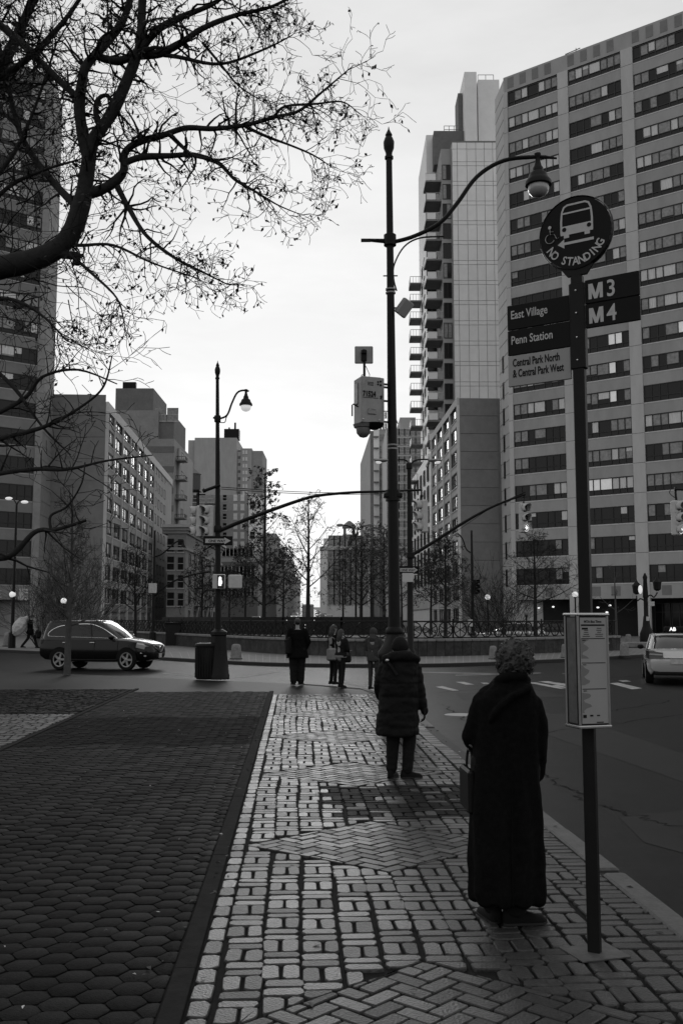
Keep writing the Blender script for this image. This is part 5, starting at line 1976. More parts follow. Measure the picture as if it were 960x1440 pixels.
def car(name, label, loc, rz, st, gh, wheels, wr, paint, suv=True, group=None):
    root = thing(name, label, 'car', loc, rz, group)
    b = MB()
    rings = []
    for (x, zl, zb, hw) in st:
        h = zb - zl
        half = [(hw * .62, zl), (hw * .9, zl + .03), (hw * .985, zl + h * .22), (hw, zl + h * .5), (hw * .985, zl + h * .74), (hw * .93, zl + h * .93), (hw * .8, zb), (hw * .4, zb + .015)]
        rings.append([(x, y, z) for y, z in half] + [(x, -y, z) for y, z in reversed(half)])
    b.loft(rings)
    b.build('body', M[paint], root, smooth=True)
    n = len(gh)
    b = MB(); b.loft([rrect(*g) for g in gh[:-1]]); b.build('glasshouse', M['carglass'], root, smooth=True)
    g = gh[-2]
    b = MB(); b.loft([rrect(g[0] - .04, g[1] + .06, g[2] + .02, g[3] - .035, 5, g[5] if len(g) > 5 else .35), rrect(g[0], g[1], g[2] + .005, g[3] + .02, 5), rrect(*gh[-1])]); b.build('roof', M[paint], root, smooth=True)
    tm, rm = wheel_mesh(wr, .22)
    for x in wheels:
        for sgn in (1, -1):
            hw = max(s[3] for s in st) - .10
            wl_ = put('wheel', tm, root, (x, sgn * hw, wr)); put('rim', rm, wl_, None, 0)
            wl_.rotation_euler = (0, 0, 0 if sgn < 0 else math.pi)
            wl_.children[0].rotation_euler = (0, 0, math.pi) if False else (0, 0, 0)
            a = MB()
            pts = [(math.cos(math.pi * q / 12) * (wr + .06), math.sin(math.pi * q / 12) * (wr + .06)) for q in range(13)]
            a.add([(x + p_, sgn * (hw + .105), wr + q_) for p_, q_ in pts] + [(x + p_ * .3, sgn * (hw + .09), wr + q_ * .3) for p_, q_ in pts], [(i, i + 1, 14 + i, 13 + i) for i in range(12)])
            a.build('wheel_arch', M['rubber'], root)
    return root


# rim sits on the outer side: meshes are built with their face towards -y, wheels at +y are turned round
suv_st = [(-2.40, .62, .92, .70), (-2.34, .46, 1.05, .84), (-2.1, .34, 1.12, .93), (-1.2, .28, 1.12, .97), (.2, .27, 1.10, .975), (.95, .27, 1.10, .97), (1.35, .28, 1.08, .955), (1.85, .30, 1.01, .93), (2.15, .32, .95, .86), (2.34, .36, .86, .74), (2.42, .46, .74, .58)]
suv_gh = [(-2.30, 1.10, .90, 1.05, 5, .45, .3), (-2.24, .78, .85, 1.33, 5, .4, .3), (-2.14, .34, .785, 1.62, 5, .35, .3), (-2.05, .16, .75, 1.69, 5, .35, .3), (-1.7, -.2, .6, 1.755, 5, .3, .3)]
ps1 = G(148, 942.5, ROAD_Z)
th = math.radians(-9)
suv = car('parked_car', 'black sport utility car with bright window trim driving past the small tree', (ps1.x - .28, ps1.y + .85, ROAD_Z), th, suv_st, suv_gh, (-1.42, 1.40), .375, 'carblack')
suv.scale = (.91, 1, 1.04)
for sgn in (-1, 1):
    m_ = lambda pts: [(x, sgn * y, z) for x, y, z in pts]
    b = MB()
    b.tube(smooth3(m_([(1.0, .905, 1.10), (.3, .915, 1.13), (-.6, .915, 1.15), (-1.5, .90, 1.17), (-1.95, .89, 1.20), (-1.85, .85, 1.38), (-1.45, .81, 1.54), (-.8, .80, 1.60), (-.15, .80, 1.60), (.35, .825, 1.45), (.75, .87, 1.24), (.98, .9, 1.11)]), 3), .016, 5)
    b.build('window_trim', M['chrome'], suv)
    b = MB()
    for x0_, x1_ in ((-.12, -.18), (-1.15, -1.25)):
        b.tube(m_([(x0_ + .02, .905, 1.12), (x1_, .80, 1.56)]), .035, 5)
    b.build('pillar', M['carblack'], suv)
    for x_ in (-.05, -1.2):
        b = MB(); b.box((x_, sgn * .972, .96), (.22, .03, .03), bev=.01); b.build('door_handle', M['chrome'], suv)
    b = MB(); b.ball((.78, sgn * 1.03, 1.16), (.12, .11, .085), 10, 6); b.build('mirror', M['carblack'], suv, smooth=True)
    b = MB()
    b.loft([[(1.78, sgn * .945, .80), (1.80, sgn * .945, .92), (1.82, sgn * .9, .965)], [(2.06, sgn * .895, .74), (2.06, sgn * .90, .88), (2.04, sgn * .82, .93)], [(2.29, sgn * .72, .72), (2.28, sgn * .73, .83), (2.24, sgn * .66, .87)]])
    b.build('headlamp', M['lampglass'], suv)
    b = MB(); b.box((2.12, sgn * .80, .50), (.12, .14, .09), bev=.03); b.build('fog_lamp', M['lampglass'], suv)
    b = MB(); b.tube(m_([(1.95, .9, .60), (2.2, .78, .58), (2.36, .55, .57)]), .02, 5); b.build('bumper_trim', M['chrome'], suv)
    b = MB(); b.tube(m_([(-1.0, .975, .36), (1.0, .975, .36)]), .035, 5); b.build('side_step', M['rubber'], suv)
    for x_ in (-1.05, .05, 1.02):
        b = MB(); b.box((x_, sgn * .972, .72), (.008, .01, .66)); b.build('door_seam', M['rubber'], suv)
    b = MB(); b.tube(m_([(-1.7, .58, 1.72), (-1.0, .58, 1.75), (-.3, .58, 1.72)]), .02, 5); b.build('roof_rail', M['blackmetal'], suv)
    b = MB(); b.box((-2.24, sgn * .8, 1.0), (.16, .16, .2), bev=.04); b.build('tail_lamp', M['taillamp'], suv)
b = MB(); b.tube(smooth3([(2.33, -.52, .84), (2.42, -.3, .72), (2.45, 0, .62), (2.42, .3, .72), (2.33, .52, .84)], 3), .028, 5); b.tube([(2.34, -.5, .85), (2.40, 0, .87), (2.34, .5, .85)], .02, 5); b.build('grille', M['chrome'], suv)
b = MB(); b.lathe([(.07, 0), (.06, .02)], 12, xf=Matrix.Translation((2.43, 0, .76)) @ Matrix.Rotation(math.pi / 2, 4, 'Y')); b.build('badge', M['chrome'], suv)
b = MB(); b.box((2.44, 0, .5), (.02, .3, .15)); b.build('number_plate', M['plastic'], suv)

sed_st = [(-2.38, .50, .78, .70), (-2.33, .36, .93, .80), (-2.1, .26, 1.0, .87), (-1.5, .22, 1.0, .905), (-.5, .2, .95, .91), (.7, .2, .93, .91), (1.4, .21, .88, .895), (2.0, .24, .80, .84), (2.3, .3, .7, .72), (2.4, .4, .6, .6)]
sed_gh = [(-2.0, 1.15, .83, .94, 5, .55, .55), (-1.58, .65, .74, 1.17, 5, .45, .5), (-1.12, .15, .65, 1.355, 5, .4, .45), (-.95, .0, .61, 1.40, 5, .35, .4), (-.7, -.2, .42, 1.435, 5, .3, .3)]
pr = G(956, 963, ROAD_Z)
th2 = math.radians(90 - 15)
sed = car('taxi_cab', 'silver taxi seen from behind at the right edge with a lit roof sign', (pr.x + math.cos(th2) * 2.15, pr.y + math.sin(th2) * 2.15, ROAD_Z), th2, sed_st, sed_gh, (-1.38, 1.38), .325, 'carsilver')
for sgn in (-1, 1):
    m_ = lambda pts: [(x, sgn * y, z) for x, y, z in pts]
    b = MB()
    b.loft([m_([(-2.02, .915, .76), (-2.02, .91, .96), (-1.95, .86, .99), (-1.95, .88, .80)])[::sgn], m_([(-2.34, .83, .72), (-2.33, .82, .95), (-2.2, .77, .97), (-2.2, .79, .78)])[::sgn], m_([(-2.44, .46, .74), (-2.42, .46, .90), (-2.3, .45, .92), (-2.3, .45, .76)])[::sgn]])
    b.build('tail_lamp', M['taillamp'], sed)
    b = MB(); b.tube(m_([(-2.46, .48, .84), (-2.37, .82, .86)]), .022, 5); b.build('lamp_strip', M['lampglass'], sed)
    b = MB(); b.ball((.62, sgn * .98, 1.0), (.1, .1, .075), 10, 6); b.build('mirror', M['rubber'], sed, smooth=True)
    b = MB(); b.tube(smooth3(m_([(-1.92, .80, .96), (-1.45, .725, 1.21), (-1.05, .665, 1.37), (-.1, .64, 1.385)]), 3), .05, 6); b.build('pillar', M['carsilver'], sed, smooth=True)
    b = MB(); b.tube(m_([(-.55, .84, .97), (-.5, .70, 1.40)]), .03, 5); b.build('door_pillar', M['carsilver'], sed)
    for x_ in (-.25, -1.15):
        b = MB(); b.box((x_, sgn * .905, .82), (.2, .03, .03), bev=.01); b.build('door_handle', M['carsilver'], sed)
b = MB(); b.box((-2.40, 0, .76), (.03, .9, .05), bev=.01); b.build('boot_trim', M['chrome'], sed)
b = MB(); b.box((-2.40, 0, .66), (.03, .5, .14)); b.build('number_plate', M['plastic'], sed)
b = MB(); b.box((-2.33, 0, .32), (.12, 1.4, .1), bev=.03); b.build('bumper_insert', M['rubber'], sed)
b = MB(); b.box((-.45, 0, 1.56), (.22, .62, .16), bev=.04); rs_ = b.build('roof_sign', M['rubber'], sed)
lt = letters('AB', .15, M['lit'], rs_, (-.565, .16, 1.505), rot=(math.pi / 2, 0, -math.pi / 2), depth=.004, bold=.004)

# distant traffic on the climbing avenue and parked by the circle
sm_st = [(-2.3, .4, .85, .75), (-2.1, .25, .98, .88), (0, .2, .95, .9), (1.4, .22, .88, .88), (2.1, .25, .78, .8), (2.3, .4, .6, .65)]
def tiny(name, label, loc, rz, paint, group):
    r = thing(name, label, 'car', loc, rz, group)
    b = MB()
    b.loft([[(x, y, z) for y, z in [(hw * .8, zl), (hw, zl + (zb - zl) * .5), (hw * .85, zb)]] + [(x, -y, z) for y, z in [(hw * .85, zb), (hw, zl + (zb - zl) * .5), (hw * .8, zl)]] for x, zl, zb, hw in sm_st]); b.build('body', M[paint], r, smooth=True)
    b = MB(); b.loft([rrect(-1.8, 1.0, .8, .95), rrect(-1.2, .2, .68, 1.4)]); b.build('cabin', M['carglass'], r, smooth=True)
    b = MB(); b.loft([rrect(-1.25, .25, .69, 1.4), rrect(-1.1, .1, .6, 1.46)]); b.build('roof', M[paint], r)
    tm, rm = wheel_mesh(.32, .2)
    for x in (-1.35, 1.35):
        for sgn in (1, -1):
            put('wheel', tm, r, (x, sgn * .8, .32))
    for sgn in (-1, 1):
        b = MB(); b.box((2.24, sgn * .55, .66), (.1, .25, .12), bev=.03); b.build('headlamp', M['lit'], r)
    return r


G1 = 'distant cars queued up the avenue'
fx = lambda px_, Y_: at(px_, 870, Y_).x
for i, (px_, Y_, pt, lab) in enumerate(((414, 230, 'carsilver', 'pale car far up the avenue left of the thin tree trunk'), (449, 260, 'carsilver', 'distant car first in the row climbing the avenue'), (454, 215, 'carblack', 'dark distant car second in the row on the avenue'),
                                         (462, 185, 'carsilver', 'pale distant car nearest in the row on the avenue'), (447, 330, 'carsilver', 'tiny pale car at the top of the avenue queue'), (364, 160, 'carsilver', 'white car on the cross street left of the leafy tree'))):
    tiny('distant_car', lab, (fx(px_, Y_), Y_, av(Y_)), -math.pi / 2 if px_ != 364 else .3, pt, G1)
p = at(433, 862, 200)
r = thing('distant_van', 'dark box van far up the avenue behind the thin tree trunk', 'van', (p.x, 200, av(200)), math.pi / 2)
b = MB(); b.box((0, 0, 1.9), (5, 2.2, 3.0), bev=.1); b.build('box_body', M['brick'], r)
b = MB(); b.box((-2.55, 0, 3.2), (.1, 2.0, .3)); b.build('roof_band', M['plastic'], r)
b = MB(); b.box((3.2, 0, 1.3), (1.6, 2.0, 1.9), bev=.2); b.build('cab', M['carblack'], r)
for x in (-1.6, 2.9):
    for sgn in (1, -1):
        b = MB(); b.lathe([(.45, -.12), (.45, .12)], 14, xf=Matrix.Translation((x, sgn, .42)) @ cyl); b.build('wheel', M['rubber'], r)
for px_, Y_, pt, lab in ((716, 68, 'carsilver', 'parked pale car glimpsed through the wheel fence left of the timetable case'), (770, 74, 'carblack', 'dark parked car glimpsed through the fence just left of the timetable case')):
    tiny('parked_sedan', lab, (fx(px_, Y_), Y_, 0), math.radians(195), pt, 'cars parked behind the fence')

# ================================================================== PEOPLE
def capsule(b, p0, p1, r0, r1, n=12):
    p0, p1 = Vector(p0), Vector(p1)
    d = (p1 - p0).normalized() if (p1 - p0).length > 1e-6 else Vector((0, 0, 1))
    pts = [p0 - d * r0 * .98, p0 - d * r0 * .7, p0, p1, p1 + d * r1 * .7, p1 + d * r1 * .98]
    b.tube(pts, [r0 * .2, r0 * .71, r0, r1, r1 * .71, r1 * .2], n)


def chain(b, pts, rad, n=12):
    for i in range(len(pts) - 1):
        capsule(b, pts[i], pts[i + 1], rad[i], rad[i + 1], n)


def fuse(b, name, m, parent, voxel, it=3, fold=None, loc=None):
    """union of the shapes as one continuous skin"""
    o = b.build(name, m, parent, loc=loc)
    r = o.modifiers.new('r', 'REMESH'); r.mode = 'VOXEL'; r.voxel_size = voxel
    s = o.modifiers.new('s', 'SMOOTH'); s.iterations = it; s.factor = .5
    evaluated(o)
    me = o.data
    if fold:
        n = len(me.vertices)
        co, no = [0.0] * (3 * n), [0.0] * (3 * n)
        me.vertices.foreach_get('co', co)
        me.vertices.foreach_get('normal', no)
        for i in range(0, 3 * n, 3):
            q = fold(Vector(co[i:i + 3]), Vector(no[i:i + 3]))
            co[i] += q.x; co[i + 1] += q.y; co[i + 2] += q.z
        me.vertices.foreach_set('co', co)
    me.materials.clear(); me.materials.append(m)
    me.polygons.foreach_set('use_smooth', [True] * len(me.polygons))
    me.update()
    return o


def hand(b, wrist, d, side, s=1.0, curl=.5):
    """palm, four unequal bent fingers and a thumb; d = pointing direction, side = thumb side"""
    w_, d, side = Vector(wrist), Vector(d).normalized(), Vector(side).normalized()
    nrm = d.cross(side).normalized()
    for k in range(4):
        off = side * (.03 - .02 * k) * s
        capsule(b, w_ + off * .6, w_ + d * .085 * s + off, .013 * s, .011 * s, 8)
        L = (.068, .078, .072, .055)[k] * s
        p0 = w_ + d * .09 * s + off
        p1 = p0 + (d * math.cos(curl * .6) + nrm * math.sin(curl * .6)) * L * .45
        p2 = p1 + (d * math.cos(curl * 1.6) + nrm * math.sin(curl * 1.6)) * L * .32
        p3 = p2 + (d * math.cos(curl * 2.4) + nrm * math.sin(curl * 2.4)) * L * .25
        chain(b, [p0, p1, p2, p3], [.0095 * s, .009 * s, .0085 * s, .007 * s], 8)
    t0 = w_ + d * .025 * s + side * .03 * s
    chain(b, [t0, t0 + (d * .6 + side * .7) * .04 * s, t0 + (d * .95 + side * .75 + nrm * .2) * .065 * s], [.012 * s, .011 * s, .008 * s], 8)


def head_shape(b, c, yaw, s=1.0):
    M_ = Matrix.Translation(c) @ Matrix.Rotation(yaw, 4, 'Z') @ Matrix.Scale(s, 4)
    b.ball((0, -.012, .03), (.075, .095, .085), 16, 10, xf=M_)
    b.ball((0, .022, -.035), (.058, .062, .075), 14, 8, xf=M_)
    b.ball((0, .055, -.085), (.028, .026, .024), 10, 6, xf=M_)
    b.loft([[tuple(M_ @ Vector(p)) for p in r] for r in ([(-.010, .075, .022), (.010, .075, .022), (0, .095, .022)], [(-.017, .075, -.025), (.017, .075, -.025), (0, .112, -.022)], [(-.012, .07, -.034), (.012, .07, -.034), (0, .092, -.036)])])
    for sg in (-1, 1):
        b.ball((sg * .031, .070, .012), (.016, .012, .011), 8, 6, xf=M_)
        b.ball((sg * .03, .074, .030), (.024, .012, .007), 8, 6, xf=M_)
        b.ball((sg * .075, -.005, -.008), (.012, .022, .032), 8, 6, xf=M_)
        b.ball((sg * .040, .05, -.025), (.024, .022, .022), 8, 6, xf=M_)
    b.ball((0, .078, -.055), (.024, .012, .006), 8, 6, xf=M_)
    b.ball((0, .076, -.066), (.021, .012, .007), 8, 6, xf=M_)


DEF = dict(hipL=(-.09, 0, .92), kneeL=(-.10, .02, .50), ankL=(-.10, -.01, .085), hipR=(.09, 0, .92), kneeR=(.10, .02, .50), ankR=(.10, -.01, .085),
           shL=(-.18, 0, 1.42), elL=(-.25, -.03, 1.13), wrL=(-.24, .06, .90), shR=(.18, 0, 1.42), elR=(.25, -.03, 1.13), wrR=(.24, .06, .90),
           neck=(0, 0, 1.47), head=(0, .025, 1.63), headyaw=0.0, toeL=(0, 1, 0), toeR=(0, 1, 0))


def human(label, loc, yaw, h, pose=None, voxel=.013, legr=1.0, trousers='cloth_d', shoes='shoe', group=None, build=1.0, hair=None, hands=True, name='person'):
    J = dict(DEF); J.update(pose or {})
    s = h / 1.75
    V = lambda k: Vector(J[k]) * s
    root = thing(name, label, 'person', loc, yaw, group)
    b = MB()
    for S in 'LR':
        chain(b, [V('hip' + S), V('knee' + S), V('ank' + S)], [.085 * s * build, .055 * s, .040 * s])
        chain(b, [V('sh' + S), V('el' + S), V('wr' + S)], [.05 * s, .04 * s, .028 * s])
        d = (V('wr' + S) - V('el' + S)).normalized()
        if hands:
            hand(b, V('wr' + S) + d * .02, d, Vector((0, 1, 0)) - d * d.y, s, .55)
        f = Vector(J['toe' + S]).normalized()
        chain(b, [V('ank' + S) - f * .03 + Vector((0, 0, -.04 * s)), V('ank' + S) + f * .13 * s + Vector((0, 0, -.052 * s))], [.035 * s, .025 * s])
    chain(b, [V('hipL'), V('hipR')], [.10 * s, .10 * s])
    mid_ = (V('hipL') + V('hipR')) / 2
    ch = (V('shL') + V('shR')) / 2
    chain(b, [mid_, mid_.lerp(ch, .45), mid_.lerp(ch, .85)], [.14 * s * build, .125 * s * build, .14 * s * build])
    chain(b, [V('shL') * .98, V('shR') * .98], [.06 * s, .06 * s])
    chain(b, [ch, V('neck'), V('head') - Vector((0, 0, .05 * s))], [.07 * s, .055 * s, .052 * s])
    head_shape(b, V('head'), J['headyaw'], s)
    fuse(b, 'body', M['skin'], root, voxel, 2)
    # trousers and shoes
    b = MB()
    for S in 'LR':
        hp, kn, an = V('hip' + S), V('knee' + S), V('ank' + S)
        chain(b, [hp, kn, an + Vector((0, 0, .02))], [.105 * s * legr, .075 * s * legr, .062 * s * legr])
    chain(b, [V('hipL') + Vector((0, 0, .04)), V('hipR') + Vector((0, 0, .04))], [.125 * s, .125 * s])
    fuse(b, 'trousers', M[trousers], root, voxel, 3, fold=lambda c, n: n * (.006 * noise.noise(Vector((c.x * 9, c.y * 9, c.z * 22)))))
    for S in 'LR':
        an = V('ank' + S); f = Vector(J['toe' + S]).normalized(); g = Vector((-f.y, f.x, 0))
        b = MB()
        rings = []
        for t_, w_, z0_, z1_ in ((-.085, .022, 0, .06), (-.075, .034, 0, .10), (-.02, .038, 0, .105), (.05, .040, 0, .078), (.11, .046, 0, .06), (.16, .042, 0, .05), (.188, .024, .005, .032)):
            c = Vector((an.x, an.y, 0)) + f * t_ * s
            zb_ = max(an.z - .085 * s, 0)
            rings.append([c + g * w_ * s * q + Vector((0, 0, zb_ + z * s)) for q, z in ((-1, z0_ + .012), (-1.0, z0_), (1.0, z0_), (1, z0_ + .012), (.9, z1_ * .7), (.35, z1_), (-.35, z1_), (-.9, z1_ * .7))])
        b.loft(rings)
        sh = b.build('shoe', M[shoes], root, smooth='all')
        b = MB()
        b.loft([[c_ + Vector((0, 0, dz)) for c_, dz in ((r[1] + (r[1] - r[2]) * .06, .001), (r[2] + (r[2] - r[1]) * .06, .001), (r[2] + (r[2] - r[1]) * .06, .013), (r[1] + (r[1] - r[2]) * .06, .013))] for r in rings])
        b.build('sole', M['sole'], sh)
    return root, V


def px_rings(rows, Y, o, ry, n=28, oy=0.0):
    """rings of an upright garment from its measured left and right outline (photo pixels) at distance Y"""
    out = []
    for i, (py, pl_, pr_) in enumerate(rows):
        a, c = at(pl_, py, Y), at(pr_, py, Y)
        cx, rx = (a.x + c.x) / 2 - o[0], (c.x - a.x) / 2
        d = ry[i] if isinstance(ry, (list, tuple)) else rx * ry
        out.append([Vector((cx + rx * math.copysign(abs(math.cos(t)) ** .85, math.cos(t)), oy + d * math.copysign(abs(math.sin(t)) ** .85, math.sin(t)), a.z - o[2])) for t in [2 * math.pi * k / n for k in range(n)]])
    return out


def unrot(pts, yaw):
    R = Matrix.Rotation(-yaw, 3, 'Z')
    return [R @ Vector(p) for p in pts]


def curls(root, c, r, m, seed=1):
    """soft curly hair: crowded locks grown together, loose ends winding off the outline"""
    rn = random.Random(seed)
    c = Vector(c)
    b = MB()
    b.ball(c, (r[0] * .9, r[1] * .9, r[2] * .9), 18, 12)
    ends = []
    for k in range(170):
        z = 1 - 1.75 * rn.random()
        a = rn.uniform(0, 6.28)
        q = math.sqrt(max(0, 1 - z * z))
        n_ = Vector((q * math.cos(a), q * math.sin(a), z))
        if n_.y > .55 and n_.z < .35:
            continue
        p = c + Vector((n_.x * r[0], n_.y * r[1], n_.z * r[2])) * rn.uniform(.86, .98)
        t = Matrix.Rotation(rn.uniform(0, 6.28), 3, n_) @ n_.orthogonal().normalized()
        u = n_.cross(t)
        rr = rn.uniform(.008, .019)
        w0 = rn.uniform(.006, .011)
        pts = [p + t * rr * math.cos(f_ * 5.2) + u * rr * math.sin(f_ * 5.2) + n_ * .008 * f_ + Vector((0, 0, -.022 * f_)) for f_ in (0, .2, .4, .6, .8, 1)]
        b.tube(pts, [w0 * .6, w0, w0, w0 * .9, w0 * .7, w0 * .4], 6)
        ends.append((p, n_, t, u))
    h = fuse(b, 'hair', m, root, .0045, 1, fold=lambda q, n_: n_ * (.005 * noise.noise(q * 55) + .003 * noise.noise(q * 120)))
    b = MB()
    for p, n_, t, u in ends:
        for _ in range(2):
            rr = rn.uniform(.006, .014)
            ph = rn.uniform(0, 6)
            pts = [p + n_ * (.004 + .016 * f_) + t * rr * math.cos(ph + f_ * 6) + u * rr * math.sin(ph + f_ * 6) + Vector((0, 0, -.02 * f_)) for f_ in (0, .17, .34, .5, .67, .84, 1)]
            b.tube(pts, [.0022, .0022, .002, .002, .0018, .0015, .001], 3, caps=False)
    tag(b.build('loose_curls', m, root), kind='stuff')
    return h


# ---- woman in the long coat
YA = 5.98
pa = G(713, 1296)
oA = (pa.x, YA, 0)
yawA = 0.0
hA = at(722, 897, YA).z
wo, V = human('woman with grey curls in ankle length black coat waiting beside the bus stop pole', oA, 0, hA / .985, dict(
    shL=(-.10, .0, 1.34), shR=(.095, .0, 1.34), elL=(-.19, .03, 1.08), wrL=(-.11, .20, 1.05), elR=(.168, -.01, 1.08), wrR=(.165, .04, .96),
    kneeL=(-.085, .03, .48), ankL=(-.085, .05, .085), kneeR=(.09, .0, .48), ankR=(.045, -.02, .085), toeL=(-.25, 1, 0), toeR=(1, .12, 0), head=(.076, .03, 1.575), neck=(.05, 0, 1.44), headyaw=-.85), voxel=.008, legr=1.2, build=.72)
rows = [(944, 706, 736), (952, 699, 741), (962, 686, 747), (970, 676, 751), (982, 668, 755), (1000, 667, 756), (1030, 666, 756), (1060, 664, 757), (1107, 662, 758.5), (1150, 660.8, 761.5), (1200, 660.3, 764), (1250, 660, 766), (1263, 662, 765.5), (1266, 668, 760)]
ryA = [.07, .085, .10, .115, .125, .135, .14, .145, .155, .165, .175, .185, .18, .16]
b = MB()
b.loft(px_rings(rows, YA, oA, ryA))
W = lambda px, py, dy=0.0: at(px, py, YA) - Vector(oA) + Vector((0, dy, 0))
chain(b, [W(677, 986), W(662, 1036, .03), W(668, 1050, .12), W(690, 1052, .21)], [.058, .052, .048, .042], 14)
chain(b, [W(748, 988), W(758, 1020, -.01), W(757.5, 1058, -.01), W(757, 1088, .05)], [.056, .052, .05, .045], 14)
chain(b, [W(698, 957, -.05), W(712, 950, -.085), W(730, 950, -.075), W(739, 956, -.03)], [.03, .032, .03, .028], 10)
chain(b, [W(684, 1010, -.13), W(697, 990, -.145), W(716, 975, -.14), W(738, 966, -.10)], [.012, .022, .026, .02], 10)


def foldA(c, n):
    a = math.atan2(c.y, c.x * 1.0)
    low = max(0.0, min(1.0, (1.15 - c.z) / .8))
    f_ = .012 * low * math.sin(a * 9 + 2.2 * noise.noise(Vector((c.x * 3, c.y * 3, c.z * 1.3))))
    f_ += .009 * noise.noise(Vector((c.x * 14, c.y * 14, c.z * 7)))
    f_ += .004 * noise.noise(Vector((c.x * 30, c.y * 30, c.z * 26))) * (1 if c.z > .9 else .3)
    return n * f_


coat = fuse(b, 'coat', M['wool'], wo, .009, 3, fold=foldA)
b = MB(); b.tube([W(713, 1100, -.158), W(712, 1180, -.178), W(713, 1262, -.185)], .004, 5); b.build('back_seam', M['wool'], coat)
curls(wo, W(724, 924.5) + Vector((0, .01, 0)), (.110, .118, .122), M['hair_g'], 3)
bgA = thing('shoulder_bag', 'stiff black bag held at the left side of the long coated woman', 'bag', W(660, 1113) + Vector(oA) + Vector((0, .10, 0)), .06)
b = MB(); b.box((.0, 0, 0), (.045, .30, .25), bev=.015); b.build('bag_body', M['bag'], bgA)
b = MB(); b.tube(smooth3([(.01, -.08, .12), (.02, -.04, .21), (.02, .08, .21), (.01, .08, .12)], 4), .008, 6); b.build('handle', M['bag'], bgA)

# ---- woman in the quilted coat
YB = 11.27
oB = (G(566, 1093).x, YB, 0)
hB = at(562, 897, YB).z
wo2, V = human('woman in hooded quilted knee length coat standing in front of the tall lamp post', oB, 0, hB / .985, dict(
    kneeL=(-.12, 0, .48), ankL=(-.14, 0, .085), kneeR=(.085, 0, .48), ankR=(.055, -.02, .085), toeL=(.35, 1, 0), toeR=(1, .15, 0), elL=(-.24, .02, 1.15), wrL=(-.2, .12, 1.02), elR=(.17, -.0, 1.17), wrR=(.21, .0, .96), shL=(-.17, 0, 1.36), shR=(.09, 0, 1.36), head=(-.035, .02, 1.585), neck=(-.03, 0, 1.45)), voxel=.010, legr=1.12, hands=False, build=.9)
rows = [(918, 549, 575), (924, 543, 582), (931, 537.5, 587), (945, 534, 588), (965, 533, 588), (990, 532, 588), (1010, 529, 588.5), (1028, 527.5, 589), (1032, 528, 588), (1034, 533, 583)]
b = MB()
b.loft(px_rings(rows, YB, oB, [.11, .15, .17, .19, .2, .2, .21, .22, .22, .2]))
W2 = lambda px, py, dy=0.0: at(px, py, YB) - Vector(oB) + Vector((0, dy, 0))
chain(b, [W2(541, 938), W2(533.5, 960, .02), W2(536, 980, .1)], [.075, .068, .06])
chain(b, [W2(583, 938), W2(587.5, 962), W2(592.5, 984), W2(594, 995)], [.075, .07, .058, .05])
chain(b, [W2(541, 926, -.08), W2(552, 922, -.15), W2(572, 922, -.15), W2(585, 927, -.06)], [.05, .06, .06, .05])


def foldB(c, n):
    q = -.006 * math.exp(-((c.z % .16) - .08 + .02 * noise.noise(c * 5)) ** 2 / .0003) if c.z < 1.05 else 0.0
    return n * (q + .013 * noise.noise(Vector((c.x * 9, c.y * 9, c.z * 14))) + .006 * noise.noise(Vector((c.x * 25, c.y * 25, c.z * 30))))


fuse(b, 'quilted_coat', M['nylon'], wo2, .011, 3, fold=foldB)
b = MB()
b.ball(W2(562, 908), (.092, .11, .105), 16, 10); b.lathe([(.10, -.02), (.102, .02), (.09, .03)], 18, c=W2(562, 910))
fuse(b, 'knit_hat', M['cloth_d'], wo2, .012, 3)
b = MB(); b.tube([W2(541, 928, -.165), W2(548, 935, -.2), W2(556, 948, -.215)], .02, 6); b.build('bag_strap', M['bag'], wo2)
b = MB(); b.ball(W2(543, 927.5, -.2), (.022, .012, .016), 8, 5); b.build('strap_buckle', M['steel'], wo2)
b = MB(); b.ball(W2(596.5, 999), (.045, .05, .055), 10, 8); hand(b, W2(595.5, 996), Vector((.1, 0, -1)), Vector((0, -1, 0)), 1.0, .6); fuse(b, 'glove', M['nylon'], wo2, .007, 2)


# ---- smaller figures
def dress(root, V, s, hem, flare, m, sleeves=True, voxel=.016, bulk=1.0, top=1.46, name='coat'):
    b = MB()
    n = 20
    rings = []
    for z, rx, ry in ((hem, .19 * flare, .15 * flare), (hem + .04, .195 * flare, .155 * flare), (.95, .185 * (1 + flare) / 2, .145), (1.15, .175, .13), (1.35, .20, .13), (1.43, .17, .10), (top, .075, .075)):
        if z < hem + .03 and z != hem:
            continue
        rings.append([Vector((rx * bulk * math.cos(2 * math.pi * k / n), ry * bulk * math.sin(2 * math.pi * k / n), z)) * s for k in range(n)])
    b.loft(rings)
    if sleeves:
        for S in 'LR':
            chain(b, [V('sh' + S), V('el' + S), V('wr' + S)], [.078 * s * bulk, .066 * s * bulk, .05 * s * bulk])
    return fuse(b, name, M[m], root, voxel, 3, fold=lambda c, n_: n_ * (.012 * noise.noise(Vector((c.x * 9, c.y * 9, c.z * 8)))))


def hair_cap(root, V, J, s, m, long_=0.0, name='hair'):
    b = MB()
    c = V('head')
    b.ball(c + Vector((0, -.015, .035)) * s, (.088 * s, .105 * s, .095 * s), 14, 10)
    if long_:
        chain(b, [c + Vector((0, -.05, .02)) * s, c + Vector((0, -.085, -.12)) * s, c + Vector((0, -.10, -.12 - long_)) * s], [.085 * s, .085 * s, .05 * s])
    return fuse(b, name, M[m], root, .014, 2, fold=lambda q, n_: n_ * (.008 * noise.noise(q * 30)))


G_ = lambda px, py: tuple(G(px, py).xy) + (0,)
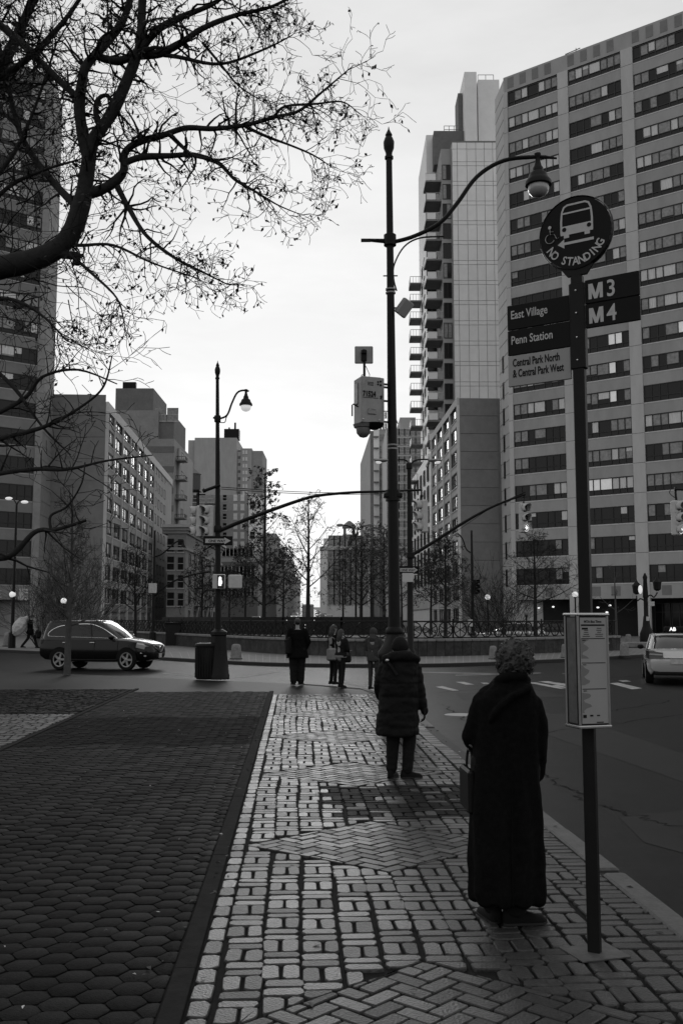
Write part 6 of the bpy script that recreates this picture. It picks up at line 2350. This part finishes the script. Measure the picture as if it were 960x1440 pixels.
# man with bag
p = G(418, 963); s = at(418, 871, p.y).z / .985
mn, V = human('man in a wide dark coat with shoulder bag waiting alone near the crossing', (p.x, p.y, 0), math.radians(8), s, dict(ankL=(-.10, 0, .085), ankR=(.09, .03, .085), hipL=(-.1, 0, .92), kneeL=(-.1, .02, .5), toeR=(.5, 1, 0), toeL=(-.2, 1, 0), elL=(-.27, 0, 1.15), wrL=(-.2, .2, 1.05), elR=(.29, -.02, 1.14), wrR=(.22, .1, .95)), legr=1.5)
dress(mn, V, s / 1.75, .70, 1.35, 'wool', bulk=1.12)
hair_cap(mn, V, None, s / 1.75, 'hair')
b = MB(); b.box((-.25, -.10, 1.02), (.16, .24, .5), bev=.07); o = b.build('shoulder_bag', M['bag'], None, loc=(p.x, p.y, 0), rz=math.radians(8), smooth=True)
tag(o, 'dark bag hanging behind the left shoulder of the man in the wide coat', 'bag')
# two girls
p = G(468.5, 963); s = at(471, 880, p.y).z / .985
g1, V = human('young woman with long dark hair and pale tote waiting at the crossing', (p.x, p.y + .25, 0), math.radians(-55), s, dict(elL=(-.25, .06, 1.13), wrL=(-.16, .2, 1.05)), legr=.85)
dress(g1, V, s / 1.75, .80, 1.0, 'wool', bulk=.92)
hair_cap(g1, V, None, s / 1.75, 'hair', .3)
b = MB(); b.box((0, 0, 0), (.30, .12, .34), bev=.04); h = b.build('tote_bag', M['cloth_l'], None, loc=(p.x - .03, p.y + .02, .80), rz=.2, smooth=True)
b = MB(); b.tube(smooth3([(-.08, 0, .16), (-.05, 0, .42), (.05, 0, .42), (.08, 0, .16)], 4), .012, 5); b.build('handle', M['cloth_l'], h)
tag(h, 'pale cloth tote bag carried by the long haired young woman', 'bag')
p = G(479, 966.5); s = at(478, 886, p.y).z / .985
g2, V = human('young woman in short jacket, pale belt and flared jeans waiting at the crossing', (p.x, p.y, 0), math.radians(-40), s, dict(elL=(-.22, .12, 1.14), wrL=(0.0, .26, 1.10), elR=(.24, .05, 1.13), wrR=(.1, .25, 1.08), kneeL=(-.06, .05, .5), ankL=(-.04, .02, .085), kneeR=(.09, .0, .5), ankR=(.11, -.07, .085)), trousers='cloth_d', legr=.88)
dress(g2, V, s / 1.75, .93, .95, 'cloth_d', bulk=.95, name='jacket')
hair_cap(g2, V, None, s / 1.75, 'hair', .26)
b = MB(); b.lathe([(.172, 0), (.175, .045), (.165, .05)], 18); o = b.build('belt', M['cloth_l'], g2, loc=(0, 0, .90 * s / 1.75)); o.scale = (.98, .78, 1)
b = MB(); b.box((0, 0, 0), (.2, .1, .18), bev=.04); h = b.build('hand_bag', M['bag'], None, loc=(p.x + .17, p.y - .02, .72), smooth=True)
b = MB(); b.tube(smooth3([(-.06, 0, .08), (-.04, 0, .28), (.04, 0, .28), (.06, 0, .08)], 4), .01, 5); b.build('handle', M['bag'], h)
tag(h, 'small black handbag held by the young woman in flared jeans', 'bag')
# hooded person
p = G(525, 969); s = at(527, 886, p.y).z / .97
hd, V = human('person in a hooded grey jacket standing just left of the tall lamp post base', (p.x, p.y, 0), math.radians(-25), s, dict(elL=(-.24, .08, 1.15), wrL=(-.1, .2, 1.05), elR=(.24, .08, 1.15), wrR=(.1, .2, 1.05)), trousers='cloth_m', legr=.9)
dress(hd, V, s / 1.75, .80, 1.05, 'cloth_g', name='jacket')
b = MB(); c = V('head'); q = s / 1.75
b.ball(c + Vector((0, -.02, .01)), (.115 * q, .12 * q, .135 * q), 16, 10); chain(b, [c + Vector((0, -.06, -.1)) * q, c + Vector((0, -.08, -.19)) * q], [.1 * q, .12 * q])
fuse(b, 'hood', M['cloth_g'], hd, .014, 3)
# walker with sack
p = G(42, 911.5); s = min(2.0, at(45, 862, p.y).z / .985)
wk, V = human('person in black striding along the far pavement with a sack over the shoulder', (p.x, p.y, 0), math.radians(-85), s, dict(kneeL=(-.08, .22, .52), ankL=(-.08, .36, .09), kneeR=(.08, -.08, .50), ankR=(.08, -.36, .12), head=(0, .1, 1.62), neck=(0, .05, 1.46), elR=(.2, .1, 1.2), wrR=(.1, -.05, 1.38), elL=(-.24, -.05, 1.13), wrL=(-.2, .1, .95)), voxel=.016, legr=1.0)
dress(wk, V, s / 1.75, .74, 1.15, 'wool', bulk=1.05)
hair_cap(wk, V, None, s / 1.75, 'hair')
b = MB()
b.ball((0, 0, 0), (.40, .36, .62), 18, 12); b.ball((.12, 0, .5), (.14, .14, .28), 12, 8)
o = fuse(b, 'sack', M['plastic'], None, .04, 2, fold=lambda c, n_: n_ * (.05 * noise.noise(c * 5) + .02 * noise.noise(c * 13)))
o.location = at(29, 881, p.y) - Vector((0, .1, 0)); o.rotation_euler = (0, .45, 0)
tag(o, 'big pale plastic sack slung over the back of the person in black', 'sack')
b = MB(); b.box((0, 0, 0), (.36, .25, .5), bev=.1); o = b.build('dark_bag', M['bag'], None, loc=at(54, 892, p.y), smooth=True)
tag(o, 'dark bag carried in front by the person with the sack', 'bag')

# ================================================================== TREES
def grow(b, p, d, r, L, depth, rn, leaf=None, curl=.35, up=.1, minr=.004, kids=(2, 4), spread=.8, droop=0.0, tipr=.35, nside=3, seglen=.12):
    """a wandering branch with side shoots; thin ones end in leaves"""
    n = max(3, int(L / seglen))
    pts, rad = [Vector(p)], [r]
    d = Vector(d).normalized()
    for i in range(n):
        d = (d + Vector((rn.gauss(0, curl), rn.gauss(0, curl), rn.gauss(0, curl) + up - droop)) * .35).normalized()
        pts.append(pts[-1] + d * (L / n))
        rad.append(max(minr, r * (1 - (1 - tipr) * (i + 1) / n)))
    b.tube(pts, rad, nside if r < .03 else 6, caps=False)
    if depth > 0:
        k = rn.randint(*kids)
        for j in range(k):
            t = rn.uniform(.25, 1.0)
            i = min(n - 1, int(t * n))
            dd = (pts[i + 1] - pts[i]).normalized()
            side = dd.orthogonal().normalized()
            side = Matrix.Rotation(rn.uniform(0, 6.28), 3, dd) @ side
            grow(b, pts[i + 1], dd * (1 - spread * .5) + side * spread, rad[i + 1] * rn.uniform(.5, .75), L * rn.uniform(.45, .72), depth - 1, rn, leaf, curl, up, minr, kids, spread, droop, tipr, nside, seglen)
    elif leaf is not None:
        for q in range(leaf[1]):
            if rn.random() < leaf[2]:
                leaf_at(leaf[0], pts[rn.randint(1, n)], rn, leaf[3])


def leaf_at(b, p, rn, s):
    a = Vector((rn.uniform(-1, 1), rn.uniform(-1, 1), rn.uniform(-1.2, .2))).normalized()
    t = a.orthogonal().normalized()
    s *= rn.uniform(.6, 1.3)
    q = [p, p + a * s * .5 + t * s * .28, p + a * s, p + a * s * .5 - t * s * .28]
    b.add(q, [(0, 1, 2, 3)])


def limb(b, pts, r0, r1, n=10, wob=.0, rn=None):
    pts = smooth3(pts, 8 if r0 > .03 else 5)
    rad = [(r0 + (r1 - r0) * i / (len(pts) - 1)) * (1 + .13 * noise.noise(pts[i] * 3.1) + .07 * noise.noise(pts[i] * 9.7)) for i in range(len(pts))]
    b.tube(pts, rad, n, caps=False)
    return pts, rad


def shoots(b, pts, rad, rn, n, L, depth, leaf=None, t0=.05, bias=None, **kw):
    for k in range(n):
        t = rn.uniform(t0, 1)
        i = min(len(pts) - 2, int(t * (len(pts) - 1)))
        d = (pts[i + 1] - pts[i]).normalized()
        side = Matrix.Rotation(rn.uniform(0, 6.28), 3, d) @ d.orthogonal().normalized()
        dd = d * rn.uniform(.2, .8) + side
        if bias is not None:
            dd += Vector(bias)
        grow(b, pts[i], dd, min(.02, rad[i] * .55), L * rn.uniform(.5, 1.15), depth, rn, leaf, **kw)


# ---- the overhanging tree (trunk outside the left edge)
rn = random.Random(14)
YT_ = 11.0
tb = (-6.6, 12.2, 0)
big = thing('bare_tree', 'big bare tree whose limb reaches over from beyond the left edge', 'tree', tb)
q3 = lambda px, py, dy=0.0: at(px, py, YT_ + dy) - Vector(tb)
trunk, tw, lv = MB(), MB(), MB()
limb(trunk, [(0, 0, -.1), (.02, -.05, 1.2), (.1, -.1, 2.8), (.3, -.3, 4.2), q3(-210, 440, .6)], .33, .17, 14)
trunk.lathe([(.62, -.05), (.48, .12), (.38, .45)], 14, caps=False)
A, Ar = limb(trunk, [q3(-210, 440, .6), q3(-110, 405, .3), q3(-30, 383, .1), q3(40, 368), q3(80, 350), q3(103, 322), q3(117, 280)], .155, .095, 12)
A2, A2r = limb(trunk, [q3(117, 280), q3(124, 235), q3(130, 200), q3(157, 160), q3(180, 110), q3(197, 62), q3(200, 10), q3(204, -60, -.2)], .092, .042, 10)
limbs = [(A2, A2r)]


def L_(pts, r0, r1, src=trunk, n=8):
    p_, r_ = limb(src, pts, r0, r1, n)
    limbs.append((p_, r_))
    return p_, r_


Bq = L_([q3(121, 274), q3(140, 268), q3(162, 256), q3(174, 240), q3(176, 215), q3(195, 200), q3(230, 190), q3(262, 180), q3(300, 181), q3(345, 176), q3(385, 165), q3(420, 156), q3(452, 130), q3(478, 108), q3(492, 96)], .062, .006)
Cq = L_([q3(178, 228), q3(200, 221), q3(240, 219), q3(275, 218), q3(308, 230), q3(330, 252, -.1), q3(360, 270, -.2), q3(390, 288, -.3), q3(418, 300, -.3)], .045, .005)
Dq = L_([q3(126, 225), q3(117, 190), q3(112, 150), q3(116, 115), q3(122, 92), q3(150, 60, .2), q3(175, 25, .3), q3(190, -30, .3)], .075, .045)
L_([q3(140, 80, .1), q3(165, 86, .05), q3(190, 78)], .05, .045)
L_([q3(194, 78), q3(225, 75), q3(255, 60), q3(285, 40), q3(330, 22), q3(380, 10), q3(420, -10)], .055, .012)
L_([q3(198, 68), q3(225, 40), q3(260, 22), q3(300, 5), q3(340, -25)], .05, .02)
L_([q3(145, 188), q3(136, 165), q3(137, 142), q3(150, 134), q3(160, 146)], .04, .02)
L_([q3(345, 178), q3(375, 192), q3(410, 205), q3(440, 218), q3(462, 232)], .022, .006)
L_([q3(332, 178), q3(332, 150), q3(335, 128)], .018, .006)
L_([q3(385, 166), q3(400, 150), q3(445, 146), q3(480, 143), q3(500, 155)], .02, .005)
L_([q3(240, 190), q3(255, 205), q3(275, 220, -.1), q3(310, 225, -.2)], .03, .012)
L_([q3(285, 60), q3(310, 90), q3(335, 120), q3(365, 140)], .018, .006)
L_([q3(215, 75), q3(250, 80), q3(310, 90, -.2), q3(370, 70, -.3), q3(410, 50, -.4)], .03, .006)
L_([q3(165, 262), q3(180, 290), q3(205, 330, -.2), q3(245, 362, -.3), q3(290, 385, -.4), q3(320, 400, -.4)], .035, .006)
L_([q3(100, 345), q3(118, 345), q3(160, 345, -.2), q3(215, 370, -.4), q3(280, 392, -.5)], .025, .006)
L_([q3(92, 352), q3(130, 385, -.2), q3(165, 420, -.3), q3(175, 455, -.3)], .022, .006)
# cut stub
limb(trunk, [q3(82, 358), q3(100, 359), q3(108, 361), q3(107, 372)], .05, .045, 8)
# limbs to the upper left
L_([q3(-80, 395, .2), q3(-60, 250, .8), q3(-10, 120, 1.0), q3(30, 40, 1.2), q3(60, -40, 1.2)], .13, .04)
L_([q3(118, 300), q3(70, 250, .5), q3(30, 190, .8), q3(10, 110, .9), q3(-10, 20, 1.0)], .05, .02)
L_([q3(-20, 20, .5), q3(25, 55, .4), q3(65, 95, .3), q3(112, 140, .1)], .05, .04)
L_([q3(-40, 130, .9), q3(30, 90, .8), q3(90, 30, .8), q3(130, -30, .8)], .05, .02)
L_([q3(-40, 320, .5), q3(10, 265, .5), q3(60, 240, .4), q3(110, 225, .3)], .035, .012)
L_([q3(-30, 280, .7), q3(20, 215, .7), q3(50, 150, .7), q3(80, 60, .7)], .035, .012)
L_([q3(-40, 430, .2), q3(10, 420), q3(55, 440, -.2), q3(95, 480, -.3)], .03, .008)
# low limbs crossing the left slab
LOW = [L_([q3(-160, 560, .4), q3(-60, 640, .2), q3(0, 617), q3(40, 607, -.1), q3(70, 597, -.2), q3(110, 575, -.3), q3(145, 545, -.4), q3(158, 500, -.5)], .042, .006),
       L_([q3(-180, 700, .3), q3(-90, 740, .1), q3(0, 785, -.1), q3(50, 748, -.2), q3(78, 745, -.2), q3(121, 732, -.3)], .045, .016),
       L_([q3(-120, 700, .2), q3(-30, 672), q3(45, 660, -.1), q3(95, 660, -.2), q3(150, 648, -.3), q3(215, 640, -.4)], .035, .006),
       L_([q3(72, 745, -.2), q3(72, 725, -.2), q3(95, 712, -.2), q3(115, 680, -.3), q3(120, 650, -.3)], .018, .006),
       L_([q3(-20, 590, .2), q3(35, 560, .1), q3(60, 530, 0), q3(110, 520, -.2), q3(165, 540, -.3)], .03, .006),
       L_([q3(-30, 500, .2), q3(20, 545, .1), q3(60, 600, 0), q3(100, 640, -.1)], .03, .006)]
limb(trunk, [(.25, -.25, 3.9), q3(-210, 540, .5), q3(-160, 560, .4)], .12, .07, 8)
limb(trunk, [(.15, -.2, 3.2), q3(-230, 690, .5), q3(-180, 700, .3)], .12, .075, 8)
leafset = (lv, 2, .42, .055)
for i, (p_, r_) in enumerate(limbs):
    L = sum((p_[k + 1] - p_[k]).length for k in range(len(p_) - 1))
    if (p_, r_) in LOW:
        shoots(tw, p_, r_, rn, int(5 * L), .5, 2, None, curl=.45, minr=.0036, kids=(1, 3), spread=.7)
    else:
        lf_ = leafset if i < 16 else (lv, 2, .35, .05)
        shoots(tw, p_, r_, rn, int(9.5 * L), .45, 2, lf_, curl=.75, minr=.0028, kids=(2, 3), spread=.85, droop=.12, seglen=.075)
        shoots(tw, p_, r_, rn, int(5 * L), .38, 2, lf_, t0=.55, curl=.75, minr=.0032, kids=(2, 4), spread=.85, droop=.12, seglen=.075)
        d_ = (p_[-1] - p_[-3]).normalized()
        for q_ in range(3):
            grow(tw, p_[-1 - q_], d_ + Vector((rn.uniform(-.3, .3), rn.uniform(-.2, .2), rn.uniform(-.4, .3))), r_[-1] * .9, rn.uniform(.3, .5), 2, rn, lf_, curl=.7, minr=.0032, kids=(2, 3), spread=.75, seglen=.075)
# dense dark twigs over the left slab
for k in range(44):
    s_ = q3(rn.uniform(-60, 30), rn.uniform(-10, 420), rn.uniform(.2, 1.2))
    grow(tw, s_, (rn.uniform(-.2, 1), rn.uniform(-.3, .3), rn.uniform(-.6, .9)), .012, rn.uniform(.8, 1.6), 2, rn, (lv, 2, .3, .06), curl=.5, minr=.0036, kids=(2, 4))
for k in range(12):
    s_ = q3(rn.uniform(-30, 110), rn.uniform(340, 480), rn.uniform(-.4, .2))
    grow(tw, s_, (rn.uniform(-.1, .8), rn.uniform(-.3, .3), rn.uniform(-1, 0)), .008, rn.uniform(.5, 1.0), 2, rn, (lv, 2, .3, .06), curl=.5, minr=.0034, kids=(1, 3), droop=.2)
trunk.build('trunk', M['bark'], big, smooth='all')
tag(tw.build('twigs', M['twig'], big), kind='stuff')
tag(lv.build('withered_leaves', M['leaf'], big), kind='stuff')


def small_tree(label, px, Y, py_top, rb, seed, spread_px, py_low, nl=10, leaves=0, lsize=.12, mk='bark', curl=.22, z0=0.0, lean=0.0, group='young trees round the circle', tw_n=7, depth=2, minr=.008, mkl='leaf', name='young_tree', updir=.75, tfrac=.94):
    rn = random.Random(seed)
    p = at(px, 870, Y)
    top = at(px, py_top, Y).z
    root = thing(name, label, 'tree', (p.x, Y, z0), 0, group)
    H_ = top - z0
    t, c, l = MB(), MB(), MB()
    tp_, tr_ = limb(t, [(0, 0, 0), (lean * .3 + rn.uniform(-.03, .03), 0, H_ * .3), (lean * .6 + rn.uniform(-.06, .06), rn.uniform(-.1, .1), H_ * .62), (lean, 0, H_ * tfrac)], rb, rb * .16, 8)
    zlow = at(px, py_low, Y).z - z0
    Lm = spread_px * Y / FOC
    lf = (l, leaves, .30, lsize * .85) if leaves else None
    for k in range(nl):
        f = (k + rn.uniform(0, .8)) / nl
        z = zlow + (H_ * .92 - zlow) * f
        i = min(len(tp_) - 2, max(0, int((z / (H_ * tfrac)) * (len(tp_) - 1))))
        a = k * 2.4 + rn.uniform(-.4, .4)
        Ll = Lm * (1.05 - .72 * f) * rn.uniform(.8, 1.15)
        d = Vector((math.cos(a), math.sin(a), updir + .6 * f))
        p0 = tp_[i]
        e = p0 + d.normalized() * Ll
        q_, r_ = limb(c, [p0, p0.lerp(e, .5) + Vector((0, 0, -.04 * Ll)), e], tr_[i] * .42, minr, 5)
        shoots(c, q_, r_, rn, tw_n, Ll * .42, depth - 1, lf, t0=.2, curl=curl, minr=minr * .8, kids=(2, 3), spread=.75, seglen=Ll * .12)
    t.build('trunk', M[mk], root, smooth='all')
    b_ = c.build('crown', M['twig' if mk == 'bark' else mk], root)
    tag(b_, kind='stuff')
    if leaves:
        tag(l.build('leaves', M[mkl], root), kind='stuff')
    return root


small_tree('slim street tree with pale trunk standing in front of the black car', 97, 31.5, 690, .12, 5, 62, 880, 26, 0, mk='bark_g', tw_n=12, minr=.0075, depth=3, curl=.3, group='street trees', name='street_tree', updir=.5)
small_tree('leafy young tree right of the signal pole with many hanging leaves', 371, 64, 652, .16, 11, 62, 850, 22, 7, .20, tw_n=8, depth=3)
small_tree('bare young tree with upright branches left of the two young women', 433, 60, 690, .17, 12, 70, 822, 17, 3, .15, tw_n=8, minr=.015, updir=.9)
small_tree('dense leafy tree right behind the cobra lamp near the tall lamp post', 508, 66, 745, .15, 13, 66, 850, 24, 4, .19, mkl='leaf_l', tw_n=9, depth=3)
small_tree('dark leafy tree partly hidden by the tall lamp post', 540, 74, 735, .15, 16, 60, 850, 22, 4, .2, mkl='leaf_l', tw_n=9, depth=3)
small_tree('dark brown leaved tree between twin armed lamp and hooked pole', 626, 56, 752, .13, 17, 52, 850, 22, 6, .14, tw_n=9, depth=3)
small_tree('second leafy tree just right of the twin armed lamp', 606, 62, 775, .11, 18, 40, 850, 16, 6, .14, tw_n=8, depth=3)
small_tree('bare spreading tree in front of the concrete slab left of the timetable case', 752, 58, 745, .15, 19, 56, 842, 20, 0, tw_n=9, depth=3, minr=.011, updir=.45)
small_tree('thin pale birch like tree right of the bus stop pole', 865, 66, 790, .11, 20, 34, 870, 5, 0, mk='bark_g', tw_n=3, depth=2, minr=.012)
small_tree('bare tree in front of the gridded block beside the hooked street lamp', 190, 66, 770, .14, 22, 52, 860, 20, 0, tw_n=9, depth=3, minr=.012)
small_tree('bare tree left of the signal pole before the corner tenement', 283, 72, 770, .13, 23, 46, 855, 18, 3, .15, tw_n=8, depth=3, minr=.012)
small_tree('small leafy tree farther back left of the thin bare tree', 398, 90, 775, .14, 24, 42, 848, 18, 7, .22, tw_n=8, depth=3)
small_tree('leafy tree at the avenue mouth behind the signal pole', 345, 96, 765, .14, 25, 40, 850, 18, 6, .2, tw_n=8, depth=3)
small_tree('distant leafy avenue tree left of the cobra lamp', 482, 110, 770, .15, 26, 40, 850, 18, 4, .22, mkl='leaf_l', tw_n=8, depth=3)
small_tree('leafy tree low behind the corner tenement lamp', 322, 84, 800, .12, 27, 36, 855, 16, 6, .2, tw_n=8, depth=3)
small_tree('distant avenue tree behind the tall lamp post shaft', 565, 105, 765, .15, 28, 44, 850, 18, 3, .22, mkl='leaf_l', tw_n=8, depth=3)
# leafless bushes
for px_, Y_, w_, pt_, lab, sd in ((110, 60, 52, 800, 'big bare bush of fine twigs behind the black car', 31), (60, 62, 36, 830, 'low bare bush behind the walker with the sack', 33), (690, 70, 30, 820, 'tangled bare bush at the foot of the right banded block', 34), (705, 62, 24, 838, 'small bare bush left of the spreading tree', 35)):
    rn = random.Random(sd)
    p = at(px_, 870, Y_)
    r = thing('bare_bush', lab, 'bush', (p.x, Y_, 0), 0, 'bare bushes')
    c = MB()
    H_ = at(px_, pt_, Y_).z
    for k in range(46):
        a = rn.uniform(0, 6.28)
        d = Vector((math.cos(a) * .6, math.sin(a) * .6, 1))
        grow(c, (math.cos(a) * .3, math.sin(a) * .3, 0), d, .02, H_ * rn.uniform(.6, 1.0), 2, rn, None, curl=.3, minr=.008, kids=(2, 4), spread=.5, seglen=.4)
    c.build('branches', M['twig'], r)
# dark undergrowth along the planting bed
rn = random.Random(41)
c = MB()
for k in range(45):
    i = rn.uniform(len(wpt) * .5, len(wpt) - 1.01)
    p = wpt[int(i)].lerp(wpt[int(i) + 1], i % 1) + outv[int(i)] * rn.uniform(4, 10)
    d = (rn.uniform(-.5, .5), rn.uniform(-.5, .5), 1)
    grow(c, (p.x, p.y, .75), d, .012, rn.uniform(.15, .4), 1, rn, (c, 5, .7, .12), curl=.4, minr=.008, kids=(2, 3), seglen=.2)
tag(c.build('undergrowth', M['leaf']), 'dark low winter shrubs in the planting bed behind the wheel fence', kind='stuff')
